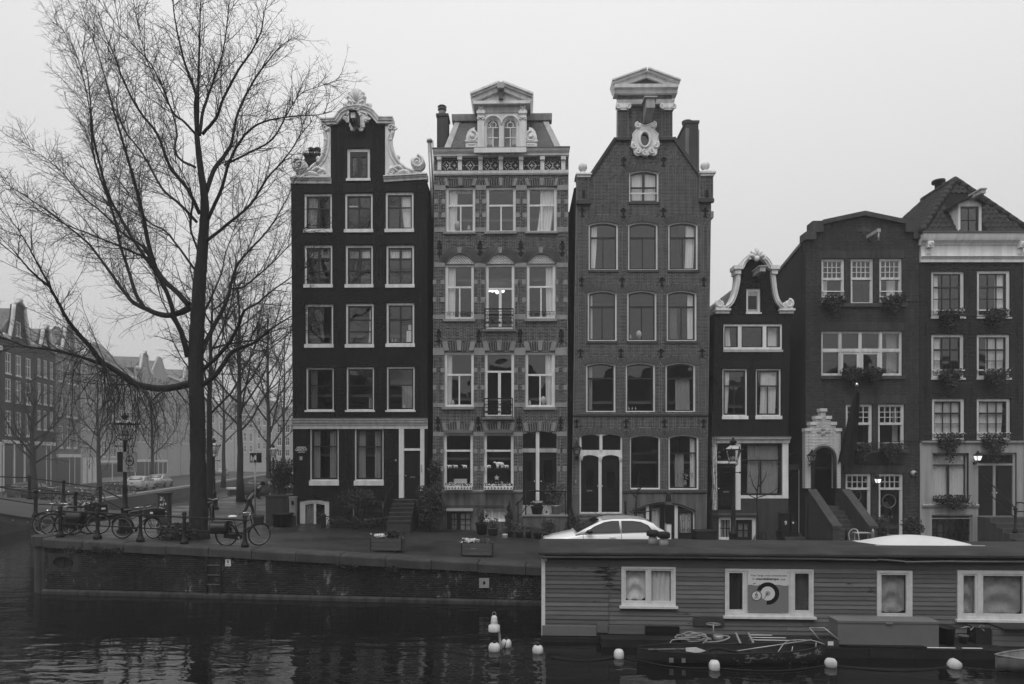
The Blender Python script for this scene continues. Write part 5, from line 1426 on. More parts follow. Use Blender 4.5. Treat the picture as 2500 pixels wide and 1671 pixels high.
 # copings, corner piers, balls
 for pts in(((212,790),(396,520),(374,516),(200,775)),((785,520),(962,772),(985,765),(806,512))):
  q=h.P(R5,pts);A=sum(q[i][0]*q[(i+1)%4][1]-q[(i+1)%4][0]*q[i][1]for i in range(4));MB().prism(q if A>0 else q[::-1],-.10,.45).build('coping',M['brick_h3'],r)
 for x0,x1,y0,y1,cap,ball in((112,202,803,968,(100,215,780,805),(155,715,31)),(978,1071,793,955,(971,1086,766,795),(1025,705,32))):
  q=h.R(R5,x0,y0,x1,y1);pw=MB().box(q[0],q[1],-.14,.5,q[2],q[3]).build('corner_pier',M['mort_h3'],r)
  bricks('brickwork',pw,M['brick_h3'],[(q[0],q[2]),(q[1],q[2]),(q[1],q[3]),(q[0],q[3])],[],y=-.14,seed=33)
  MB().box(q[0]-.03,q[1]+.03,-.2,-.015,q[2]-.15,q[2]-.002).build('pier_foot',M['brick_h3'],r)
  cc=h.R(R5,cap[0],cap[2],cap[1],cap[3]);MB().box(cc[0]+.06,cc[1]-.06,-.2,.5,cc[2],cc[2]+.1).box(cc[0],cc[1],-.26,.55,cc[2]+.101,cc[3]).build('pier_cap',M['white'],r)
  b=h.fr.p(*R5(ball[0],ball[1]));br=ball[2]*.3445*28.9/F
  m=MB().lathe([(.3,0),(.3,.08),(.12,.14),(.1,.25),(br*.6,b[1]-br*.8-cc[3]),(br*.93,b[1]-br*.4-cc[3]),(br,b[1]-cc[3]),(br*.9,b[1]+br*.45-cc[3]),(br*.5,b[1]+br*.85-cc[3]),(.02,b[1]+br-cc[3])],(b[0],.12,cc[3]),18)
  m.build('ball_finial',M['stone_white'],r)
  cc2=h.R(R5,(x0+x1)/2-9,895,(x0+x1)/2+9,945);MB().box(cc2[0],cc2[1],-.2,-.15,cc2[2],cc2[3]).build('wall_anchor',M['iron'],r)
 W_=x6(868);zt=ol[-1][1];ap=h.fr.p(*R5(590,560))[1]
 shell(r,W_-.05,zt-.25,10,x0=.05)
 MB().prism([(.05,zt-.26),(W_-.05,zt-.26),(W_/2,ap)],.32,10).build('roof',M['tile'],r)
 a=h.fr.p(*R5(885,400),-2);b=h.fr.p(*R5(958,400),-2)
 c=chimney(h,a[0],b[0]+.1,2.0,3.6,zt-.3,a[1]+.05,'brick_h3',(((a[0]+b[0])/2,.2,.4),))
 MB().box(a[0]-.03,a[0]+.12,1.93,1.995,h.fr.p(*R5(885,665),-2)[1],h.fr.p(*R5(885,450),-2)[1]).box(b[0]+.06,b[0]+.12,1.93,1.995,h.fr.p(*R5(950,745),-2)[1],h.fr.p(*R5(950,460),-2)[1]).build('flashing',M['lead'],c)
 q=h.R(R5,1062,1015,1095,1060);h.box('eave_bracket','greywhite',q[0],q[1],.3,1.2,q[2],q[3])
 return h
def wall_lantern(parent,x,z,hgt,lit,y=-.30,name='wall_lantern'):
 """four-sided lantern on a bracket arm"""
 s=hgt
 b=MB().tube([(x,0,z-s*1.0),(x,y*.5,z-s*1.15),(x,y,z-s*.7)],.02,6);spiral(b,(x,z-s*.95),.08,.02,1.1,y*.4,.014,0,1,12)
 b.ball((x,-.02,z-s),.07,8,6)
 top=[(x-s*.5,y-s*.5,z+s*.35),(x+s*.5,y-s*.5,z+s*.35),(x+s*.5,y+s*.5,z+s*.35),(x-s*.5,y+s*.5,z+s*.35)]
 bot=[(x-s*.3,y-s*.3,z-s*.55),(x+s*.3,y-s*.3,z-s*.55),(x+s*.3,y+s*.3,z-s*.55),(x-s*.3,y+s*.3,z-s*.55)]
 for i in range(4):
  j=(i+1)%4;b.tube([top[i],bot[i]],.016,4);b.tube([top[i],top[j]],.018,4);b.tube([bot[i],bot[j]],.018,4)
 b.lathe([(s*.78,0),(s*.3,s*.42),(s*.32,s*.46),(s*.16,s*.6),(s*.2,s*.68),(.02,s*.85)],(x,y,z+s*.35),4,False,PI/4)
 o=b.build(name,M['iron'],parent)
 g=MB()
 for i in range(4):j=(i+1)%4;g.add([bot[i],bot[j],top[j],top[i]],[(0,1,2,3)])
 g.build('lantern_glass',M['lit']if lit else M['glass_clear'],o)
 if not lit:MB().lathe([(.03,0),(.05,.08),(.02,.16)],(x,y,z-s*.45),8).build('burner',M['greywhite'],o)
 return o
H3=house_three()
# ---------------------------------------------------------------- 4: the little black house with the bell gable
def house_four():
 h=House(1739,29.0,0.0,.78,'small black house with white bell gable, corner scrolls and shopfront');r=h.root
 z7=lambda y:h.fr.p(*R7(280,y))[1];x7=lambda x:h.fr.p(*R7(x,900))[0]
 rc=h.hole(R7,252,297,324,420)
 w=window(r,rc,fw=.10,ft=.14,fb=.06,sash='white',sw=.0,sill=.07,rows=((1,1),));q=h.R(R7,264,334,308,402)
 q0=(rc[0]+.1,rc[1]-.1,rc[2]+.06,rc[3]-.14)
 MB().plate([(q0[0],q0[2]),(q0[1],q0[2]),(q0[1],q0[3]),(q0[0],q0[3])],[[(q[0],q[2]),(q[1],q[2]),(q[1],q[3]),(q[0],q[3])]],.085,.12).build('blind_light',M['greywhite'],w)
 MB().box(q[0]+.001,q[1]-.001,.10,.115,q[2]+.001,q[3]-.001).build('hatch',M['dark_sash'],w);MB().box(q[0]+.12,q[1]-.12,.09,.10,q[2]+.16,q[3]-.16).build('hatch_panel',M['bluestone'],w)
 kw=dict(sash='dark_sash',y=.07)
 rc=h.hole(R7,137,476,433,608)
 b1=[x7(v)for v in(143,212,230,337,355,425)];zt,zb=z7(488),z7(594)
 hs=[[(b1[i],zb),(b1[i+1],zb),(b1[i+1],zt),(b1[i],zt)]for i in(0,2,4)]
 wm=MB().plate(arch(*rc),hs,.05,.15).build('window',M['white'],r)
 for k,i in enumerate((0,2,4)):
  sb=MB().plate(hs[k],[[(b1[i]+.05,zb+.05),(b1[i+1]-.05,zb+.05),(b1[i+1]-.05,zt-.05),(b1[i]+.05,zt-.05)]],.08,.12)
  panes_grid(wm,((1,1),),b1[i]+.05,b1[i+1]-.05,zb+.05,zt-.05,.085,sb,None);sb.build('sash',M['dark_sash'],wm)
 curtain(wm,b1[0]+.05,b1[0]+.32,zb,zt,.3,sway=.06);curtain(wm,b1[4]+.15,b1[5]-.05,zb,zt,.3)
 MB().box(rc[0]-.02,rc[1]+.02,-.05,.09,rc[2]-.10,rc[2]).build('sill',M['greywhite'],wm)
 for i,(a,b)in enumerate(((132,257),(300,427))):
  h.win(R7,a,702,b,941,fw=.06,ft=.07,fb=.05,sash='dark_sash',sw=.07,rows=((.34,1,.06),(.66,2,.05,.04)),sill=.15,sillmat='white',cur=[[(.0,.33,0,1,-.1)],[(.25,.96,0,1,-.06)]][i])
 for a,b,y in((137,433,474),(132,257,700),(300,427,700)):
  q=h.R(R7,a,y-40,b,y);soldier_arch(h,(q[0],q[1],q[2]-1,q[2]+.004),.02,.36,'brick_h4',proud=.016)
  # shopfront
 top=z7(1078)
 h.holes.append(arch(x7(82),x7(461),z7(1416),top))
 c=z7(1050);h.prof('shop_cornice','white',[(.1,top),(-.10,top),(-.12,top+.1),(-.2,top+.2),(-.24,c-.05),(-.24,c),(.0,c+.02)],x7(80),x7(466));h.prof('cornice_lead','lead',[(.0,c+.022),(-.26,c+.003),(-.26,c+.02),(0,c+.05)],x7(79),x7(467))
 for a,b,lo in((82,103,1414),(198,221,1414),(432,461,1356)):h.box('shop_pilaster','white',x7(a),x7(b),-.06,.12,z7(lo),top-.002)
 h.box('transom','white',x7(104),x7(197),-.02,.12,z7(1180),z7(1168));h.box('stall_riser','white',x7(222),x7(431),-.03,.12,z7(1356),z7(1341))
 window(r,(x7(104),x7(197),z7(1168),top-.03),fw=.03,y=.04,frame='dark_sash',sw=.02,sill=0,rows=((1,1),))
 door(r,(x7(104),x7(197),z7(1415),z7(1181)),y=.05,glass=((.12,.88,.45,.93),),panels=((.12,.88,.06,.36),),knob=.1,slot=.38)
 window(r,(x7(222),x7(431),z7(1340),top-.02),fw=.06,y=.02,frame='dark_sash',sash='dark_sash',sw=.02,sill=0,rows=((.31,1,.06),(.69,2,.05,.06)),cur=[(.18,.98,0,1,-.02,'curtain2')])
 for yy in(1125,1148):q=h.fr.p(*R7(124,yy));MB().ball((q[0],.25,q[1]),.07,10,8).build('lamp_globe',M['greywhite'],r)
 q=h.fr.p(*R7(90,1228));lettering('P',.13,M['sign_black'],r,(q[0],-.064,q[1]),name='house_letter',bold=.003)
 # plinth, basement door and light
 ol=[(x7(82),top+.02),(x7(462),top+.02)]+h.P(R7,[(474,500),(488,425),(418,400),(402,368),(388,320),(378,255),(374,205),(366,182),(336,152),(293,139),(250,152),(224,182),(212,205),(208,255),(198,320),(184,366),(160,402),(92,425),(90,500)])
 zp=z7(1358)
 b_=h.hole(R7,113,1450,300,1600)
 fr_=MB();d1=h.R(R7,200,1464,283,1600);d2=h.R(R7,122,1464,172,1552)
 hs=[[(q[0],max(q[2],b_[2]+.02)),(q[1],max(q[2],b_[2]+.02)),(q[1],q[3]),(q[0],q[3])]for q in(d1,d2)]
 bf=fr_.plate(arch(*b_),hs,.02,.12).build('basement_frame',M['white'],r)
 g=h.R(R7,214,1484,268,1552);gm=MB().plate(hs[0],[[(g[0],g[2]),(g[1],g[2]),(g[1],g[3]),(g[0],g[3])]],.08,.14);panes_grid(bf,((1,2),(1,2)),g[0],g[1],g[2],g[3],.085,gm,None,tw=.05,bw=.05);gm.build('basement_door',M['blackp'],bf);curtain(bf,g[0],g[1],g[2],g[3],.2,'curtain2')
 q=hs[1];gm=MB();panes_grid(bf,((1,3),(1,3)),q[0][0],q[1][0],q[0][1],q[2][1],.06,gm,None,tw=.04,bw=.045);gm.build('glazing_bar',M['blackp'],bf);curtain(bf,q[0][0],q[1][0],q[0][1],q[2][1],.25)
 h.ex.append([(-1,-2),(20,-2),(20,zp),(-1,zp)])
 h.prof('string_course','bluestone',[(.0,z7(1448)),(-.1,z7(1448)),(-.12,z7(1440)),(-.1,z7(1432)),(0,z7(1430))],x7(80),x7(306))
 zq=z7(1416)
 for a,b,lo,hi in((78,112,-.4,zq),(113,221,z7(1449),zq),(301,462,-.4,zp),(221.3,300.7,z7(1449),zp)):h.box('plinth','plaster_dark',x7(a),x7(b),-.03,.28,lo,hi)
 h.holes=[q for q in h.holes if q[0][1]>top]
 h.facade(ol,'mort_black','brick_h4',z_from=-.2,bl=.205,bh=.0605,proud=.010,seed=24)
 MB().box(x7(398),x7(480),-1.0,-.035,-.4,z7(1520)).box(x7(392),x7(488),-1.2,-.9,-.4,z7(1536)).build('side_step',M['bluestone'],r)
 # white gable trim and scrolls
 def bandpath(pts,wd,y0=-.16):
  sp=smooth_path(pts,5);lo=[];hi=[]
  for i,p in enumerate(sp):
   a=sp[max(0,i-1)];b=sp[min(len(sp)-1,i+1)];t=Vector((b[0]-a[0],b[1]-a[1])).normalized();lo.append((p[0]+t.y*wd/2,p[1]-t.x*wd/2));hi.append((p[0]-t.y*wd/2,p[1]+t.x*wd/2))
  m=MB()
  for i in range(len(sp)-1):m.prism([lo[i],lo[i+1],hi[i+1],hi[i]][::-1]if False else[lo[i],lo[i+1],hi[i+1],hi[i]],y0,.3)
  m.tube([(x,y0-.01,z)for x,z in sp],wd*.22,6);m.tube([(x,y0+.01,z)for x,z in hi],wd*.16,6);return m
 P=lambda pts:h.P(R7,pts)
 bandpath(P([(206,206),(222,196),(236,168),(262,148),(293,140),(326,148),(350,168),(366,196),(384,204)]),.20,-.22).build('gable_cornice',M['stone_white'],r)
 bandpath(P([(202,215),(204,255),(197,300),(186,340),(168,376),(146,394)]),.17).build('gable_trim',M['stone_white'],r)
 bandpath(P([(379,215),(382,255),(390,320),(402,360),(418,384),(436,394)]),.17).build('gable_trim',M['stone_white'],r)
 for xc,sg,base in((115,-1,(92,168)),(461,1,(411,490))):
  m=MB();c=h.fr.p(*R7(xc,379));rr=24*.4847*29/F
  spiral(m,c,rr*.85,.03,1.8,-.12,.09,PI/2,-sg,34);m.ball((c[0],-.1,c[1]),.09,8,6)
  m.prism([(c[0]+rr*.8*math.cos(t),c[1]+rr*.8*math.sin(t))for t in[2*PI*i/14 for i in range(14)]],-.06,.3)
  m.tube([(c[0]+(-sg)*rr*k,-.08,c[1]-rr*.75+.04*math.sin(k*3))for k in(-.9,-.3,.3,.9,1.5)],[.05,.09,.1,.08,.05],6)
  m.build('gable_scroll',M['stone_white'],r)
  q=h.R(R7,base[0],404,base[1],427);MB().box(q[0]+.04,q[1]-.04,-.12,.3,q[2],q[2]+.12).box(q[0],q[1],-.2,.3,q[2]+.121,q[3]).build('scroll_base',M['stone_white'],r)
 for xc in(202,385):q=h.fr.p(*R7(xc,204));MB().box(q[0]-.2,q[0]+.2,-.3,.3,q[1]-.05,q[1]+.12).box(q[0]-.13,q[0]+.13,-.24,.3,q[1]-.25,q[1]-.051).build('trim_cap',M['stone_white'],r)
 c=h.fr.p(*R7(293,152));m=MB()
 for a in(-70,-38,0,38,70):
  t=math.radians(90-a);L_=.42 if a==0 else .36;m.tube([(c[0],-.24,c[1]),(c[0]+math.cos(t)*L_*.6,-.30,c[1]+math.sin(t)*L_*.6),(c[0]+math.cos(t)*L_,-.22,c[1]+math.sin(t)*L_)],[.05,.09,.07],7)
 spiral(m,(c[0]-.3,c[1]-.02),.12,.02,1.3,-.26,.05,0,1,14);spiral(m,(c[0]+.3,c[1]-.02),.12,.02,1.3,-.26,.05,PI,-1,14);m.ball((c[0],-.27,c[1]-.05),.13,10,6)
 m.build('crest',M['stone_white'],r)
 hoist(h,R7,(284,217),(312,240),.85)
 W_=x7(470);zt=z7(430)
 shell(r,W_-.1,zt,10,x0=.08)
 zr=z7(230)
 MB().prism([(-.25,zt+.05),(W_+.1,zt),(W_/2+.0,zr)],.32,11).build('roof',M['tile_hazed'],r)
 return h
H4=house_four()
# ---------------------------------------------------------------- 5: the grey painted brick house with the white stepped porch
def small_panes(h,zf,x0,y0,x1,y1,zf2=None,top=.44,rows=3,cols=4,y=.06,cur=(),tw=.11,frame='offwhite',lower=True,fb=.06,low_cols=1):
 rc=h.R(zf,x0,y0,x1,y1,zf2=zf2);h.holes.append(arch(*rc));x0,x1,z0,z1=rc
 fw=.09
 win=MB().plate(arch(*rc),[[(x0+fw,z0+fb),(x1-fw,z0+fb),(x1-fw,z1-fw),(x0+fw,z1-fw)]],y,y+.1).build('window',M[frame],h.root)
 a,b,c,d=x0+fw,x1-fw,z0+fb,z1-fw;zm=d-(d-c)*top
 sb=MB();panes_grid(win,[(1,cols)]*rows,a+.03,b-.03,zm+tw/2,d-.03,y+.03,sb,None,tw=.03,bw=.035)
 sb.box(a,a+.03,y+.02,y+.08,zm,d).box(b-.03,b,y+.02,y+.08,zm,d).box(a,b,y+.021,y+.08,d-.03,d)
 sb.box(a-.01,b+.01,y-.02,y+.09,zm-tw/2,zm+tw/2);panes_grid(win,[(1,low_cols)],a+.03,b-.03,c,zm-tw/2,y+.03,sb,None)
 sb.box(a,a+.03,y+.022,y+.08,c,zm-tw/2).box(b-.03,b,y+.022,y+.08,c,zm-tw/2)
 sb.build('sash',M[frame],win)
 for cu in cur:
  k=list(cu)+[0.0,1.0,0.0,'curtain'][len(cu)-2:];curtain(win,a+(b-a)*k[0],a+(b-a)*k[1],c+(d-c)*k[2],c+(d-c)*k[3],y+.25,k[5],k[4]*(b-a))
 return rc,win
def house_five():
 h=House(1966,29.0,0.0,.70,'grey painted brick house with white stepped porch over the stairs');r=h.root
 z8=lambda y:h.fr.p(*R8(570,y))[1];x8=lambda x:h.fr.p(*R8(x,800))[0];z9=lambda y:h.fr.p(*R9(600,y))[1];x9=lambda x:h.fr.p(*R9(x,800))[0]
 small_panes(h,R8,247,693,431,1046,cur=[(0,.36,0,.55)]);small_panes(h,R8,480,692,661,1049,top=.43);small_panes(h,R8,709,690,891,1042,cur=[(.5,.95,0,.55,-.06)])
 q=h.R(R8,229,1052,922,1079);h.box('sill','bluestone',q[0],q[1],-.10,.05,q[2],q[3])
 q=h.R(R8,245,948,430,960);
 for a,b in((252,428),(714,888)):q=h.R(R8,a,950,b,958);h.box('guard_bar','white',q[0],q[1],-.02,.03,q[2],q[3]);q=h.R(R8,a,994,b,1002);h.box('guard_bar','white',q[0],q[1],-.02,.03,q[2],q[3])
 # wide four-bay window
 a=h.R(R8,246,1270,892,1600);rc=(a[0],a[1],z9(128),a[3]);h.holes.append(arch(*rc))
 xs=[x8(v)for v in(246,402,563,726,892)];zm=z8(1424);hs=[]
 fwx=.07
 for i in range(4):
  xa,xb=xs[i]+(fwx if i==0 else .045),xs[i+1]-(fwx if i==3 else .045)
  hs.append([(xa,zm+.06),(xb,zm+.06),(xb,rc[3]-.07),(xa,rc[3]-.07)]);hs.append([(xa,rc[2]+.08),(xb,rc[2]+.08),(xb,zm-.06),(xa,zm-.06)])
 win=MB().plate(arch(*rc),hs,.06,.16).build('window',M['offwhite'],r)
 for i,hh in enumerate(hs):
  k=i//2;lower=i%2==1
  w_=.10 if lower and k in(1,2)else .03
  sb=MB().plate(hh,[[(hh[0][0]+w_,hh[0][1]+w_),(hh[1][0]-w_,hh[0][1]+w_),(hh[1][0]-w_,hh[2][1]-w_),(hh[0][0]+w_,hh[2][1]-w_)]],.085,.13)
  panes_grid(win,((1,1),),hh[0][0]+w_,hh[1][0]-w_,hh[0][1]+w_,hh[2][1]-w_,.09,sb,None);sb.build('sash',M['offwhite'],win)
 curtain(win,xs[3]+.4,xs[4]-.06,rc[2]+.05,rc[3]-.05,.32,'curtain2');curtain(win,xs[0]+.06,xs[0]+.2,rc[2]+.05,rc[3]-.05,.32,'curtain2')
 q=h.R(R9,244,130,953,157);h.box('sill','bluestone',q[0],q[1],-.10,.05,q[2],q[3])
 # first floor pair over the shop
 small_panes(h,R9,460,365,681,740,top=.42);small_panes(h,R9,729,365,948,740,top=.42,cur=[(.72,.97,0,1,0,'curtain2')])
 q=h.R(R9,485,743,977,769);h.box('sill','bluestone',q[0],q[1],-.10,.05,q[2],q[3])
 q=h.R(R9,478,790,931,866);sg=h.box('sign_board','blackp',q[0],q[1],-.05,-.0145,q[2],q[3])
 for a,b in((495,655),(750,920)):q=h.R(R9,a,684,b,691);h.box('guard_bar','white',q[0],q[1],-.02,.03,q[2],q[3])
 # shop
 s1,w1=small_panes(h,R9,458,944,671,1460,top=.22,rows=2,cols=4,tw=.10,fb=.02);s2,w2=small_panes(h,R9,734,944,938,1460,top=.22,rows=2,cols=4,tw=.10,fb=.02)
 # a hoist hook
 q=h.fr.p(*R8(570,555));q2=h.fr.p(*R8(625,500));m=MB().box(q2[0]-.12,q2[0]+.02,-.9,.0,q2[1]-.2,q2[1]-.05);m.tube([(q2[0]-.05,-.85,q2[1]-.2),(q2[0]-.05,-.85,q2[1]-.55)],.035,6);m.build('hoist_beam',M['greywhite'],r)
 # facade with the arch of the porch
 ol=h.P(R9,[(122,1640),(1068,1640)])+h.P(R8,[(1027,540),(972,486),(905,398),(580,332),(250,405),(168,490),(110,548)])
 ol=[(ol[0][0],-.4),(ol[1][0],-.4)]+h.P(R8,[(1027,545),(972,545),(972,490),(905,490),(905,402),(580,332),(250,405),(250,492),(170,492),(170,550),(122,550)])
 pa=h.R(R9,182,708,368,1220);par=arch(pa[0],pa[1],pa[2],pa[3],(pa[1]-pa[0])/2-.01,12);h.holes.append(par)
 for zf,a,b,y in((R8,247,431,690),(R8,480,661,690),(R8,709,891,688),(R8,246,892,1268),(R9,460,681,362),(R9,729,948,362),(R9,458,671,941),(R9,734,938,941)):
  q=h.R(zf,a,y-40,b,y);soldier_arch(h,(q[0],q[1],q[2]-1,q[2]+.004),.015,.36,'brick_h5',proud=.016,n=int((q[1]-q[0])/.1))
 h.facade(ol,'mort_h5','brick_h5',z_from=-.2,bl=.21,bh=.066,jt=.011,proud=.012,seed=25,thick=.4)
 # copings of the parapet
 for pts in(((108,487),(192,487),(192,548),(108,548)),((165,400),(250,400),(250,490),(165,490)),((905,396),(972,396),(972,486),(905,486)),((968,486),(1028,486),(1028,540),(968,540))):
  q=h.P(R8,pts)[::-1];MB().prism(q,-.16,.45).build('parapet_block',M['bluestone'],r)
 for a,b in(((248,396),(580,325)),((580,325),(908,393))):
  A,B=h.P(R8,[a,b]);MB().prism([(A[0],A[1]-.17),(B[0],B[1]-.17),(B[0],B[1]+.03),(A[0],A[1]+.03)],-.16,.45).build('coping',M['bluestone'],r)
 q=h.fr.p(*R8(580,470));m=MB()
 for dx,dz in((0,0),(-.18,0),(.18,0),(0,.11),(0,-.11)):m.box(q[0]+dx-.09,q[0]+dx+.09,-.05,-.01,q[1]+dz-.05,q[1]+dz+.05)
 m.build('brick_cross',M['brick_h5'],r)
 # white stepped porch
 steps_=[(122,570),(163,517),(207,467),(250,405)];pol=[]
 Lft=[(122,1066),(122,575),(164,575),(164,525),(207,525),(207,475),(250,475),(250,415),(293,415),(293,475),(334,475),(334,525),(376,525),(376,575),(418,575),(418,1066)]
 po=h.P(R9,Lft,.3);pw=h.P(R9,[(184,1066),(368,1066)],.3);pt=h.fr.p(*R9(275,722),.3)[1]
 pra=arch(pw[0][0],pw[1][0],po[0][1]-.0,pt,(pw[1][0]-pw[0][0])/2-.01,12)
 outl=[po[0]]+[pra[0]]+pra[2:][::-1]+[pra[1]]+po[-1:]+po[1:-1][::-1]
 porch=MB().prism(outl,-.30,-.013).build('porch_gable',M['greywhite'],r)
 bo=[(min(p[0]for p in po),po[0][1]),(max(p[0]for p in po),po[0][1])]+po[1:-1][::-1]
 bricks('brickwork',porch,M['offwhite'],bo,[arch(pra[0][0]-.1,pra[1][0]+.1,po[0][1]-.1,pt+.12,(pra[1][0]-pra[0][0])/2+.09,12)],y=-.30,bh=.066,seed=41,proud=.012)
 for k in range(0,4):
  for(xa,xb,yt)in(((122,166,570),(376,420,570)),((162,210,517),(334,378,517)),((205,252,467),(292,336,467)),((248,296,405),))[k]:
   q=h.R(R9,xa,yt,xb,yt+22,off=.3);MB().box(q[0]-.02,q[1]+.02,-.36,-.01,q[2],q[3]+.02).build('porch_coping',M['offwhite'],r)
 m=MB().tube([(p[0],-.31,p[1])for p in[pra[0]]+pra[2:][::-1]+[pra[1]]],.075,8,smooth=True);m.build('porch_arch',M['plaster_dark'],r)
 q=h.fr.p(*R9(272,596),.3);m=MB()
 for dx,dz in((-.2,0),(.2,0),(0,.12),(0,-.12)):m.box(q[0]+dx-.1,q[0]+dx+.1,-.345,-.313,q[1]+dz-.03,q[1]+dz+.03)
 m.build('brick_cross',M['plaster_white'],r)
 # stairs between brick parapets
 ya=-.34;zt=z9(1212)
 y=ya+.1;z=zt;n=9;
 xa,xb=x9(184),x9(372)
 MB().box(xa,xb,-.33,1.2,-.4,z).build('landing',M['bluestone'],r)
 rs=(z+.02)/n
 for i in range(n-1):
  yb=-.335-.24*(i+1);MB().box(xa-.05,xb+.15,yb,yb+.24-.004,-.4,z-rs*(i+1)).build('step',M['bluestone'],r)
 for a,b,sg in((122,182,0),(372,418,1)):
  x0_,x1_=(x9(a),x9(b))if sg==0 else(xb+.155,xb+.155+.32)
  hi=z9(1068);lo=hi-1.42;yf=-2.5
  prof=[(-.31,-.4),(yf,-.4),(yf,lo-.12),(-.31,hi-.12)]
  MB().extx(prof,x0_,x1_).build('stair_parapet',M['brick_h5'],r);MB().extx([(-.31,hi-.117),(yf-.04,lo-.117),(yf-.04,lo),(-.31,hi)],x0_-.03,x1_+.03).build('parapet_cap',M['bluestone'],r)
  # porch lamp and lit lamp between the shop windows, camera dome, flag
 q=h.fr.p(*R9(178,812),.6);wall_lantern(r,q[0],q[1],.30,False,y=-.62)
 q=h.fr.p(*R9(728,1000),.3);wall_lantern(r,q[0],q[1],.22,True)
 q=h.fr.p(*R9(1013,940));m=MB().ball((q[0],-.1,q[1]),.13,12,8);m.build('camera_dome',M['greywhite'],r);MB().ball((q[0]+.02,-.19,q[1]-.01),.07,10,8).build('camera_lens',M['blackp'],r)
 W_=ol[1][0]
 # high side wall with its sloping verge, over the passage
 ztop=h.fr.p(*R8(118,550))[1]
 MB().add([(0,.4,-.4),(0,.4,ztop-.1),(0,9,ztop-1.9),(0,9,-.4),(.25,.4,-.4),(.25,.4,ztop-.1),(.25,9,ztop-1.9),(.25,9,-.4)],[(0,1,2,3),(7,6,5,4),(1,5,6,2)]).build('side_wall',M['brick_h4'],r)
 MB().add([(-.06,.4,ztop-.1),(-.06,9,ztop-1.9),(.3,9,ztop-1.9),(.3,.4,ztop-.1),(-.06,.4,ztop+.05),(-.06,9,ztop-1.75),(.3,9,ztop-1.75),(.3,.4,ztop+.05)],[(3,2,1,0),(4,5,6,7),(0,1,5,4),(1,2,6,5),(2,3,7,6),(3,0,4,7)]).build('verge',M['lead'],r)
 shell(r,W_-.3,ztop-.6,9,x0=.28,y0=.4)
 m=MB().tube([(.5,7,ztop-1),(.5,7,ztop+2.0)],.02,5).tube([(.2,7,ztop+1.5),(.8,7,ztop+1.5)],.015,5).tube([(.3,7,ztop+1.8),(.7,7,ztop+1.8)],.012,5).build('aerial',M['steel'],r)
 m=MB();q=h.R(R8,926,1246,975,1278)
 for i in range(4):m.box(q[0]+(q[1]-q[0])*i/3.6,q[0]+(q[1]-q[0])*i/3.6+.05,-.02,-.002,q[2],q[3])
 m.build('air_vent',M['blackp'],r)
 return h
H5=house_five()
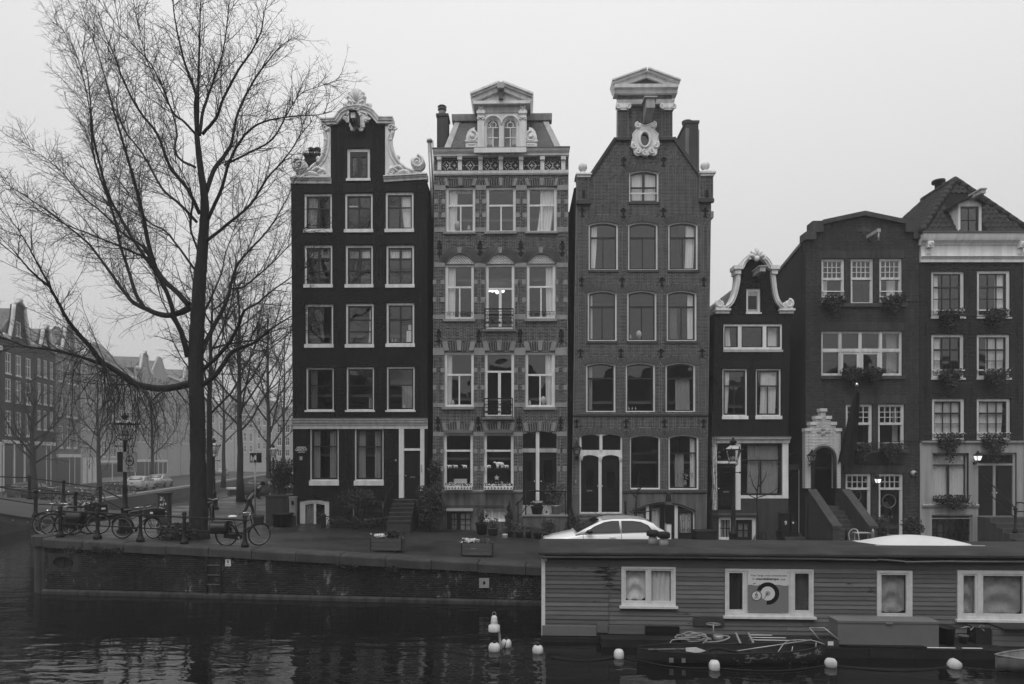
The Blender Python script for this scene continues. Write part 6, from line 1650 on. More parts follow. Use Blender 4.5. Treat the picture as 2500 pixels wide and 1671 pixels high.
# ---------------------------------------------------------------- 6: the house with the tiled roof and white ground floor
def house_six():
 h=House(2245,29.0,0.0,.68,'dark house with pantiled hip roof, white cornice and white ground floor');r=h.root
 x8=lambda x:h.fr.p(*R8(x,900))[0];z8=lambda y:h.fr.p(*R8(1400,y))[1];x9=lambda x:h.fr.p(*R9(x,800))[0];z9=lambda y:h.fr.p(*R9(1500,y))[1]
 kw=dict(fw=.14,ft=.13,fb=.12,frame='offwhite',sash='dark_sash',sw=.04,bw=.03,tw=.03,sill=.08,y=.07)
 G=((.32,3,.075,.03),(.30,3,.03,.03),(.38,3,.03,.03))
 cu=lambda a:[a]
 h.win(R8,1122,788,1388,1158,rows=G,cur=[(.0,.25,0,1)],**kw);h.win(R8,1487,785,1755,1158,rows=G,cur=[(.66,.98,0,1)],**kw)
 h.win(R8,1123,1294,1386,1600,rows=G,cur=[(.0,.28,0,1,.02)],**kw)if False else None
 for a,b,c in((1123,1386,[(.0,.30,0,1,.02)]),(1486,1752,[(.36,.98,0,1,-.04)])):
  q=h.R(R8,a,1294,b,1500);rc=(q[0],q[1],z9(148),q[3]);h.holes.append(arch(*rc));window(r,rc,rows=G,cur=c,**kw)
 for a,b,c in((1178,1452,[(.0,1,.0,1)]),(1550,1834,[(.0,.95,0,1,-.08)])):h.win(R9,a,317,b,668,rows=G,cur=c,**kw)
 for a,b in((1125,1385),(1490,1750)):q=h.R(R8,a,1100,b,1108);h.box('guard_bar','white',q[0],q[1],-.03,.02,q[2],q[3])
 for a,b,y in((1182,1448,82),(1556,1828,82),(1185,1450,607),(1556,1830,605)):q=h.R(R9,a,y-4,b,y+5);h.box('guard_bar','white',q[0],q[1],-.03,.02,q[2],q[3])
 for zf,xs,y0,y1 in((R8,(1077,1427,1803),1210,1312),(R9,(1122,1502,1887),230,345)):
  for x_ in xs:anchor_bar(h,zf,x_,y0,y1)
  # ground floor
 h.win(R9,1178,772,1480,1192,rows=((.22,1,.05),(.78,2,.05,.09)),fw=.06,ft=.07,fb=.1,frame='plaster_white',sash='dark_sash',sw=.02,sill=.1,sillmat='plaster_white',cur=[(.0,1,.05,1)],y=.10)
 rc=h.hole(R9,1557,770,1878,1300);x0,x1,zb,zt=rc
 xp=(x9(1697),x9(1716));zl=z9(872)
 MB().plate(arch(*rc),[[(x9(1566),zb+.02),(x9(1858),zb+.02),(x9(1858),zt-.08),(x9(1566),zt-.08)]],.05,.14).build('door_frame',M['plaster_white'],r)
 h.box('transom','plaster_white',x9(1566),x9(1858),.06,.15,z9(876),z9(860));h.box('door_post','plaster_white',xp[0],xp[1],.07,.16,zb,z9(876))
 window(r,(x9(1566),x9(1858),z9(860),zt-.08),fw=.03,y=.1,frame='dark_sash',sw=.02,sill=0,rows=((1,1),))
 for a,b,k,sl in((x9(1566),xp[0],.93,.30),(xp[1],x9(1858),.07,None)):door(r,(a,b,zb,z9(877)),y=.12,panels=((.12,.88,.55,.93),(.12,.88,.08,.36)),knob=k,slot=sl)
 q=h.fr.p(*R9(1555,810),.25);wall_lantern(r,q[0],q[1],.25,True,y=-.28)
 rc=h.hole(R9,1170,1286,1510,1600)
 bf=MB().plate(arch(*rc),[[(rc[0]+.05,rc[2]+.01),(rc[1]-.05,rc[2]+.01),(rc[1]-.05,rc[3]-.06),(rc[0]+.05,rc[3]-.06)]],.02,.12).build('basement_frame',M['plaster_white'],r)
 z1=z9(1322);MB().box(rc[0]+.05,rc[1]-.05,.05,.12,z1,z9(1312)).build('basement_transom',M['plaster_white'],bf)
 gm=MB();panes_grid(bf,((1,6),(1.4,6)),rc[0]+.06,rc[1]-.06,rc[2]+.02,z1,.07,gm,None,tw=.05,bw=.06);gm.build('glazing_bar',M['blackp'],bf)
 curtain(bf,x9(1270),x9(1330),rc[2],z9(1370),.3,'plaster_grey')
 zp=z9(686)
 h.ex.append([(-1,-2),(30,-2),(30,zp),(-1,zp)])
 W_=x9(1936)
 ol=[(0,-.4),(W_,-.4),(W_,z8(690)),(0,z8(690))]
 h.facade(ol,'mort_h6','brick_h6',z_from=zp,bl=.21,bh=.0625,jt=.010,proud=.010,seed=26)
 lowh=[hh for hh in h.holes if max(p[1]for p in hh)<zp]
 MB().plate([(.0,-.39),(W_,-.39),(W_,zp-.003),(0,zp-.003)],[[(a,max(b,-.38))for a,b in hh]for hh in lowh],-.04,-.001).build('ground_floor_render',M['plaster_white'],r)
 h.prof('ground_floor_band','plaster_white',[(.0,zp-.02),(-.12,zp-.02),(-.14,zp+.05),(-.12,zp+.07),(0,zp+.09)],x9(1085),W_+.02)
 h.prof('string_course','plaster_white',[(-.041,z9(1222)),(-.10,z9(1222)),(-.13,z9(1205)),(-.10,z9(1198)),(-.041,z9(1196))],x9(1088),x9(1556))
 # stoop to the right
 zs=z9(1338)
 MB().box(x9(1550),x9(1990),-.8,-.045,-.4,z9(1300)).build('landing',M['bluestone'],r)
 for i in range(4):MB().box(x9(1555+8*i),x9(2000),-.8-.32*(i+1),-.8-.32*i-.003,-.4,zs-.19*i).build('step',M['bluestone'],r)
 for sx in(1655,):
  q=x9(sx);m=MB().lathe([(.09,0),(.09,.2),(.05,.25),(.05,1.0),(.09,1.05),(.06,1.12),(.02,1.2)],(q,-1.5,.5),8);m.tube(smooth_path([(q,-1.5,1.6),(q-.2,-1.1,2.1),(q-.45,-.3,2.9),(q-.5,-.05,3.0)],4),.025,6);m.tube(smooth_path([(q,-1.5,1.2),(q-.2,-1.1,1.6),(q-.45,-.3,2.4)],4),.02,6);m.build('stoop_railing',M['iron'],r)
 q=x9(1870);m=MB().tube(smooth_path([(q,-.05,z9(1185)),(q+.2,-.3,z9(1190)),(q+.6,-1.0,z9(1290))],4),.03,6);m.tube(smooth_path([(q,-.05,z9(1258)),(q+.25,-.3,z9(1262)),(q+.6,-1.0,z9(1340))],4),.025,6);m.build('stoop_railing',M['iron'],r)
 # cornice
 H0,H1_,H2_=z8(725),z8(682),z8(665)
 xa,xb=x8(1028),x8(1850)
 h.prof('lower_cornice','white',[(.3,H0),(-.10,H0),(-.10,H0+.12),(-.16,H0+.2),(-.2,H1_),(.3,H1_)],xa,xb);h.box('frieze','white',xa+.02,xb-.02,-.09,.3,H1_+.002,z8(592))
 h.prof('main_cornice','white',[(.3,z8(590)),(-.12,z8(590)),(-.16,z8(575)),(-.30,z8(562)),(-.34,z8(545)),(-.38,z8(520)),(-.38,z8(512)),(.3,z8(510))],xa-.05,xb+.05);h.prof('gutter','lead',[(.3,z8(509)),(-.42,z8(511)),(-.44,z8(497)),(.3,z8(494))],xa-.08,xb+.08)
 for a,b in((1066,1102),(1797,1832)):
  q=h.R(R8,a,568,b,660);m=MB().box(q[0],q[1],-.16,-.09,q[2],q[3]-.3).box(q[0]-.03,q[1]+.03,-.32,-.09,q[3]-.28,q[3]);spiral(m,((q[0]+q[1])/2,q[3]-.16),.1,.02,1.3,-.33,.04,0,1,14);m.build('cornice_bracket',M['white'],r)
  # pantiled hip roof with a ridge running back
 ze=z8(498);xl,xr=xa-.1,xb+.1;xm=x8(1300)*1.0+(h.fr.p(*R8(1300,65),-1.7)[0]-x8(1300));zr=h.fr.p(*R8(1300,75),-1.7)[1];ya,yb,yk=-.3,4.0,7.5
 apex1,apex2=Vector((xm,1.6,zr)),Vector((xm,yb,zr));c1,c2,c3,c4=Vector((xl,ya,ze)),Vector((xr,ya,ze)),Vector((xr,yk,ze)),Vector((xl,yk,ze))
 rf=MB().add([tuple(v-Vector((0,0,.04)))for v in(c1,c2,c3,c4,apex1,apex2)],[(0,1,4),(1,2,5,4),(2,3,5),(3,0,4,5)]).build('roof',M['body'],r)
 tl=shared('pantile',lambda:(lambda m:m.mesh('pantile',M['tile']))(MB().loft([[(x,0,z)for x,z in((-.13,.0),(-.07,-.025),(0,-.02),(.05,.035),(.10,.055),(.15,.02))],[(x,.40,z-.035)for x,z in((-.13,.0),(-.07,-.025),(0,-.02),(.05,.035),(.10,.055),(.15,.02))]],close_ring=False,caps=False).add([(-.13,0,.0),(-.07,0,-.025),(0,0,-.02),(.05,0,.035),(.10,0,.055),(.15,0,.02),(.15,0,-.02),(.10,0,.01),(.05,0,-.01),(0,0,-.06),(-.07,0,-.06),(-.13,0,-.03)],[(0,1,10,11),(1,2,9,10),(2,3,8,9),(3,4,7,8),(4,5,6,7)])))
 dr=h.R(R8,1330,180,1535,500);dx0,dx1=x8(1345),x8(1532)
 cnt=0;rest=MB()
 for(A,B,T0,T1)in((c1,c2,apex1,apex1),(c4,c1,apex1,apex2)):
  e=(B-A).normalized();mid=(T0+T1)/2;nrm=e.cross((mid-A)).normalized();nrm=nrm if nrm.z>0 else-nrm
  up=nrm.cross(e).normalized();up=up if up.z>0 else-up
  Hs=(mid-A).dot(up);ta,tb=sorted(((T0-A).dot(e),(T1-A).dot(e)))
  rows=int(Hs/.30);Lb=(B-A).length
  rot=Matrix((e,up,nrm)).transposed()
  for i in range(rows+1):
   v=i*.30;f_=v/Hs
   if f_>.98:break
   ua,ub=ta*f_,Lb-(Lb-tb)*f_;u=ua+.1
   while u<ub-.05:
    p=A+e*u+up*v+nrm*.03
    if A is c1 and dx0-.2<p.x<dx1+.1 and p.z<zr-1.0:u+=.25;continue
    q=Matrix.LocRotScale(p,rot.to_quaternion()@Matrix.Rotation(rnd.uniform(-.03,.03),3,'Z').to_quaternion(),None)
    if cnt<300:
     o=bpy.data.objects.new('pantile',tl);COL.objects.link(o);o.parent=rf;o.matrix_local=q
    else:
     base=len(rest.v);rest.v.extend([tuple(q@vv.co)for vv in tl.vertices]);rest.f.extend([tuple(base+k for k in pp.vertices)for pp in tl.polygons]);rest.s.extend([True]*len(tl.polygons))
    cnt+=1;u+=.25
 if rest.f:rest.build('pantiles',M['tile'],rf,kind='stuff')
 for A,B in((c1,apex1),(c2,apex1),(apex1,apex2)):
  n=int((B-A).length/.36)
  for i in range(n):
   a,b=A.lerp(B,i/n),A.lerp(B,(i+1.12)/n);MB().tube([a+Vector((0,0,.03)),b+Vector((0,0,.05))],[.15,.125],8).build('ridge_tile',M['tile'],rf)
   # dormer
 q=h.R(R8,1355,275,1502,490,off=.33);y0=-.33
 g=MB().plate([(q[0]-.1,q[2]-.1),(q[1]+.12,q[2]-.1),(q[1]+.12,q[3]+.12),((q[0]+q[1])/2+.05,q[3]+.34),(q[0]-.1,q[3]+.12)],[[(q[0],q[2]),(q[1],q[2]),(q[1],q[3]),(q[0],q[3])]],y0,y0+.12)
 dm=g.build('dormer',M['white'],r);sb=MB().plate([(q[0],q[2]),(q[1],q[2]),(q[1],q[3]),(q[0],q[3])],[[(q[0]+.06,q[2]+.06),(q[1]-.06,q[2]+.06),(q[1]-.06,q[3]-.06),(q[0]+.06,q[3]-.06)]],y0+.04,y0+.1)
 panes_grid(dm,((1,2),(1,2)),q[0]+.06,q[1]-.06,q[2]+.06,q[3]-.06,y0+.05,sb,None,tw=.025,bw=.025);sb.build('dormer_sash',M['dark_sash'],dm)
 MB().add([(q[0]-.1,y0+.12,q[2]-.1),(q[0]-.1,y0+.12,q[3]+.12),(q[0]-.1,1.5,q[3]+.3),(q[0]-.1,.9,q[2]+.6)],[(0,1,2,3)]).add([(q[1]+.12,y0+.12,q[2]-.1),(q[1]+.12,y0+.12,q[3]+.12),(q[1]+.12,1.5,q[3]+.3),(q[1]+.12,1.2,q[2]+.6)],[(3,2,1,0)]).build('dormer_cheek',M['white'],dm)
 m=MB();xm_=(q[0]+q[1])/2+.05
 for sx,xe in((-1,q[0]-.35),(1,q[1]+.25)):m.add([(xe,y0-.2,q[3]+.02),(xm_,y0-.2,q[3]+.40),(xm_,1.6,q[3]+.40),(xe,1.6,q[3]+.02),(xe,y0-.2,q[3]+.08),(xm_,y0-.2,q[3]+.46),(xm_,1.6,q[3]+.46),(xe,1.6,q[3]+.08)],[(0,1,5,4),(4,5,6,7),(3,2,1,0),(0,4,7,3),(1,2,6,5)])
 m.build('dormer_roof',M['tile'],dm);MB().box(xm_-.08,xm_+.12,y0-.75,y0+.0,q[3]+.28,q[3]+.44).box(xm_-.12,xm_+.16,y0-.78,y0,q[3]+.441,q[3]+.5).build('hoist_beam',M['greywhite'],dm)
 # flue on the left slope
 q0=h.fr.p(*R8(1180,160),-3.0);q1=h.fr.p(*R8(1187,75),-3.0);MB().lathe([(.19,-1.2),(.17,0)],(q0[0],3.0,q0[1]),10).build('flue_collar',M['offwhite'],r);MB().lathe([(.165,0),(.165,q1[1]-q0[1]-.12),(.30,q1[1]-q0[1]-.1),(.30,q1[1]-q0[1]+.03),(.1,q1[1]-q0[1]+.06)],(q0[0],3.0,q0[1]),12).build('flue_pipe',M['iron'],r)
 shell(r,W_,z8(690)-.02,7.4)
 # neighbour's pale edge beyond
 n=MB().box(W_+.06,W_+5,-.05,7,-.4,z8(640));o=n.build('plaster_house',M['plaster_white'],None);o.location=r.location
 tag(o,'edge of a pale plastered house beyond the white corniced one','house')
 return h
H6=house_six()
# near-black sheets put in the gaps between houses to stand for their shade
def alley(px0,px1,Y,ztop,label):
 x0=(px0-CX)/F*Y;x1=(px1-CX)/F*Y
 o=MB().box(x0,x1,0,.2,.6,ztop).build('gap_shade',M['body']);o.location=(0,Y,0);tag(o,label,'wall');return o
alley(1030,1075,32.5,W(0,525,32.5).z,'dark sheet standing for shade in the gap between black and banded house')
alley(1372,1412,31.0,W(0,518,31.0).z,'dark sheet standing for shade in the gap between banded house and the ball finial house')
alley(1722,1750,31.0,W(0,760,31.0).z,'dark sheet standing for shade in the gap left of the little bell gable house')
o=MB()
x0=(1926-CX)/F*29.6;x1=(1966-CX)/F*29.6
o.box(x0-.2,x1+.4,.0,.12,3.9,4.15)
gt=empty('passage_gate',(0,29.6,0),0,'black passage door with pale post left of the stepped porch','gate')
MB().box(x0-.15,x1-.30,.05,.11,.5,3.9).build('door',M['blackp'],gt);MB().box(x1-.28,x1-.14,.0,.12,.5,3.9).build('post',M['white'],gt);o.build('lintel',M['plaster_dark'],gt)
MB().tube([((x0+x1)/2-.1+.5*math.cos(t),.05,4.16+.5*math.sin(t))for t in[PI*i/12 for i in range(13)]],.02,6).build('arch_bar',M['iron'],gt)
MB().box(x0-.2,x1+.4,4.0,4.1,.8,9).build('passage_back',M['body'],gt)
# ================================================================= far houses across the side canal, in the haze
FARA=math.atan2(1.0,-0.22)
def far_house(px0,px1,y_eave,gable,rows,cols,wall,label,y_apex=None,y_base=1196,shop=None,white=True,Y0=None,depth=9.0,base_fr=None,win_h=.62,win_w=.44,lit=None,roofm='tile_hazed'):
 fr=Fr(-40,55.0,FARA,1.45)if base_fr is None else base_fr
 xa,_=fr.p(px0,1100);xb,_=fr.p(px1,1100)
 sub=fr.root('canal_house',label,'house','hazy houses across the side canal')
 o=fr.world(xa,0,0);sub.location=o
 Wd=xb-xa;pm=(px0+px1)/2
 Z=lambda y:fr.p(pm,y)[1]
 ze=Z(y_eave);za=Z(y_apex)if y_apex else ze+2.5
 ol=[(0,-.6),(Wd,-.6),(Wd,ze)]
 if gable=='bell':ol+=[(Wd*.80,ze+.05),(Wd*.70,ze+(za-ze)*.45),(Wd*.66,za-.4),(Wd*.5,za),(Wd*.34,za-.4),(Wd*.30,ze+(za-ze)*.45),(Wd*.20,ze+.05)]
 elif gable=='point':ol+=[(Wd*.62,za),(Wd*.38,za)]
 ol+=[(0,ze)]
 holes=[];specs=[]
 for(yt,yb)in rows:
  zt,zb=Z(yt),Z(yb)
  for c in range(cols):
   cw=Wd/(cols+.3);x0=Wd*.5-cols*cw/2+cw*(c+.5)-cw*win_w/2*1.25;x1=x0+cw*win_w*1.25
   holes.append(arch(x0,x1,zb,zt));specs.append((x0,x1,zb,zt))
 if gable=='bell':holes.append(arch(Wd*.42,Wd*.58,ze+.4,ze+(za-ze)*.5));specs.append((Wd*.42,Wd*.58,ze+.4,ze+(za-ze)*.5))
 wl=MB().plate(ol,holes,0,.25).build('front_wall',M[wall],sub)
 pmesh=shared('pane_far',lambda:MB().add([(0,0,0),(1,0,0),(1,0,1),(0,0,1)],[(0,1,2,3)]).mesh('pane',M['far_glass']))
 for x0,x1,zb,zt in specs:
  f=.09
  w_=MB().plate(arch(x0,x1,zb,zt),[arch(x0+f,x1-f,zb+f,zt-f)],.03,.12).box(x0-.04,x1+.04,-.05,.03,zb-.1,zb+.005)
  w_.box((x0+x1)/2-.03,(x0+x1)/2+.03,.05,.1,zb+f,zt-f).box(x0+f,x1-f,.045,.1,zb+(zt-zb)*.55,zb+(zt-zb)*.55+.07)
  wo_=w_.build('window',M['far_white'],sub);inst('pane',pmesh,wo_,(x0+f,.11,zb+f),(x1-x0-2*f,1,zt-zb-2*f))
 MB().box(.02,Wd-.02,.26,depth,-.6,ze-.05).build('party_wall',M['far_wall2'],sub)
 if gable in('bell','point'):MB().prism([(.02,ze-.04),(Wd-.02,ze-.04),(Wd/2,za-.6)],.27,depth).build('roof',M[roofm],sub)
 if gable=='eave':
  MB().extx([(-.25,ze-.02),(depth*.5,za),(depth+.2,ze-.02)],-.05,Wd+.05).build('roof',M[roofm],sub)
  MB().box(-.02,Wd+.02,-.3,-.01,ze-.35,ze-.03).build('cornice',M['far_white'],sub)
 if gable=='bell':
  m=MB()
  for sx in(0,1):
   q=[(Wd*.20,ze+.05),(Wd*.29,ze+(za-ze)*.45),(Wd*.335,za-.4)]if sx==0 else[(Wd*.80,ze+.05),(Wd*.71,ze+(za-ze)*.45),(Wd*.665,za-.4)]
   m.tube([(x,-.08,z)for x,z in[((0.03 if sx==0 else .97)*Wd,ze+.12)]+smooth_path(q,3)],.17,5)
  m.tube([(Wd*.33,-.1,za-.4),(Wd*.42,-.1,za-.05),(Wd*.5,-.1,za+.12),(Wd*.58,-.1,za-.05),(Wd*.67,-.1,za-.4)],.16,5);m.ball((Wd*.5,-.1,za+.2),.3,8,6)
  m.box(Wd*.02,Wd*.2,-.2,.2,ze-.15,ze+.1).box(Wd*.8,Wd*.98,-.2,.2,ze-.15,ze+.1)
  m.build('gable_trim',M['far_white'],sub)
 if shop:
  yt,kind=shop;zt=Z(yt)
  if kind=='white':
   n=3;m=MB().box(.1,Wd-.1,-.14,-.002,zt,zt+.3)
   for i in range(n+1):xx=.1+(Wd-.4)*i/n;m.box(xx,xx+.22,-.1,-.002,0,zt)
   m.build('shopfront',M['far_white'],sub)
   for i in range(n):
    xx=.1+(Wd-.4)*i/n+.3;MB().box(xx,xx+(Wd-.4)/n-.4,-.05,-.003,.6,zt-.2).build('shop_window',M['glass_dark']if False else M['dark_sash'],sub)
  elif kind=='dark':
   MB().box(.1,Wd-.1,-.14,-.002,zt,zt+.35).build('fascia',M['far_white'],sub)
   MB().box(.2,Wd-.2,-.05,-.002,.1,zt-.02).build('shop_window',M['dark_sash'],sub)
   m=MB()
   for xx in(.5,.72):m.box(Wd*xx,Wd*xx+.12,-.09,-.052,0,zt-.02)
   m.build('shop_frame',M['far_white'],sub)
  elif kind=='doors':
   for i in range(3):MB().box(Wd*(.1+.3*i),Wd*(.1+.3*i)+Wd*.2,-.06,-.002,.1,zt).build('warehouse_door',M['far_white'],sub)
 return sub
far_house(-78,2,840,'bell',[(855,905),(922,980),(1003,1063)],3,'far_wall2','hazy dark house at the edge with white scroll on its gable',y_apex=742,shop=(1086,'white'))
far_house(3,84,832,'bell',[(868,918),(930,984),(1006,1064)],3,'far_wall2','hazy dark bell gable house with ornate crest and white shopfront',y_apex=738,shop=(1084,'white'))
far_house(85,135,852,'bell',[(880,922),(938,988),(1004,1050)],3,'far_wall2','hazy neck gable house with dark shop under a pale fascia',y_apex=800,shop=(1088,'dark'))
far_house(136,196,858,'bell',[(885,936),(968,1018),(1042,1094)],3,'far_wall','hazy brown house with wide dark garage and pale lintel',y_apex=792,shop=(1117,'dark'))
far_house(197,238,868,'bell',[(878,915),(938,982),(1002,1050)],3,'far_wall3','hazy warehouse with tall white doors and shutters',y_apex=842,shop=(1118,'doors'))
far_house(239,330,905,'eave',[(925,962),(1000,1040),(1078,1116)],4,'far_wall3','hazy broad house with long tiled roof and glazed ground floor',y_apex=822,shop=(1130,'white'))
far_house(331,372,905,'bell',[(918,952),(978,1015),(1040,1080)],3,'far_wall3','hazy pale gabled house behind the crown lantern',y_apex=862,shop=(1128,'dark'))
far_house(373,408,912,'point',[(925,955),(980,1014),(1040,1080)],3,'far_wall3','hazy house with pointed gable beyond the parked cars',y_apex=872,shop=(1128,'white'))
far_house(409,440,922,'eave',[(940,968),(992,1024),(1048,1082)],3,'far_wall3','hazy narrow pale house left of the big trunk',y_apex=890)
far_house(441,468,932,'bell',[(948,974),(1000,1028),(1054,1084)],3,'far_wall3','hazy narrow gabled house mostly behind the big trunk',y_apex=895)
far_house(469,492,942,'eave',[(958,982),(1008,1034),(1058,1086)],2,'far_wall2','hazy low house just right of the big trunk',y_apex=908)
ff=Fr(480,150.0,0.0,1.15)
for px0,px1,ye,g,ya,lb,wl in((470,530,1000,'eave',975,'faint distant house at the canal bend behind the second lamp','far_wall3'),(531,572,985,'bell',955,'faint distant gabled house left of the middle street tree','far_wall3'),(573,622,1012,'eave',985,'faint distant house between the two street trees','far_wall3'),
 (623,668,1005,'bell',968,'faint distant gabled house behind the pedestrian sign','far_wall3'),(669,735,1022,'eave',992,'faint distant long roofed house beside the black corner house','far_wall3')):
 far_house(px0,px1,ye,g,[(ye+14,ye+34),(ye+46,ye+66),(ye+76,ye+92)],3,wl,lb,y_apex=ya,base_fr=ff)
 # ----------------------------------------------------------------- the bank behind the viewer: it shades the low sky and shows in the panes
def bank_behind():
 m=MB();r=random.Random(5);x=-75.0
 while x<76:
  wd=r.uniform(5.5,8);hgt=r.uniform(11,15)
  m.prism([(x,0),(x+wd-.1,0),(x+wd-.1,hgt),(x+wd*.65,hgt+r.uniform(2,3.5)),(x+wd*.35,hgt+2.5),(x,hgt)],-32,-24);x+=wd
 m.build('bank_behind_houses',M['far_wall2'],kind='structure')
 MB().box(-223,86,-54,-14,-1,1.3).build('bank_behind',M['street_base'],kind='structure')
bank_behind()
# ================================================================= trees
class Tubes:
 """many thin tapering tubes gathered into one mesh"""
 def __init__(s):s.V=[];s.Fc=[];s.n=0
 def add(s,P,R,k=3):
  P=np.asarray(P,float);R=np.asarray(R,float);m=len(P)
  T=np.gradient(P,axis=0);T/=np.linalg.norm(T,axis=1)[:,None]+1e-9
  h=np.array([0,0,1.0])if abs(T[0,2])<.9 else np.array([1.0,0,0])
  U=np.cross(T,h);U/=np.linalg.norm(U,axis=1)[:,None]+1e-9;Wv=np.cross(T,U)
  a=2*np.pi*np.arange(k)/k
  V=P[:,None,:]+R[:,None,None]*(np.cos(a)[None,:,None]*U[:,None,:]+np.sin(a)[None,:,None]*Wv[:,None,:])
  i=np.arange(m-1)[:,None]*k;j=np.arange(k)[None,:];j2=(j+1)%k
  s.Fc.append((np.stack([i+j,i+j2,i+k+j2,i+k+j],-1)+s.n).reshape(-1,4));s.V.append(V.reshape(-1,3));s.n+=m*k
 def build(s,name,mat,parent,kind=None):
  o=np_obj(name,np.concatenate(s.V),np.concatenate(s.Fc),mat,parent,kind)
  o.data.polygons.foreach_set('use_smooth',np.ones(len(o.data.polygons),bool));return o
RS=np.random.RandomState(4)
def grow(P0,d,L,droop,nseg=4,wob=.16,up=0.0):
 """a twig path: start, direction, length; bends gently"""
 P=[np.array(P0,float)];d=np.array(d,float);d/=np.linalg.norm(d)
 for i in range(nseg):
  d=d+RS.normal(0,wob,3)+np.array([0,0,(up-droop)*(i+1)/nseg]);d/=np.linalg.norm(d)
  P.append(P[-1]+d*L/nseg)
 return np.array(P)
def side_dirs(T,ang):
 a=RS.normal(size=3);a-=T*a.dot(T);a/=np.linalg.norm(a)+1e-9
 return T*math.cos(ang)+a*math.sin(ang)
def twigs_on(tb,P,R0,lvl,dens,Lmax,droop,up,thin):
 """recursively clothe a limb path with branches and twigs"""
 seg=np.linalg.norm(np.diff(P,axis=0),axis=1);tot=seg.sum();cum=np.r_[0,np.cumsum(seg)]
 n=max(1,int(tot*dens));
 for i in range(n):
  t=(i+RS.rand())/n
  if lvl==0 and t<.12:continue
  s_=t*tot;k=min(np.searchsorted(cum,s_)-1,len(seg)-1);k=max(k,0)
  f=(s_-cum[k])/(seg[k]+1e-9);p=P[k]+(P[k+1]-P[k])*f;T=(P[k+1]-P[k])/(seg[k]+1e-9)
  L=Lmax*(0.45+.75*RS.rand())*(1-.55*t)
  d=side_dirs(T,RS.uniform(.35,.85)if lvl==0 else RS.uniform(.5,1.2))
  if lvl==0:d[1]*=.8
  Q=grow(p,d,L,droop*RS.uniform(.3,1.3),5 if lvl==0 else(4 if lvl==1 else 3),.085,up*.7)
  r0=[.0155,.0080,.0055][lvl]*thin*(0.7+.5*RS.rand())*(L/Lmax)**.4
  tb.add(Q,np.linspace(r0,max(.0034*thin,r0*.38),len(Q)),4 if lvl==0 else 3)
  if lvl<2:twigs_on(tb,Q,r0,lvl+1,[5.4,5.4][lvl],[1.0,.42][lvl]*(0.6+.4*min(1,L)),droop*.7,up*.6,thin)
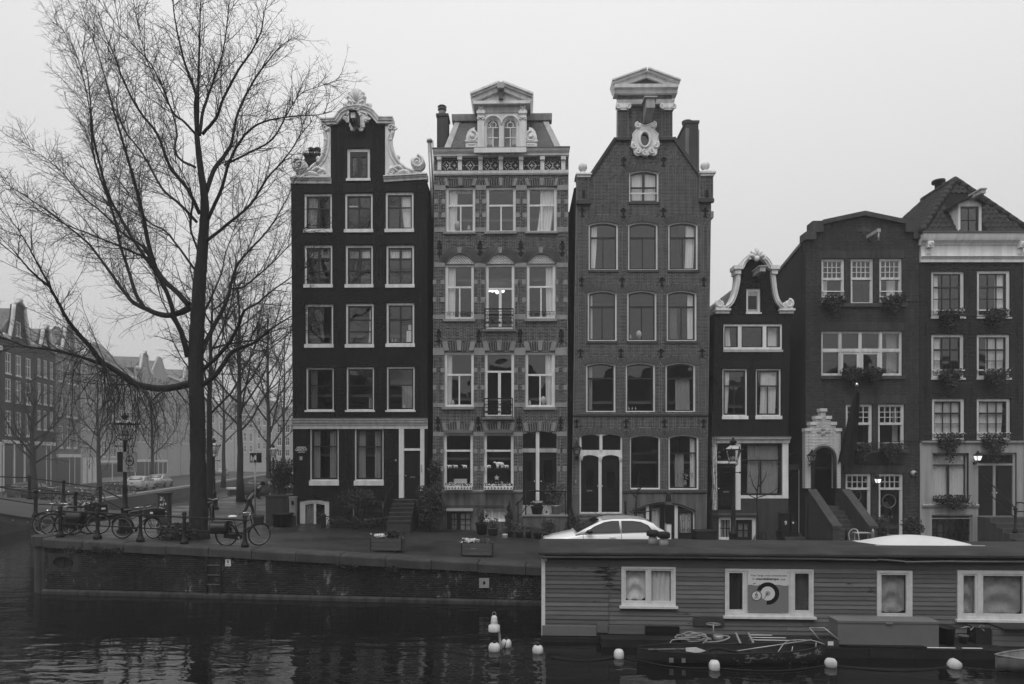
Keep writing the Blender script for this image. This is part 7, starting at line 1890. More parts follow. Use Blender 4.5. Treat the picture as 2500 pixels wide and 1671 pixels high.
def main_tree():
 bx,by=(487-CX)/F*22.3,22.3
 root=empty('street_tree',(bx,by,ground_z(bx,by)),0,'big bare tree with spreading branches on the quay beside the black house','tree')
 gz=ground_z(bx,by)
 def PX(zf,pts,y0=0.0,y1=0.0):
  n=len(pts);out=[]
  for i,(x,y)in enumerate(pts):
   t=i/max(1,n-1);Y=by+y0+(y1-y0)*t**1.1;out.append(W(*zf(x,y),Y)-Vector((bx,by,gz)))
  return out
 tk=[(487,1340),(485,1290),(484,1180),(483,1080),(481,980),(478,900),(480,830),(483,770),(487,690),(492,640),(498,560),(500,510),(498,470),(492,430),(487,390),(482,345),(480,325)]
 rr=[.42,.315,.265,.255,.25,.245,.25,.235,.215,.19,.165,.145,.125,.11,.10,.09,.08]
 raw=[W(x,y,by)-Vector((bx,by,gz))for x,y in tk]
 sp=smooth_path(raw,3);rs=np.interp(np.linspace(0,1,len(sp)),np.linspace(0,1,len(rr)),rr)
 m=MB();m.tube(sp,[float(a)*(1+.05*math.sin(3.7*i))for i,a in enumerate(rs)],14);m.build('trunk',M['bark'],root)
 A,T=ZA,ZT
 # limbs measured in the photograph: (zoom, points, depth drift from the trunk, start radius)
 limbs=[
 (A,[(1530,930),(1400,962),(1280,975),(1140,955),(1060,930),(980,870),(870,800),(800,755),(740,670),(670,590),(600,510),(540,430),(490,340),(430,230),(395,165),(310,0),(240,-130),(170,-250),(80,-380)],0,-3.6,.125,2.2),
 (A,[(830,790),(700,742),(560,700),(400,665),(210,640),(100,600),(-40,545),(-150,470)],-1.2,-3.0,.055,1.7),
 (A,[(395,165),(300,90),(210,0),(110,-120),(0,-230)],-2.4,-3.4,.045,1.7),
 (A,[(1505,335),(1440,370),(1340,392),(1240,375),(1150,335),(1060,290),(1000,220),(940,140),(840,0),(700,-180),(520,-330),(330,-470),(150,-590),(0,-680)],0,2.8,.115,2.0),
 (A,[(1150,335),(1090,240),(1050,130),(1020,30),(960,-160),(900,-420),(820,-640),(740,-900),(720,-1200),(650,-1550),(560,-1780),(420,-1990)],.8,2.4,.07,2.0),
 (A,[(1495,720),(1470,620),(1440,520),(1390,420),(1365,320),(1310,170),(1240,50),(1190,-20),(1080,-180),(960,-380),(860,-580),(790,-820),(740,-1050),(720,-1300),(690,-1560),(600,-1850)],-.1,-2.8,.10,2.2),
 (A,[(1500,310),(1420,220),(1320,130),(1240,20),(1180,-180),(1130,-440),(1060,-700),(980,-980),(900,-1250),(840,-1480),(760,-1750),(650,-2000)],0,1.8,.105,2.3),
 (A,[(1330,140),(1200,-40),(1080,-100),(900,-180),(700,-260),(480,-350),(250,-480),(60,-620)],.5,-2.2,.05,1.8),
 (A,[(1240,20),(1130,-160),(1000,-240),(820,-420),(650,-560),(480,-760),(330,-880),(160,-1000)],.4,3.2,.055,1.9),
 (T,[(1062,1140),(1000,1010),(900,880),(840,720),(740,590),(660,440),(610,300),(560,190),(520,60)],0,-2.4,.07,2.0),
 (T,[(1045,1180),(960,1090),(860,1000),(760,820),(660,690),(620,560),(640,390),(600,250)],0,2.4,.055,1.9),
 (T,[(1040,890),(960,850),(930,790),(940,700),(900,560),(820,420),(760,250),(720,60),(700,-60)],0,2.2,.045,1.8),
 (T,[(1045,720),(980,650),(920,600),(870,480),(800,340),(700,230),(620,130),(520,0)],0,-2.0,.045,1.8),
 (T,[(1046,705),(1038,560),(1040,500),(990,360),(960,250),(930,100),(915,-40),(900,-180)],0,-1.0,.065,1.9),
 (T,[(1050,700),(1055,450),(1062,200),(1068,0),(1075,-160)],0,.6,.055,1.9),
 (T,[(1060,720),(1078,600),(1110,500),(1140,420),(1190,250),(1225,-20),(1260,-160)],0,1.6,.06,1.9),
 (T,[(1075,715),(1150,625),(1190,520),(1270,370),(1340,270),(1390,160),(1410,40),(1450,-80)],0,-1.6,.055,1.9),
 (T,[(1098,1020),(1140,900),(1200,820),(1235,750),(1265,600),(1350,430),(1430,320),(1500,240),(1585,190)],0,1.8,.08,2.0),
 (T,[(1190,880),(1330,810),(1450,740),(1530,600),(1600,500),(1700,460),(1815,423)],.7,1.6,.04,1.6),
 (T,[(1100,1180),(1180,1000),(1220,860),(1300,720),(1400,650),(1560,620),(1690,612),(1760,595)],0,-2.4,.06,1.8),
 (T,[(1090,1290),(1200,1200),(1330,1090),(1420,950),(1510,850),(1600,720),(1660,640)],0,-3.0,.055,1.8),
 (A,[(1605,695),(1640,600),(1700,480),(1770,350),(1820,230),(1840,130),(1890,-10),(1990,-130),(2110,-260),(2220,-420),(2310,-600),(2380,-800)],0,2.2,.085,2.0),
 (A,[(1840,180),(1930,170),(2020,100),(2140,0),(2260,-120),(2380,-260),(2460,-330)],1.0,-.6,.04,1.7),
 (A,[(1615,825),(1720,730),(1830,600),(1900,470),(1940,360),(2040,300),(2160,200),(2330,80),(2480,-20)],0,-2.6,.075,1.9),
 (A,[(1615,945),(1720,860),(1790,760),(1850,680),(1950,640),(2040,600),(2130,520),(2250,440),(2380,370),(2480,330)],0,-1.4,.09,1.8),
 (A,[(1690,655),(1760,635),(1870,612),(2070,590),(2150,622),(2300,520),(2420,470)],.3,1.6,.045,1.6),
 (T,[(1040,1440),(960,1330),(880,1230),(790,1180),(690,1040),(600,900),(560,760)],0,1.2,.045,1.9),
 (T,[(1050,1330),(1010,1200),(1025,1060),(990,960),(930,860),(760,690)],0,-1.8,.04,1.8),
 (A,[(1560,560),(1600,420),(1680,250),(1760,60),(1800,-120),(1880,-340),(1960,-560)],0,3.0,.05,1.9),
 ]
 tb=Tubes();tb2=Tubes()
 lm=MB()
 for zf,pts,y0,y1,r0,Lm in limbs:
  P=smooth_path(PX(zf,pts,y0,y1),4);n=len(P)
  P=[Vector(p)+Vector(RS.normal(0,.004,3))for p in P]
  rad=[max(.010,1.0*r0*(1-(i/(n-1))**1.0*.93))for i in range(n)]
  MB().tube(P,rad,8).build('limb',M['bark'],root)
  low=sum(p.z for p in P)/n
  twigs_on(tb,np.array([tuple(p)for p in P]),r0,0,4.6,Lm*1.3,.55 if low<6 else .22,.10 if low<6 else .42,1.0)
 tp=np.array([tuple(p)for p in sp[24:]]);twigs_on(tb,tp,.1,0,3.0,1.6,.2,.3,1.0)
 # hanging sprays under the low limb
 P=np.array([tuple(p)for p in smooth_path(PX(A,[(1500,940),(1280,975),(1060,930),(870,800),(670,590)],0,-2.2),6)])
 for i in range(46):
  p=P[RS.randint(len(P))];Q=grow(p,(RS.normal(0,.6),RS.normal(0,.5),-.5),RS.uniform(1.2,3.4),.9,7,.16,0)
  tb.add(Q,np.linspace(.017,.006,len(Q)),4);twigs_on(tb,Q,.01,1,5.0,.8,.7,0,1.0)
 tb.build('twigs',M['twig'],root,'stuff')
 return root
TREE=main_tree()
def plain_tree(px,Y,hgt,r0,label,seed,lean=0.0,fork=.33,n=11,mat='bark_far',spread=.5,thin=1.6,zg=None):
 global RS
 RS=np.random.RandomState(seed)
 x=(px-CX)/F*Y;z=ground_z(x,Y)if zg is None else zg
 root=empty('street_tree',(x,Y,z),0,label,'tree','bare street trees along the side canal')
 P=[np.array([0,0,-.2])]
 for i in range(8):P.append(P[-1]+np.array([lean*.1+RS.normal(0,.05),RS.normal(0,.05),hgt/8*.86]))
 P=np.array(P);R=np.linspace(r0,r0*.18,9);R[0]=r0*1.35
 MB().tube([tuple(p)for p in P],[float(a)for a in R],9).build('trunk',M[mat],root)
 tb=Tubes()
 for i in range(n):
  t=fork+(1-fork)*(i/n)**1.1*.92;k=min(7,int(t*8));p=P[k]+(P[k+1]-P[k])*(t*8-k)
  a=i*2.4+RS.rand();L=hgt*spread*(1-.6*(t-fork)/(1-fork))*RS.uniform(.8,1.15)
  Q=grow(p,(math.cos(a)*.8,math.sin(a)*.8,.75),L,0,8,.10,.38)
  MB().tube([tuple(q)for q in Q],[float(v)for v in np.linspace(r0*.38*(1-.5*t),.014,len(Q))],6).build('limb',M[mat],root)
  twigs_on(tb,Q,.05,0,2.1,1.9,.25,.25,thin)
 tb.build('twigs',M[mat],root,'stuff');return root
_g=globals()
def sparse(fn):
 return fn
plain_tree(511,28.3,12.0,.17,'slender bare tree standing close behind the big trunk',21,n=9,zg=1.9,fork=.45)
plain_tree(588,40.0,15.5,.22,'bare street tree in the middle beside the dark car',22,lean=-.2,n=16,fork=.34)
plain_tree(655,52.0,17.0,.22,'bare forked street tree nearest the black corner house',23,n=16,fork=.24)
plain_tree(690,66.0,17.0,.2,'faint bare tree half hidden behind the black corner house',27,n=9,thin=2.0)
plain_tree(83,45.0,9.0,.25,'dark bare tree with low crown in front of the white shopfront',24,n=13,fork=.36,zg=1.4,thin=1.8)
plain_tree(242,55.0,11.0,.22,'hazy bare tree in front of the warehouse doors',25,n=11,zg=1.4,thin=2.0)
plain_tree(545,62.0,15.0,.2,'faint bare tree left of the middle street tree',28,n=12,thin=2.0)
plain_tree(372,72.0,13.0,.22,'faint bare tree on the far quay beside the parked cars',26,n=10,zg=1.3,thin=2.4)
RS=np.random.RandomState(9)
# ================================================================= the houseboat
def houseboat():
 fb=Fr(1325,15.65,-0.05,0.0)
 r=fb.root('houseboat','grey weathered timber houseboat with white window frames and felt roof','houseboat')
 P=lambda zf,pts,off=0.0:fb.P(zf,pts,off)
 X=lambda zf,x,y=700:fb.p(*zf(x,y))[0]
 LEN=13.2;top=fb.p(*ZD(400,485))[1];base=0.12
 x_seam=X(ZD,664)
 def rect(zf,x0,y0,x1,y1,zf2=None):return fb.R(zf,x0,y0,x1,y1,zf2=zf2)
 w1=rect(ZD,770,548,1240,885);w2=rect(ZD,1668,562,372,974,ZE);w3=rect(ZE,922,581,1227,990);w4=rect(ZE,1618,580,2330,1003)
 w2=(w2[0],w2[1],fb.p(*ZE(0,974))[1],fb.p(*ZE(0,567))[1])
 holes=[arch(*w)for w in(w1,w2,w3,w4)]
 MB().plate([(0,base-.3),(LEN,base-.3),(LEN,top),(0,top)],holes,0,.06).build('cabin_wall',M['plank_end'],r)
 mb=MB().box(.0,LEN,3.2,3.26,base-.3,top).box(0,.05,.06,3.2,base-.3,top).box(LEN-.05,LEN,.06,3.2,base-.3,top);mb.build('cabin_side',M['plank_end'],r)
 MB().box(.06,LEN-.06,1.4,1.46,base-.3,top).build('cabin_partition',M['room'],r)
 MB().box(-.05,LEN+.4,-.18,3.4,-.6,.10).build('hull',M['deck'],r)
 # boards: each plank runs between the window frames
 pitch=.1065;z=fb.p(*ZD(400,548))[1];k=0
 spans=[(0.0,x_seam-.01),(x_seam+.01,LEN)]
 rr=random.Random(3)
 while z>base+.12:
  zl=z-pitch
  iv=list(spans)
  for w in(w1,w2,w3,w4):
   if zl<w[3]+.02 and z>w[2]-.12:
    nv=[]
    for c,d in iv:
     if w[1]+.03<=c or w[0]-.03>=d:nv.append((c,d));continue
     if w[0]-.005>c:nv.append((c,w[0]-.005))
     if w[1]+.005<d:nv.append((w[1]+.005,d))
    iv=nv
  for c,d in iv:
   cuts=[c,d]
   if d-c>3.0:cuts=[c,c+(d-c)*rr.uniform(.35,.65),d]
   for a,b in zip(cuts,cuts[1:]):
    j=rr.uniform(-.003,.003)
    MB().extx([(0.0,zl+.004),(-.026+j,zl+.004),(-.026+j,zl+.012),(-.010,z-.002),(0.0,z-.002)],a+.003,b-.003).build('plank',M['plank'],r)
  z=zl;k+=1
 MB().box(0,LEN,-.016,0,fb.p(*ZD(400,546))[1],top).build('fascia_board',M['plank_end'],r)
 MB().box(x_seam-.012,x_seam+.012,-.034,-.001,base+.25,top-.1).build('seam_batten',M['plank'],r)
 MB().box(-.03,.06,-.04,.08,base,top).build('corner_post',M['boatwhite'],r)
 q=rect(ZD,92,1055,552,1138);MB().box(q[0]-.02,q[1],-.09,-.03,q[2],q[3]).build('skirting_board',M['boatbox'],r)
 q=rect(ZD,556,1018,650,1108);MB().box(q[0],q[1],-.12,-.091,q[2],q[3]).build('patch_plate',M['plank_end'],r)
 q=rect(ZD,655,1055,970,1125);MB().box(q[0],q[1],-.07,-.03,q[2],q[3]).build('skirting_board',M['plank_end'],r)
 q=rect(ZD,975,1060,1270,1135);MB().box(q[0],q[1],-.08,-.03,q[2],q[3]).build('skirting_board',M['blackp'],r)
 q=rect(ZD,1390,985,1660,1060);MB().box(q[0],q[1],-.06,-.027,q[2],q[3]).build('patch_board',M['plaster_dark'],r)
 MB().ball((X(ZD,115),-.07,fb.p(*ZD(115,485))[1]),.045,10,8).build('bulkhead_lamp',M['greywhite'],r)
 # windows
 def bwin(w,lights,sill=True,name='window'):
  x0,x1,z0,z1=w;f=.055
  hs=[]
  for a,b,lo,hi in lights:hs.append([(x0+(x1-x0)*a,z0+(z1-z0)*lo),(x0+(x1-x0)*b,z0+(z1-z0)*lo),(x0+(x1-x0)*b,z0+(z1-z0)*hi),(x0+(x1-x0)*a,z0+(z1-z0)*hi)])
  fr=MB().plate(arch(*w),hs,-.045,.05).build(name,M['boatwhite'],r)
  if sill:MB().box(x0-.05,x1+.05,-.10,-.001,z0-.055,z0-.001).build('sill',M['boatwhite'],fr)
  for h in hs:
   a,b,lo,hi=h[0][0],h[1][0],h[0][1],h[2][1]
   t=.07 if b-a>.2 else .05
   MB().plate(h,[[(a+t*.7,lo+t),(b-t*.7,lo+t),(b-t*.7,hi-t*.6),(a+t*.7,hi-t*.6)]],-.03,.03).build('sash',M['boatwhite'],fr)
   inst('pane',shared('pane_glass',pane_mesh),fr,(a+t*.6,.0,lo+t*.9),(b-a-t*1.2,1,hi-lo-t*1.5))
  return fr,hs
 def swag(win,a,b,lo,hi,y=.10,mat='curtain',drop=.6,dirty=0):
  n,m_=18,16;vs=[];fs=[]
  for j in range(m_+1):
   t=j/m_
   for i in range(n+1):
    s=i/n;sag=drop*(1-(2*s-1)**2)*.25*t
    vs.append((a+(b-a)*s,y+.025*math.sin(14*(t+.35*math.sin(PI*s)))*(.3+math.sin(PI*s))+.012*math.sin(17*s),hi-(hi-lo)*min(1.02,t*.93+sag*.5)))
  for j in range(m_):
   for i in range(n):fs.append((j*(n+1)+i,(j+1)*(n+1)+i,(j+1)*(n+1)+i+1,j*(n+1)+i+1))
  MB().add(vs,fs,True).build('curtain',M[mat],win)
 f1,h1=bwin(w1,[(.045,.485,.05,.95),(.515,.955,.05,.95)])
 swag(f1,h1[0][0][0]+.04,h1[0][1][0]-.04,h1[0][0][1]+.08,h1[0][2][1],drop=1.1);curtain(f1,h1[1][0][0]+.03,h1[1][1][0]-.03,h1[1][0][1],h1[1][2][1],.08)
 f2,h2=bwin(w2,[(.025,.225,.06,.95),(.245,.745,.06,.95),(.77,.975,.06,.95)])
 curtain(f2,h2[0][0][0]+.03,h2[0][1][0]-.03,h2[0][0][1],h2[0][2][1],.10,'plaster_dark',waves=2);MB().box(h2[2][0][0],h2[2][1][0],.10,.11,h2[2][0][1],h2[2][2][1]).build('blind',M['plaster_grey'],f2)
 f3,h3=bwin(w3,[(.07,.90,.03,.95)],sill=False)
 swag(f3,h3[0][0][0]+.04,h3[0][1][0]-.04,h3[0][0][1]+.06,h3[0][2][1],mat='cloth_dirty',drop=.5)
 f4,h4=bwin(w4,[(.05,.245,.05,.93),(.29,.83,.05,.93),(.86,.98,.05,.93)])
 swag(f4,h4[0][0][0]+.02,h4[0][1][0]-.02,h4[0][0][1],h4[0][2][1],mat='cloth_dirty',drop=.3);swag(f4,h4[1][0][0]+.03,h4[1][1][0]-.03,h4[1][0][1]+.05,h4[1][2][1],mat='cloth_dirty',drop=1.3)
 # poster of the houseboat owners in the middle light
 a=P(ZP,[(640,1118),(1612,1118),(1612,140),(640,140)],.05);x0,x1=a[0][0],a[1][0];z0,z1=a[0][1],a[2][1];W_,H_=x1-x0,z1-z0
 po=MB().box(x0,x1,-.062,-.052,z0,z1).build('poster',M['pwhite'],f2);po['label']='poster asking boats to pass at walking pace'
 pp=lambda x,y:(x0+W_*(x-640)/972,z1-H_*(y-140)/978)
 wave=[pp(640,1112),pp(1610,1112),pp(1610,475)]+[pp(1610-i*60,478+12*math.sin(i*1.1))for i in range(1,16)]+[pp(640,480)]
 MB().prism(wave,-.0635,-.0622).build('poster_water',M['pgrey'],po)
 m=MB().prism([pp(750,445),pp(790,465),pp(850,432),pp(800,430)],-.0635,-.0622).prism([pp(870,455),pp(925,468),pp(920,455)],-.0635,-.0622);m.build('poster_mark',M['pgrey'],po)
 c=pp(1115,675);k=W_/972
 ring=lambda r0,r1,a0,a1,n=32,y=0:[(c[0]+r1*k*math.cos(a0+(a1-a0)*i/n),c[1]+r1*k*math.sin(a0+(a1-a0)*i/n))for i in range(n+1)]+[(c[0]+r0*k*math.cos(a1+(a0-a1)*i/n),c[1]+r0*k*math.sin(a1+(a0-a1)*i/n))for i in range(n+1)]
 MB().prism([(c[0]+172*k*math.cos(t),c[1]+172*k*math.sin(t))for t in[2*PI*i/32 for i in range(32)]],-.0645,-.0636).build('dial_face',M['pwhite'],po)
 MB().prism(ring(170,272,-PI*.54,PI*.90),-.0655,-.0637).build('dial_arc',M['pblack'],po)
 MB().prism([(c[0]+60*k*math.cos(t),c[1]+60*k*math.sin(t))for t in[2*PI*i/20 for i in range(20)]],-.0652,-.0646).build('dial_hub',M['sign_grey'],po)
 MB().prism([pp(1125,665),pp(1105,655),pp(1015,812),pp(1022,815)],-.0668,-.0653).build('dial_needle',M['pblack'],po)
 c2=pp(845,730)
 for rr_,mt,y in((130,'plaster_grey',-.0672),(104,'pwhite',-.0682)):MB().prism([(c2[0]+rr_*k*math.cos(t),c2[1]+rr_*k*math.sin(t))for t in[2*PI*i/28 for i in range(28)]],y,y+.0008).build('limit_disc',M[mt],po)
 lettering('6',150*k,M['pblack'],po,(c2[0],-.0685,pp(0,705)[1]),bold=.002);lettering('MAX',46*k,M['pblack'],po,(c2[0],-.0685,pp(0,782)[1]),width=100*k,bold=.001)
 lettering('Vaar langs onze woonboten',70*k,M['pblack'],po,(pp(1140,0)[0],-.0625,pp(0,252)[1]),width=870*k,bold=.0006)
 lettering('in',70*k,M['pblack'],po,(pp(778,0)[0],-.0625,pp(0,335)[1]),width=52*k,bold=.0006);lettering('wandeltempo',78*k,M['pblack'],po,(pp(1107,0)[0],-.0625,pp(0,333)[1]),width=565*k,bold=.003);lettering('aub',70*k,M['pblack'],po,(pp(1478,0)[0],-.0625,pp(0,340)[1]),width=118*k,bold=.0006)
 for x,y in((658,168),(1128,180),(1594,178),(662,634),(1597,644),(1128,1098)):
  q=pp(x,y);MB().prism([(q[0]+.008*math.cos(t),q[1]+.008*math.sin(t))for t in[2*PI*i/8 for i in range(8)]],-.066,-.0637).build('eyelet',M['pblack'],po)
  # roof: bowed felt in sheets, fascia, gutter pipe
 prof=[]
 ef=fb.p(*ZD(500,415),.22)[1];eb=fb.p(*ZD(500,443),.22)[1]
 for i in range(13):
  t=i/12;y=-.24+3.7*t;prof.append((y,ef+.03*math.sin(PI*t)-.16*t*t+(-.035 if i in(0,12)else 0)))
 x=-.09;n=6;wd=(LEN+.3)/n
 for i in range(n):
  j=rr.uniform(.0,.006);rings=[]
  for xx in(x+.002,x+wd+.03):rings.append([(xx,y,z+j+(.006 if xx>x+.1 else 0))for y,z in prof]+[(xx,y,z-.05)for y,z in reversed(prof)])
  MB().loft(rings,smooth=False).build('roof_sheet',M['roof_felt'],r);x+=wd
 MB().extx([(-.26,eb),(-.20,eb),(-.20,ef-.04),(-.26,ef-.04)],-.09,LEN+.2).build('fascia',M['roof_felt'],r)
 MB().box(-.02,LEN,-.19,-.02,eb-.02,eb+.03).build('soffit',M['plaster_dark'],r)
 pts=[(X(zf,a,y),-.17,fb.p(*zf(a,y),.17)[1])for zf,a,y in((ZD,80,462),(ZD,700,464),(ZD,1040,462),(ZD,1500,466),(ZD,1505,470),(ZD,2100,474),(ZE,380,478),(ZE,890,490),(ZE,905,482),(ZE,1130,500),(ZE,1140,506),(ZE,1480,500),(ZE,2204,503))]
 MB().tube(pts,.026,7).build('gutter_pipe',M['steel'],r)
 for p in pts[::2]:MB().box(p[0]-.015,p[0]+.015,p[1]-.03,-.02,p[2]-.035,p[2]-.024).build('pipe_bracket',M['iron'],r)
 for zf,a in((ZD,1044),(ZD,1118)):
  q=fb.p(*zf(a,300),-1.2);zb=ef-.01
  MB().lathe([(.13,-.02),(.105,.20),(.10,.22)],(q[0],1.2+(.35 if a>1100 else 0)*-1,zb),12).build('roof_vent',M['greywhite'],r)
  MB().lathe([(.15,.22),(.165,.24),(.165,.33),(.11,.37)],(q[0],1.2-(.35 if a>1100 else 0),zb),12).build('vent_cap',M['iron'],r)
  # floating side platform
 zd=.20
 xs=X(ZD,1240,1150),X(ZE,1800,1290)
 pl=MB().box(xs[0],xs[1],-1.05,-.19,-.25,zd).build('platform',M['deck'],r)
 n=7;dw=(xs[1]-xs[0])/n
 for i in range(n):MB().box(xs[0]+dw*i+.006,xs[0]+dw*(i+1)-.006,-1.08,-1.052,-.02,zd+.005).build('platform_board',M['deck'],r)
 MB().box(X(ZD,582,1165),X(ZD,1235,1165),-.55,-.19,-.05,.19).build('fender_beam',M['deck'],r)
 MB().box(xs[1]+.02,LEN,-.9,-.19,-.2,.16).build('fender_beam',M['deck'],r)
 return fb,r
FB,HB=houseboat()
ZDK=.205
def on_boat(name,mb,mat,label,cat,group=None):
 o=mb.build(name,M[mat]);o.location=(FB.O[0],FB.O[1],0);o.rotation_euler=(0,0,FB.a);tag(o,label,cat,group);return o
def dk(zf,x,y,yl):
 t,z=FB.p(*zf(x,y),-yl);return t,z
def deck_clutter():
# long grey chest
 x0=dk(ZE,590,1100,-.95)[0];x1=dk(ZE,1465,1100,-.95)[0];zt=dk(ZE,1000,1020,-.95)[1]
 c=on_boat('storage_chest',MB().box(x0,x1,-.95,-.50,ZDK,zt-.05),'boatbox','long plain grey storage chest under the curtained houseboat door','chest')
 MB().box(x0-.015,x1+.015,-.965,-.49,zt-.048,zt).build('lid',M['boatbox'],c);MB().box((x0+x1)/2-.06,(x0+x1)/2+.08,-.985,-.966,zt-.06,zt-.03).build('hasp',M['steel'],c)
 # low black board leaning before it
 a,b=dk(ZE,600,1150,-1.0)[0],dk(ZE,1390,1200,-1.15)[0]
 on_boat('dark_board',MB().add([(a,-.97,ZDK+.02),(b-.1,-.97,ZDK+.02),(b,-1.035,ZDK+.005),(a+.2,-1.035,ZDK+.005),(a,-.97,ZDK+.06),(b-.1,-.97,ZDK+.06),(b,-1.035,ZDK+.045),(a+.2,-1.035,ZDK+.045)],[(0,1,2,3),(4,7,6,5),(0,4,5,1),(1,5,6,2),(2,6,7,3),(3,7,4,0)]),'blackp','long black board lying flat before the grey chest','board')
 # black tub
 q=dk(ZE,1527,1050,-.6);
 t=on_boat('plant_tub',MB().lathe([(.14,0),(.17,.36),(.185,.37),(.185,.40),(.16,.40),(.15,.34)],(q[0],-.62,ZDK),16),'pot_dark','round black tub beside the grey chest on the platform','tub')
 # framed glass tray
 x0,x1=dk(ZE,350,1100,-.8)[0],dk(ZE,580,1100,-.9)[0]
 t=on_boat('wooden_tray',MB().box(x0+.12,x1,-1.0,-.97,ZDK,ZDK+.16).box(x0+.12,x1,-.62,-.59,ZDK,ZDK+.16).box(x0+.12,x0+.15,-.97,-.62,ZDK,ZDK+.16).box(x1-.03,x1,-.97,-.62,ZDK,ZDK+.16).box(x0+.15,x1-.03,-.97,-.62,ZDK,ZDK+.02),'plaster_dark','shallow dark tray with a pale label left of the grey chest','tray')
 MB().box(x0+.30,x0+.42,-1.006,-1.001,ZDK+.04,ZDK+.13).build('tray_label',M['sign_white'],t)
 MB().tube([(x0+.12,-.98,ZDK+.17),(x0,-.75,ZDK+.36),(x1-.2,-.7,ZDK+.36),(x1,-.98,ZDK+.17)],.012,5).build('tray_rim',M['steel'],t)
 # timber crates at the right
 x0,x1=dk(ZE,1915,1100,-.6)[0],dk(ZE,2400,1100,-.6)[0]
 c=on_boat('deck_box',MB().box(x0,x1,-.62,-.25,.16,.56),'plaster_dark','dark planked deck box at the far end under the stained window','box')
 for i in range(3):MB().box(x0+.01,x1,-.645,-.621,.18+i*.125,.18+i*.125+.11).build('plank',M['plank_end'],c)
 MB().box(x0+.2,x1+.1,-.75,-.2,.565,.60).build('lid',M['deck'],c);MB().box(x0-.32,x0-.01,-.6,-.28,.16,.58).build('side_box',M['deck'],c)
 # little pots and sticks between
 q=dk(ZE,1680,1130,-.5);on_boat('flower_pot',MB().lathe([(.07,0),(.10,.16),(.11,.17),(.10,.18),(.08,.16)],(q[0],-.5,.2),12),'plaster_grey','small empty grey flower pot on the platform','pot')
 q=dk(ZE,1790,1130,-.5);p=on_boat('flower_pot',MB().lathe([(.06,0),(.08,.22),(.085,.23),(.07,.2)],(q[0],-.45,.2),12),'pot','narrow clay pot with withered stalks on the platform','pot')
 m=MB()
 for i in range(7):a=i;m.tube([(q[0],-.45,.4),(q[0]+.12*math.cos(a),-.45+.1*math.sin(a),.5+.02*i),(q[0]+.3*math.cos(a),-.45+.2*math.sin(a),.52)],.008,4)
 m.build('stalk',M['rope'],p,kind='stuff')
 # white tubes along the edge
 for(zf,xa,ya,xb,yb,lb)in((ZE,1365,1158,1620,1172,'white pole lying along the platform right of the chest'),(ZE,1680,1172,1855,1175,'short white pole lying near the clay pot')):
  A,B=dk(zf,xa,ya,-1.05),dk(zf,xb,yb,-1.05);on_boat('pole',MB().tube([(A[0],-1.0,ZDK+.02),(B[0],-1.0,ZDK+.02)],.014,6),'boatwhite',lb,'pole')
  # oars and poles left of the tray
 oy=-.55
 for k,(xa,ya,xb,yb,lb,yl)in enumerate(((1885,1065,2080,1070,'uppermost pale pole in the bundle beside the tray',-.45),(1905,1082,2200,1086,'middle pale pole in the bundle beside the tray',-.55),(1880,1095,2290,1098,'lowest and longest pale pole in the bundle beside the tray',-.65))):
  A,B=dk(ZD,xa,ya,yl),dk(ZD,xb,yb,yl);on_boat('pole',MB().tube([(A[0],yl,ZDK+.1-.03*k),(B[0],yl,ZDK+.1-.03*k)],.011,6),'boatwhite',lb,'pole')
 for xa,ya,xb,yb,lb in((1775,1050,1805,1085,'short pale wedge of wood by the rope heap'),(1885,1060,1920,1125,'pale T shaped broom head among the poles')):
  A,B=dk(ZD,xa,ya,-.7),dk(ZD,xb,yb,-.95);on_boat('wood_offcut',MB().tube([(A[0],-.6,ZDK+.18),(B[0],-.95,ZDK+.03)],.03,4,rot=.78,smooth=False),'steel',lb,'wood')
  # reel on a post and roll of wire
 q=dk(ZD,1570,1080,-.4);m=MB().lathe([(.015,0),(.015,.3)],(q[0],-.4,ZDK),6);m.tube([(q[0]+.16*math.cos(t),-.4+.1*math.sin(t),ZDK+.33)for t in[2*PI*i/20 for i in range(20)]],.012,5,closed=True);m.box(q[0]-.015,q[0]+.015,-.41,-.39,ZDK+.02,ZDK+.34)
 on_boat('hose_reel',m,'steel','thin ring reel standing on a post behind the rope','reel')
 q=dk(ZD,1610,1080,-.6);on_boat('wire_spool',MB().lathe([(.11,0),(.12,.01),(.12,.11),(.11,.12)],(q[0],-.62,ZDK+.02),16),'steel','stubby wire spool beside the rope coil','spool')
 # the hose / rope in loose coils
 rg=random.Random(8);pts=[]
 q=dk(ZD,1400,1120,-.8)
 for i in range(70):
  t=i*.55;pts.append((q[0]+(.36+.06*math.sin(i*.7))*math.cos(t)*(1.0 if i<40 else .7),-.72+.17*math.sin(t)+.03*math.sin(i*1.3),ZDK+.05+.002*i+.015*math.sin(i*2.1)))
 a=dk(ZD,1205,1220,-1.3)
 tail=[(a[0]+.02,-1.11,.05),(a[0]-.03,-1.10,.16),(a[0]+.05,-1.0,.28),(a[0]+.2,-.95,.32)]
 b=dk(ZD,1430,1220,-1.3);tail2=[(q[0]+.3,-.9,.33),(b[0]+.22,-1.0,.28),(b[0]+.1,-1.10,.15),(b[0],-1.11,.04)]
 on_boat('mooring_rope',MB().tube(smooth_path(tail+pts+tail2,2),.014,6),'pale_rubber','pale rope in loose coils hanging over the platform edge','rope')
 c=[dk(ZD,x,y,-.75)[0]for x,y in((1490,1140),(1620,1120),(1715,1100))]
 on_boat('hose',MB().tube(smooth_path([(c[0],-.85,ZDK+.03),(c[1],-.8,ZDK+.04),(c[2],-.7,ZDK+.10),(c[2]-.06,-.62,ZDK+.12),(c[1]+.1,-.6,ZDK+.10)],4),.018,6),'pale_rubber','pale hose end looping right of the rope coil','hose')
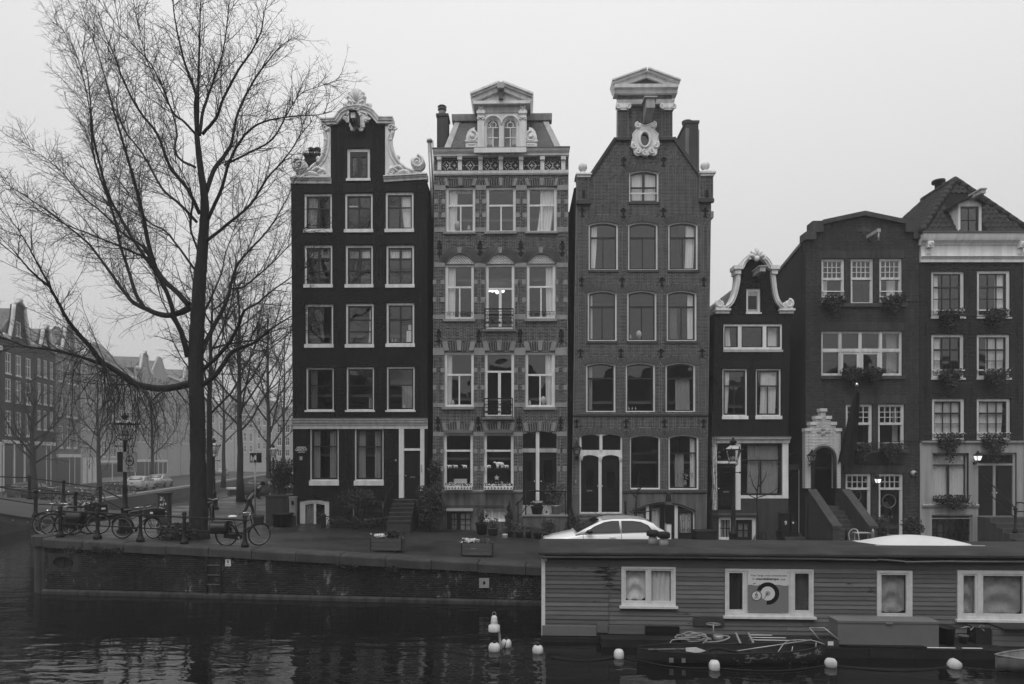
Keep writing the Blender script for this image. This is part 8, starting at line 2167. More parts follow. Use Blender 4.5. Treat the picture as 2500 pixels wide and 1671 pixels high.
 A,B=dk(ZD,1560,1145,-1.0),dk(ZD,1725,1135,-1.0);on_boat('wood_offcut',MB().box(A[0],B[0],-1.08,-1.0,ZDK,ZDK+.03),'boatwhite','flat pale slat lying under the hose end','wood')
 # white stud-edged dome on the roof
 x0,x1=dk(ZE,880,330,1.4)[0],dk(ZE,1815,355,1.4)[0];zb=2.19;n=24;mm=8;vs=[];fs=[]
 for i in range(n+1):
  s=i/n;h=.24*(math.sin(PI*s)**.8)*(1.0+.12*math.cos(PI*s))
  for j in range(mm+1):
   t=j/mm;vs.append((x0+(x1-x0)*s,1.2+1.2*t,zb-.03+h*max(0,math.sin(PI*t))**.55))
 for i in range(n):
  for j in range(mm):a=i*(mm+1)+j;fs.append((a,a+mm+1,a+mm+2,a+1))
 o=on_boat('dome_cover',MB().add(vs,fs,True).box(x0,x1,1.15,1.21,zb-.06,zb+.02),'tarp','low white dome cover with studs along its rim on the houseboat roof','cover')
 for i in range(7):xx=x0+(x1-x0)*(.2+.115*i);MB().ball((xx,1.14,zb),.02,6,4).build('stud',M['iron'],o)
deck_clutter()
# ================================================================= small boats, buoys and lines on the water
def loft_boat(name,L,wmax,zg,zk,mat,label,cat,inner=None,bow=.78,flat=.5,thick=.03,sheer=.1):
 root=empty(name,(0,0,0),0,label,cat);st=[];N_=22
 def ring(t,off):
  w_=wmax*(math.sin(PI*min(1,.5+.0))if False else min(1,(t/.16)**.5*(.62+.38*min(1,t/.3))if t<.3 else(1 if t<bow else max(0.02,math.cos((t-bow)/(1-bow)*PI/2)**.8))))
  w_=max(.02,w_-off);z1=zg+sheer*(2*t-.9)**2*(1.6 if t>.5 else .6);z0=zk+off+(.16*((t-bow)/(1-bow))**2 if t>bow else 0)
  return[(L*t,-w_,z1),(L*t,-w_*.93,(z0+z1)/2),(L*t,-w_*flat,z0),(L*t,0,z0-.02),(L*t,w_*flat,z0),(L*t,w_*.93,(z0+z1)/2),(L*t,w_,z1)]
 ts=[i/N_ for i in range(N_+1)];ts[0]=.015
 mb=MB();mb.loft([ring(t,0)for t in ts],close_ring=False,caps=False)
 mb.add([ring(ts[0],0)[k]for k in range(7)],[(0,1,2,3,4,5,6)]);mb.build('hull',M[mat],root)
 MB().loft([ring(t,thick)[::-1]for t in ts],close_ring=False,caps=False).build('inner_hull',M[inner or mat],root)
 for sd in(0,6):MB().tube([tuple(Vector(ring(t,thick/2)[sd]))for t in ts],.022,5).build('gunwale',M[inner or mat],root)
 return root,ring
A=W(*ZD(885,1260),14.1);B=W(*ZE(412,1240),14.1)
Yb=14.02
dg,rg_=loft_boat('rowing_boat',4.15,.37,.27,-.10,'hull','battered dark open boat with peeling paint beside the houseboat platform','boat','deck',bow=.72,sheer=.05)
dg.location=(W(1549,1600,Yb).x,Yb,0);dg.rotation_euler[2]=-.015
for xx in(.9,1.7,2.6):MB().box(xx,xx+.16,-.31,.31,.12,.15).build('thwart',M['deck'],dg)
MB().tube(smooth_path([(3.0,-.3,.30),(3.2,-.15,.44),(3.5,.1,.44),(3.9,.05,.44),(4.12,-.02,.38)],4),.010,6).build('bow_rail',M['steel'],dg)
for a,b in(((3.25,-.3,.05),(3.3,-.32,.42)),((3.9,-.05,.1),(3.92,-.05,.43))):MB().tube([a,b],.009,5).build('rail_post',M['steel'],dg)
MB().tube(smooth_path([(1.3,-.28,.22),(1.7,-.2,.33),(2.1,-.24,.28),(2.6,-.28,.22)],4),.03,6).build('hose',M['rubber'],dg)
for i,(xx,s)in enumerate(((.72,.045),(.98,.04))):MB().box(xx-s,xx+s,-.365,-.335,.08,.17).build('hull_patch',M['steel'],dg)
o=empty('paddle',(dg.location.x+.25,Yb-.22,.26),0,'white bladed paddle lying in the battered dark boat','paddle')
MB().tube([(0,0,.05),(.85,0,.06)],.02,6).build('shaft',M['plaster_grey'],o);MB().prism([(.8,.03),(1.0,-.0),(1.28,.02),(1.02,.11),(.8,.10)],-.06,-.04).build('blade',M['boatwhite'],o)
o=MB().tube([(0,0,0),(1.7,.1,.22)],.014,6).build('pole',M['steel']);o.location=(dg.location.x+2.1,Yb-.25,.28);tag(o,'pale pole leaning across the bow of the battered dark boat','pole')
sb,_=loft_boat('rowing_boat',3.4,.56,.24,-.1,'hull_pale','pale grey plastic boat poking in at the right end of the platform','boat','hull_pale',bow=.5,sheer=.05)
sb.location=(W(2398,1600,13.7).x+3.4,13.75,0);sb.rotation_euler[2]=PI+.12
MB().box(.6,.9,-.5,.5,.12,.16).build('thwart',M['hull_pale'],sb)
bspots=[(1207,1583,.135,'white buoy below the little white float lantern'),(1236,1573,.125,'white roped buoy just right of the float lantern'),(1313,1588,.125,'white buoy with dark cap alone at the houseboat corner'),(1511,1600,.115,'white tall buoy left of the battered boat'),
 (1744,1617,.115,'white barrel shaped buoy in front of the battered boat'),(2028,1621,.125,'white buoy below the right tip of the battered boat'),(2330,1624,.135,'white tilted buoy beside the pale plastic boat')]
bl=[]
for i,(px,py,rad,lb)in enumerate(bspots):
 Y=14.2
 for _ in range(4):Y=(CZ-.055)*F/(py-HY)
 if i==4:Y=13.46
 p=W(px,py,Y);root=empty('mooring_buoy',(p.x,p.y,.055),0,lb,'buoy','white buoys on the water')
 tall=i in(3,4);s=1.18 if tall else .92
 m=MB().lathe([(.02,-rad*s),(rad*.62,-rad*s*.92),(rad*.95,-rad*s*.5),(rad,0),(rad*.95,rad*s*.5),(rad*.68,rad*s*.9),(rad*.2,rad*s)],(0,0,0),16)
 m.build('float_body',M['buoy'],root)
 if i in(0,1,2):MB().lathe([(.03,0),(.045,.02),(.03,.06)],(0,0,rad*s-.01),8).build('buoy_cap',M['iron'],root)
 if i==1:MB().tube([(rad*1.02*math.cos(t)*.3-.03,-rad*1.02*math.sin(t)*.95,rad*1.0*math.cos(t))for t in[PI*j/10-.3 for j in range(12)]],.012,5).build('rope_loop',M['rope_dark'],root)
 if i==6:root.rotation_euler=(.2,.5,0)
 bl.append(p)
ln=[Vector((bl[3].x-1.6,bl[3].y+.1,-.01)),Vector((bl[3].x-.11,bl[3].y,.03))]
def lineo(a,b,lb,sag=.0):
 n=14;pts=[tuple(a.lerp(b,i/n)+Vector((0,-.25*math.sin(PI*i/n),.012-.0*i)))for i in range(n+1)];o=MB().tube(pts,.011,5).build('floating_line',M['rope_dark']);tag(o,lb,'rope','floating lines between the buoys')
z_=lambda v,dx:Vector((v.x+dx,v.y,.01))
lineo(z_(bl[3],-1.5),z_(bl[3],-.1),'dark line trailing left from the tall buoy');lineo(z_(bl[3],.1),z_(bl[4],-.1),'dark floating line under the battered boat between two buoys');lineo(z_(bl[4],.1),z_(bl[5],-.1),'dark floating line from the barrel shaped buoy towards the right');lineo(z_(bl[5],.1),z_(bl[6],-.1),'dark floating line left of the tilted buoy');lineo(z_(bl[6],.1),z_(bl[6],1.6),'dark floating line running on right of the tilted buoy')
Y=14.9;p=W(*ZC(1712,1245),Y)
fl=empty('float_lantern',(p.x,Y,0),0,'little white stacked lantern hung on a leaning rusty pole over the water','lantern')
a,b=W(*ZC(1733,1128),Y),W(*ZC(1757,1325),Y);MB().tube([tuple(Vector((b.x-p.x,0,-.4))),tuple(Vector((b.x-p.x,0,b.z))),tuple(Vector((a.x-p.x,0,a.z)))],.03,8).build('pole',M['stone'],fl)
m=MB().lathe([(.13,0),(.135,.02),(.13,.14),(.08,.16),(.08,.22),(.085,.23),(.07,.26),(.07,.32),(.05,.36),(.02,.37)],(-.02,-.06,.42),12);m.build('lantern_body',M['buoy'],fl);MB().tube([(-.02+.04*math.cos(t),-.06,.82+.05*math.sin(t))for t in[2*PI*i/12 for i in range(12)]],.008,5,closed=True).build('ring',M['steel'],fl)
# ================================================================= the white hatchback
def car(name,label,px,py_,Y,profile_w=.86,mat='car',roofmat='car_roof',flip=1,scale=1.0,rz=0.0,simple=False):
 root=empty(name,(0,0,0),rz,label,'car')
 Lc=3.95;cap=lambda x,z:(x,z)
 # lower body: stations of (x, half width, z bottom, z top)
 low=[(0,.55,.35,.62),(.08,.70,.25,.70),(.35,.80,.20,.78),(.9,.83,.20,.90),(1.15,.84,.20,.95),(1.9,.85,.20,.97),(2.8,.85,.20,1.0),(3.5,.84,.22,1.02),(3.85,.78,.30,1.0),(3.95,.70,.38,.92)]
 def ring(x,w_,zb,zt):return[(x,-w_*.9,zb),(x,-w_,zb+.12),(x,-w_*1.0,zt-.28),(x,-w_*.97,zt-.06),(x,-w_*.88,zt),(x,0,zt+.03),(x,w_*.88,zt),(x,w_*.97,zt-.06),(x,w_,zt-.28),(x,w_,zb+.12),(x,w_*.9,zb)]
 MB().loft([ring(*s)for s in low]).build('body',M[mat],root)
 # greenhouse: side outline at belt and roof; the side glass sits on the tumbled-in flank
 sec=[(.98,.70,.93,.93),(1.35,.70,1.13,.95),(1.85,.66,1.37,.96),(2.2,.65,1.42,.97),(2.8,.645,1.43,.98),(3.2,.64,1.39,.99),(3.48,.65,1.28,1.0),(3.74,.70,1.02,1.0)]
 rings=[[(x,-.80,zb-.03),(x,-.80+(.80-w_)*.9*min(1,max(0,(zt-zb)/.42)),zb+(zt-zb)*.86),(x,-(w_-.06),zt-.012),(x,0,zt+.025),(x,w_-.06,zt-.012),(x,.80-(.80-w_)*.9*min(1,max(0,(zt-zb)/.42)),zb+(zt-zb)*.86),(x,.80,zb-.03)]for x,w_,zt,zb in sec]
 MB().loft(rings,caps=True).build('cabin',M[mat],root)
 rp=[[(x,-(w_-.07),zt+.001),(x,0,zt+.030),(x,w_-.07,zt+.001)]for x,w_,zt,zb in sec[2:7]]
 MB().loft(rp,close_ring=False,caps=False).build('roof',M[roofmat],root)
 def flank(x,z):t=min(1,max(0,(z-.97)/.40));return .80-(.80-.665)*t+.010
 for sd in(-1,1):
  for nm,pts in(('side_window',[(1.28,.985),(1.60,1.18),(1.90,1.305),(2.15,1.345),(2.36,1.35),(2.38,1.0)]),('side_window',[(2.46,1.0),(2.45,1.35),(2.8,1.345),(3.05,1.315),(3.28,1.21),(3.38,1.08),(3.34,1.03)])):
   n=len(pts);vs=[(x,sd*flank(x,z),z)for x,z in pts];mm=MB().add(vs,[tuple(range(n))if sd<0 else tuple(range(n))[::-1]]);g=mm.build(nm,M['car_glass'],root)
   m2=MB().tube([(x,sd*(flank(x,z)+.004),z)for x,z in pts],.012,4,closed=True);m2.build('window_trim',M['blackp'],g)
  MB().ball((1.42,sd*.92,1.03),.10,10,7,(1.1,.6,.75)).build('wing_mirror',M['blackp'],root)
  MB().box(1.50,1.72,sd*.858-.008,sd*.858+.008,.80,.835).build('door_handle',M[mat],root)if False else MB().box(2.05,2.25,sd*.862-.012,sd*.862+.012,.82,.85).build('door_handle',M[mat],root)
  MB().tube([(1.25,sd*.853,.4),(1.22,sd*.853,.92)],.006,4).tube([(2.42,sd*.856,.4),(2.42,sd*.845,.95)],.006,4).build('door_gap',M['blackp'],root)
 MB().add([(1.04,-.66,.975),(1.04,.66,.975),(1.78,.56,1.368),(1.78,-.56,1.368)],[(0,1,2,3)]).build('windscreen',M['car_glass'],root).location=(-.018,0,.022)
 MB().add([(3.34,.54,1.34),(3.34,-.54,1.34),(3.70,-.60,1.06),(3.70,.60,1.06)],[(0,1,2,3)]).build('rear_window',M['car_glass'],root).location=(.022,0,.022)
 for xw in(.70,3.18):
  for sd in(-1,1):
   wl=MB();wl.lathe([(.16,-.1),(.30,-.105),(.315,-.06),(.315,.06),(.30,.105),(.16,.1)],(0,0,0),20);wo=wl.build('wheel',M['rubber'],root);wo.location=(xw,sd*.76,.31);wo.rotation_euler=(PI/2,0,0)
   h=MB().lathe([(.02,-.11),(.18,-.09),(.19,-.02),(.19,.02),(.18,.09),(.02,.11)],(0,0,0),16).build('rim',M['steel'],wo)
 for sd in(-1,1):
  MB().ball((.12,sd*.58,.66),.12,10,6,(.9,1.1,.6)).build('headlight',M['glass_clear']if False else M['steel'],root);MB().box(3.80,3.93,sd*.62-.09,sd*.62+.09,.70,.98).build('tail_light',M['plaster_dark'],root)
 MB().box(-.02,.05,-.26,.26,.36,.47).build('number_plate',M['sign_white'],root)
 return root
M['car_glass']=plain('car_glass',0.012,0.03,0.05,2.0,spec=0.9)
cr=car('parked_car','white three-door hatchback parked on the quay behind the houseboat',0,0,0)
cx0=(1328-CX)/F*20.4;cr.location=(cx0,21.0,1.13);cr.scale=(1.0,1.0,.97)
MB().tube([(1.95,0,1.42),(1.62,0,1.62)],.006,4).build('aerial',M['iron'],cr)
c2=copy_thing(cr,((597-CX)/F*46.5,46.5,1.35),PI*.56,'dark estate car parked under the middle street tree')
def recolour(root,m):
 for ch in root.children:
  if ch.name.split('.')[0]in('body','cabin','roof'):
   ch.data=ch.data.copy();ch.data.materials.clear();ch.data.materials.append(m)
recolour(c2,M['plaster_dark']);c2.location=(W(633,1180,47).x+.4,49.5,1.55);c2.rotation_euler[2]=-PI*.52
for px,Y,lb,v in((362,66,'hazy pale patrol car parked on the far quay','greywhite'),(405,73,'hazy grey car behind the pale one on the far quay','steel'),(548,118,'faint hatchback far along the quay behind the second lamp','steel'),(112,50,'hazy dark car standing beyond the bridge rail','plaster_dark')):
 p=W(px,1150,Y);c3=copy_thing(cr,(p.x,Y,1.30),FARA+PI,lb);recolour(c3,M[v])
 # ================================================================= bicycles
def bicycle(label,steer=0.0,front=None,rear=None,sad='blackp',guard=True):
 root=empty('bicycle',(0,0,0),0,label,'bicycle','bicycles along the quay railing');R0=.345;wb=1.08
 def wheel(parent,loc,nm):
  def tyre():return MB().tube([(R0*math.cos(t),0,R0*math.sin(t))for t in[2*PI*i/28 for i in range(28)]],.022,6,closed=True).mesh('tyre',M['rubber'])
  def rim():return MB().tube([(.315*math.cos(t),0,.315*math.sin(t))for t in[2*PI*i/28 for i in range(28)]],.011,5,closed=True).lathe([(.025,-.04),(.03,0),(.025,.04)],(0,0,0),8).mesh('rim',M['steel'])
  def sp():
   m=MB()
   for i in range(18):a=2*PI*i/18;m.tube([(.02*math.cos(a+.6),(.02 if i%2 else-.02),.02*math.sin(a+.6)),(.315*math.cos(a),0,.315*math.sin(a))],.0022,3)
   return m.mesh('spoke',M['steel'])
  w_=bpy.data.objects.new(nm,shared('bike_rim',rim));COL.objects.link(w_);w_.parent=parent;w_.location=loc
  inst('tyre',shared('bike_tyre',tyre),w_,(0,0,0));s=inst('spoke',shared('bike_spoke',sp),w_,(0,0,0));s['kind']='stuff';return w_
 wheel(root,(0,0,R0),'rear_wheel')
 st,bb,hd,hb=(.26,0,.80),(.44,0,.29),(.82,0,.86),(.86,0,.70)
 f=MB().tube([st,bb],.018,7).tube([bb,hb],.020,7).tube([(.30,0,.62),hd],.016,7).tube([hd,hb],.02,7)
 for s in(-.05,.05):f.tube([(0,s,R0),(.44,s*.6,.29)],.011,5).tube([(0,s,R0),(.30,s*.5,.62)],.010,5)
 f.build('frame',M['bike'],root)
 fk=empty('front_fork',(.90,0,.62));fk.parent=root;fk.rotation_euler=(0,0,steer)
 m=MB()
 for s in(-.05,.05):m.tube(smooth_path([(-.05,s*.4,.12),(.02,s,-.02),(.12,s,-.22),(.18,s,R0-.62)],3),.012,5)
 m.tube([(-.05,0,.12),(-.10,0,.42)],.015,6);m.build('fork',M['bike'],fk)
 wheel(fk,(.18,0,R0-.62),'front_wheel')
 hbm=MB().tube(smooth_path([(-.34,-.29,.40),(-.18,-.28,.44),(-.06,-.14,.44),(-.08,0,.42),(-.06,.14,.44),(-.18,.28,.44),(-.34,.29,.40)],4),.012,6);hb_=hbm.build('handlebar',M['chrome'],fk)
 MB().tube([(-.36,-.29,.395),(-.24,-.285,.43)],.018,6).tube([(-.36,.29,.395),(-.24,.285,.43)],.018,6).ball((-.12,-.2,.47),.03,8,6).build('grip',M['blackp'],fk)
 MB().ball((.06,0,.18),.05,10,7,(1,.9,.9)).build('headlamp',M['chrome'],fk)
 MB().lathe([(.05,-.02),(.11,0),(.12,.03),(.09,.06),(.02,.07)],(0,0,0),12).build('saddle',M[sad],root).location=(.22,0,.92)
 root.children[-1].scale=(1.25,.85,1);MB().tube([st,(.235,0,.93)],.013,6).build('seat_post',M['steel'],root)
 if guard:
  for par,c,a0,a1 in((root,(0,0,R0),.1,2.7),(fk,(.18,0,R0-.62),.55,2.9)):MB().tube([(c[0]+.385*math.cos(t),0,c[2]+.385*math.sin(t))for t in[a0+(a1-a0)*i/16 for i in range(17)]],.022,5).build('mudguard',M['bike'],par)
 MB().prism([(-.06,.27),(.44,.20),(.55,.24),(.56,.34),(.46,.39),(-.02,.40)],-.075,-.045).build('chain_case',M['blackp'],root)
 MB().lathe([(.085,-.01),(.085,.01)],(.44,0,.29),12).tube([(.44,-.09,.29),(.50,-.09,.14)],.01,5).box(.46,.56,-.17,-.07,.125,.15).tube([(.44,.09,.29),(.38,.09,.44)],.01,5).box(.33,.43,.07,.17,.435,.455).build('crank',M['steel'],root)
 m=MB().tube([(-.32,-.07,.76),(.2,-.07,.74)],.008,5).tube([(-.32,.07,.76),(.2,.07,.74)],.008,5).tube([(-.32,-.07,.76),(-.32,.07,.76)],.008,5)
 for s in(-.08,.08):m.tube([(-.02,s,R0),(-.22,s,.76)],.007,4)
 m.build('carrier',M['iron'],root)
 if rear=='panniers':
  for s in(-1,1):MB().loft([[(x,s*.10,.40+(.02 if i else 0)),(x,s*.26,.42),(x,s*.27,.74),(x,s*.10,.79)]for i,x in enumerate((-.42,-.38,.04,.08))]).build('pannier',M['pannier'],root)
  MB().box(-.40,.06,-.10,.10,.785,.80).build('pannier_flap',M['pannier'],root)
 if rear=='crate':
  MB().box(-.40,.06,-.19,.19,.78,.80).box(-.40,.06,-.19,-.175,.80,1.06).box(-.40,.06,.175,.19,.80,1.06).box(-.40,-.385,-.175,.175,.80,1.06).box(.045,.06,-.175,.175,.80,1.06).build('crate',M['blackp'],root)
 if front=='crate':
  c=MB().box(.02,.48,-.22,.22,.10,.12).box(.02,.48,-.22,-.205,.12,.36).box(.02,.48,.205,.22,.12,.36).box(.02,.035,-.205,.205,.12,.36).box(.465,.48,-.205,.205,.12,.36).build('front_crate',M['blackp'],fk)
  MB().box(.30,.42,-.226,-.2205,.24,.30).build('crate_label',M['sign_white'],c)
  MB().tube([(.1,-.1,.1),(.18,-.06,-.25)],.008,4).tube([(.1,.1,.1),(.18,.06,-.25)],.008,4).build('crate_stay',M['iron'],fk)
 if front=='basket':
  m=MB()
  for i in range(9):
   z=.06+.27*i/8;w_=.14+.05*i/8;m.tube([(.16+w_*.9*math.cos(t),w_*1.1*math.sin(t),z)for t in[2*PI*j/16 for j in range(16)]],.016,4,closed=True)
  for j in range(12):t=2*PI*j/12;m.tube([(.16+.14*.9*math.cos(t),.14*1.1*math.sin(t),.05),(.16+.19*.9*math.cos(t),.19*1.1*math.sin(t),.34)],.010,4)
  m.lathe([(.13,0),(.13,.02)],(.16,0,.05),12);m.build('basket',M['wicker'],fk)
 MB().tube([(.1,.08,.28),(.02,.17,0.0)],.01,5).build('kickstand',M['steel'],root)
 return root
def park(b,px,off,rz,dz=0.0,lean=.05):
 Y=21.0
 for _ in range(4):x=(px-CX)/F*Y;Y=quay_y(x)+off
 b.location=(x,Y,ground_z(x,20.6)+.012+dz);b.rotation_euler=(lean,0,rz)
park(bicycle('black bicycle with wicker front basket and panniers right of the tree',.75,'basket','panniers',sad='sign_white'),553,.42,-.03)
park(bicycle('black bicycle with black front crate left of the tree',-.25,'crate',None),299,.85,-.02)
park(bicycle('dark bicycle with front crate and wide handlebar beside the crown lantern',.5,'crate',None),160,.95,.02)
park(bicycle('dark bicycle with rear crate facing the bridge',.3,None,'crate'),215,1.35,PI+.25)
park(bicycle('dark bicycle with pale saddle at the very corner of the quay',.2,None,'panniers',sad='sign_grey'),178,1.0,PI-.1)
park(bicycle('dark bicycle half hidden behind the big tree trunk',.2,None,None),508,4.8,PI*.6)
far_b=None
for i in range(16):
 lb='small hazy bicycle in the jumble parked on the far quay beyond the bridge'
 if far_b is None:far_b=bicycle(lb,.3);far_b['group']='bicycles on the far quay';b=far_b
 else:b=copy_thing(far_b,(0,0,0),None,lb,'bicycles on the far quay')
 px=[40,60,98,118,145,160,178,200,212,262,275,288,312,326,20,190][i];Y=44+rnd.random()*3+(3 if px>250 else 0)
 if px>250:Y=56+rnd.random()*3
 b.location=(W(px,1200,Y).x,Y,1.28);b.rotation_euler=(0,0,rnd.choice([.2,1.2,2.0,2.8,-.4]))
 # ================================================================= lamps, signs and street furniture
def crown_lamp(px,Y,z,hgt,label,sides=6,hw=.36,lit=False):
 p=W(px,1120,Y);root=empty('street_lamp',(p.x,Y,z),.3,label,'street lamp','old lanterns on posts');H=hgt
 MB().lathe([(.27,0),(.27,.08),(.22,.12),(.20,.42),(.22,.46),(.22,.5),(.15,.55),(.13,.8),(.16,.84),(.16,.88),(.09,.93),(.08,1.6),(.09,1.63),(.065,1.67),(.055,H-1.0),(.075,H-.98),(.05,H-.94),(.03,H-.9)],(0,0,0),10).build('post',M['iron'],root)
 MB().tube([(-.28,0,H-1.14),(.28,0,H-1.14)],.016,6).ball((-.28,0,H-1.14),.035,8,6).ball((.28,0,H-1.14),.035,8,6).build('ladder_bar',M['iron'],root)
 zb,zt=H-.74,H-.34;rb,rt=hw*.55,hw
 m=MB();n=sides;ring=lambda r,z:[(r*math.cos(2*PI*i/n),r*math.sin(2*PI*i/n),z)for i in range(n)]
 B,T=ring(rb,zb),ring(rt,zt)
 for i in range(n):m.tube([B[i],T[i]],.014,4).tube([B[i],B[(i+1)%n]],.014,4).tube([T[i],T[(i+1)%n]],.022,4);m.tube(smooth_path([(.03*math.cos(2*PI*i/n),.03*math.sin(2*PI*i/n),H-.95),(rb*1.1*math.cos(2*PI*i/n),rb*1.1*math.sin(2*PI*i/n),H-.84),B[i]],3),.013,4)
 for i in range(n*2):a=PI*i/n;q=(rt*1.06*math.cos(a),rt*1.06*math.sin(a));m.tube([(q[0],q[1],zt-.01),(q[0]*1.05,q[1]*1.05,zt+(.10 if i%2==0 else .06))],[.035,.012],4)
 m.build('lantern_frame',M['iron'],root)
 g=MB()
 for i in range(n):g.add([B[i],B[(i+1)%n],T[(i+1)%n],T[i]],[(0,1,2,3)])
 g.build('lantern_glass',M['glass_clear'],root)
 MB().lathe([(rt*.98,0),(rt*.8,.05),(.10,.15)],(0,0,zt+.01),n,False).build('lantern_hood',M['greywhite'],root)
 MB().lathe([(.10,0),(.11,.02),(.06,.05),(.12,.10),(.13,.14),(.07,.19),(.03,.22),(.045,.25),(.01,.29)],(0,0,zt+.14),10).build('crown',M['iron'],root)
 MB().lathe([(.025,0),(.05,.1),(.02,.18)],(0,0,zb),8).build('burner',M['greywhite'],root);return root
l1=crown_lamp(305,23.2,ground_z(-14,22),4.25,'crowned lantern post with two zone signs at the bridge end',hw=.43)
for s,(xa,xb)in enumerate(((288,301),(302,334))):
 p=W((xa+xb)/2,1128,23.1);wd=(xb-xa)/F*23.1*1.05
 sg=MB().box(-wd/2,wd/2,-.012,.012,-.36,.36);o=sg.build('zone_sign',M['sign_black' if s==0 else 'sign_grey'],l1);o.location=(0,0,0);o.matrix_parent_inverse=l1.matrix_basis.inverted();
 o.location=(p.x,23.08,p.z);
 if s:
  MB().tube([(.135*math.cos(t),-.014,.04+.175*math.sin(t))for t in[2*PI*i/24 for i in range(24)]],.018,5,closed=True).box(-.08,.08,-.018,-.0125,.01,.06).build('ring_mark',M['sign_black'],o)
  MB().box(-.12,.12,-.0165,-.0125,-.27,-.245).box(-.10,.10,-.0165,-.0125,-.22,-.20).build('sign_line',M['sign_black'],o)
crown_lamp(522,34.5,ground_z(-16,34),3.75,'crowned lantern post right of the big tree trunk',hw=.30)
crown_lamp(667,47.0,ground_z(-16,45),3.7,'small far lantern post just left of the black corner house',hw=.30)
crown_lamp(1790,22.4,.95,4.12,'black four-sided lantern post before the little shopfront',sides=4,hw=.32)
p=W(623,1250,27.5);z=1.66
sp=empty('walk_sign',(p.x,27.5,z),0,'square black pedestrian sign on a thin grey pole','sign');H=CZ-(1107-HY)*27.5/F-z
MB().tube([(0,0,0),(0,0,H)],.03,7).build('pole',M['steel'],sp)
s=27.5/F;bx=lambda a,b:((a-623)*s,CZ-(b-HY)*27.5/F-z)
x0,z1=bx(611,1106);x1,z0=bx(628,1130)
b=MB().box(x0,x1,-.06,-.035,z0,z1).build('sign_plate',M['sign_black'],sp);MB().box(x1+.003,x1+.15,-.05,.10,z0,z1).build('sign_side',M['sign_black'],sp)
m=MB().plate([(x0,z0),(x1,z0),(x1,z1),(x0,z1)],[[(x0+.012,z0+.012),(x1-.012,z0+.012),(x1-.012,z1-.012),(x0+.012,z1-.012)]],-.064,-.0605)
m.build('sign_border',M['sign_grey'],b)
def fig(x,zb_,h_):
 m=MB().ball((x,-.064,zb_+h_*.92),h_*.08,8,6);m.prism([(x-h_*.12,zb_+h_*.8),(x-h_*.1,zb_+h_*.4),(x-h_*.12,zb_),(x-h_*.04,zb_),(x,zb_+h_*.38),(x+h_*.06,zb_),(x+h_*.14,zb_),(x+h_*.1,zb_+h_*.42),(x+h_*.12,zb_+h_*.8)],-.066,-.0605)
 m.build('walker_mark',M['sign_white'],b)
fig(x0+.07,z0+.06,.26);fig(x0+.15,z0+.04,.22)
MB().prism([(x0+.20,z0+.12),(x1-.02,z0+.12),(x1-.02,z0+.27),((x0+.2+x1-.02)/2,z0+.34),(x0+.20,z0+.27)],-.066,-.0605).build('house_mark',M['sign_white'],b)
p=W(402,1262,25.5);cb=empty('utility_cabinet',(p.x,25.5,1.78),.12,'narrow utility cabinet covered in stickers beside the side canal','cabinet')
MB().box(-.20,.20,-.17,.17,0,1.22).box(-.23,.23,-.2,.2,1.221,1.28).build('cabinet_body',M['plaster_dark'],cb)
for i in range(26):x_,z_=rnd.uniform(-.17,.10),rnd.uniform(.3,1.12);w_,h_=rnd.uniform(.03,.07),rnd.uniform(.03,.08);MB().box(x_,x_+w_,-.173-.0005*i,-.1705,z_,z_+h_).build('sticker',M[rnd.choice(['sign_white','sign_grey','sign_white','pgrey'])],cb)
# bollards on the pavement edge by the black house, with a low chain rail
def bollard(px,py,h_,label,mat='concrete',Y=27.9,r_=.11):
 p=W(px,py,Y);z=ground_z(p.x,Y);o=MB().lathe([(r_,-.1),(r_,h_*.82),(r_*1.05,h_*.84),(r_*.9,h_*.93),(r_*.4,h_)],(0,0,0),8).build('bollard',M[mat]);o.location=(p.x,Y,z);return tag(o,label,'bollard','stone bollards before the black house')
bb=[bollard(790,1283,.62,'stone bollard nearest the white basement window'),bollard(867,1288,.60,'middle stone bollard under the shrub'),bollard(948,1290,.60,'stone bollard at the foot of the steps')]
for a,b in zip(bb,bb[1:]):
 o=MB().tube([a.location+Vector((0,0,.5)),b.location+Vector((0,0,.46))],.022,6).build('low_rail',M['iron']);tag(o,'low iron rail %s the middle stone bollard'%('left of' if a is bb[0]else 'right of'),'rail')
p=W(716,1283,28.2);gp=empty('stone_post',(p.x,28.2,1.3),0,'grey square stone post with a small dark box by the corner','post');MB().box(-.13,.13,-.13,.13,0,1.38).box(-.15,.15,-.15,.15,1.381,1.45).build('post',M['stone'],gp);MB().box(-.03,.08,-.17,-.131,1.1,1.28).build('post_box',M['blackp'],gp);MB().box(.0,.18,-.3,-.18,0,.62).build('post_foot',M['plaster_dark'],gp)
for px,lb in((2066,'thin dark post beside the white garden chair'),(2131,'thin pale bollard between chair and round bush')):bollard(px,1318,.95,lb,'steel' if px>2100 else 'iron',25.0,.05)
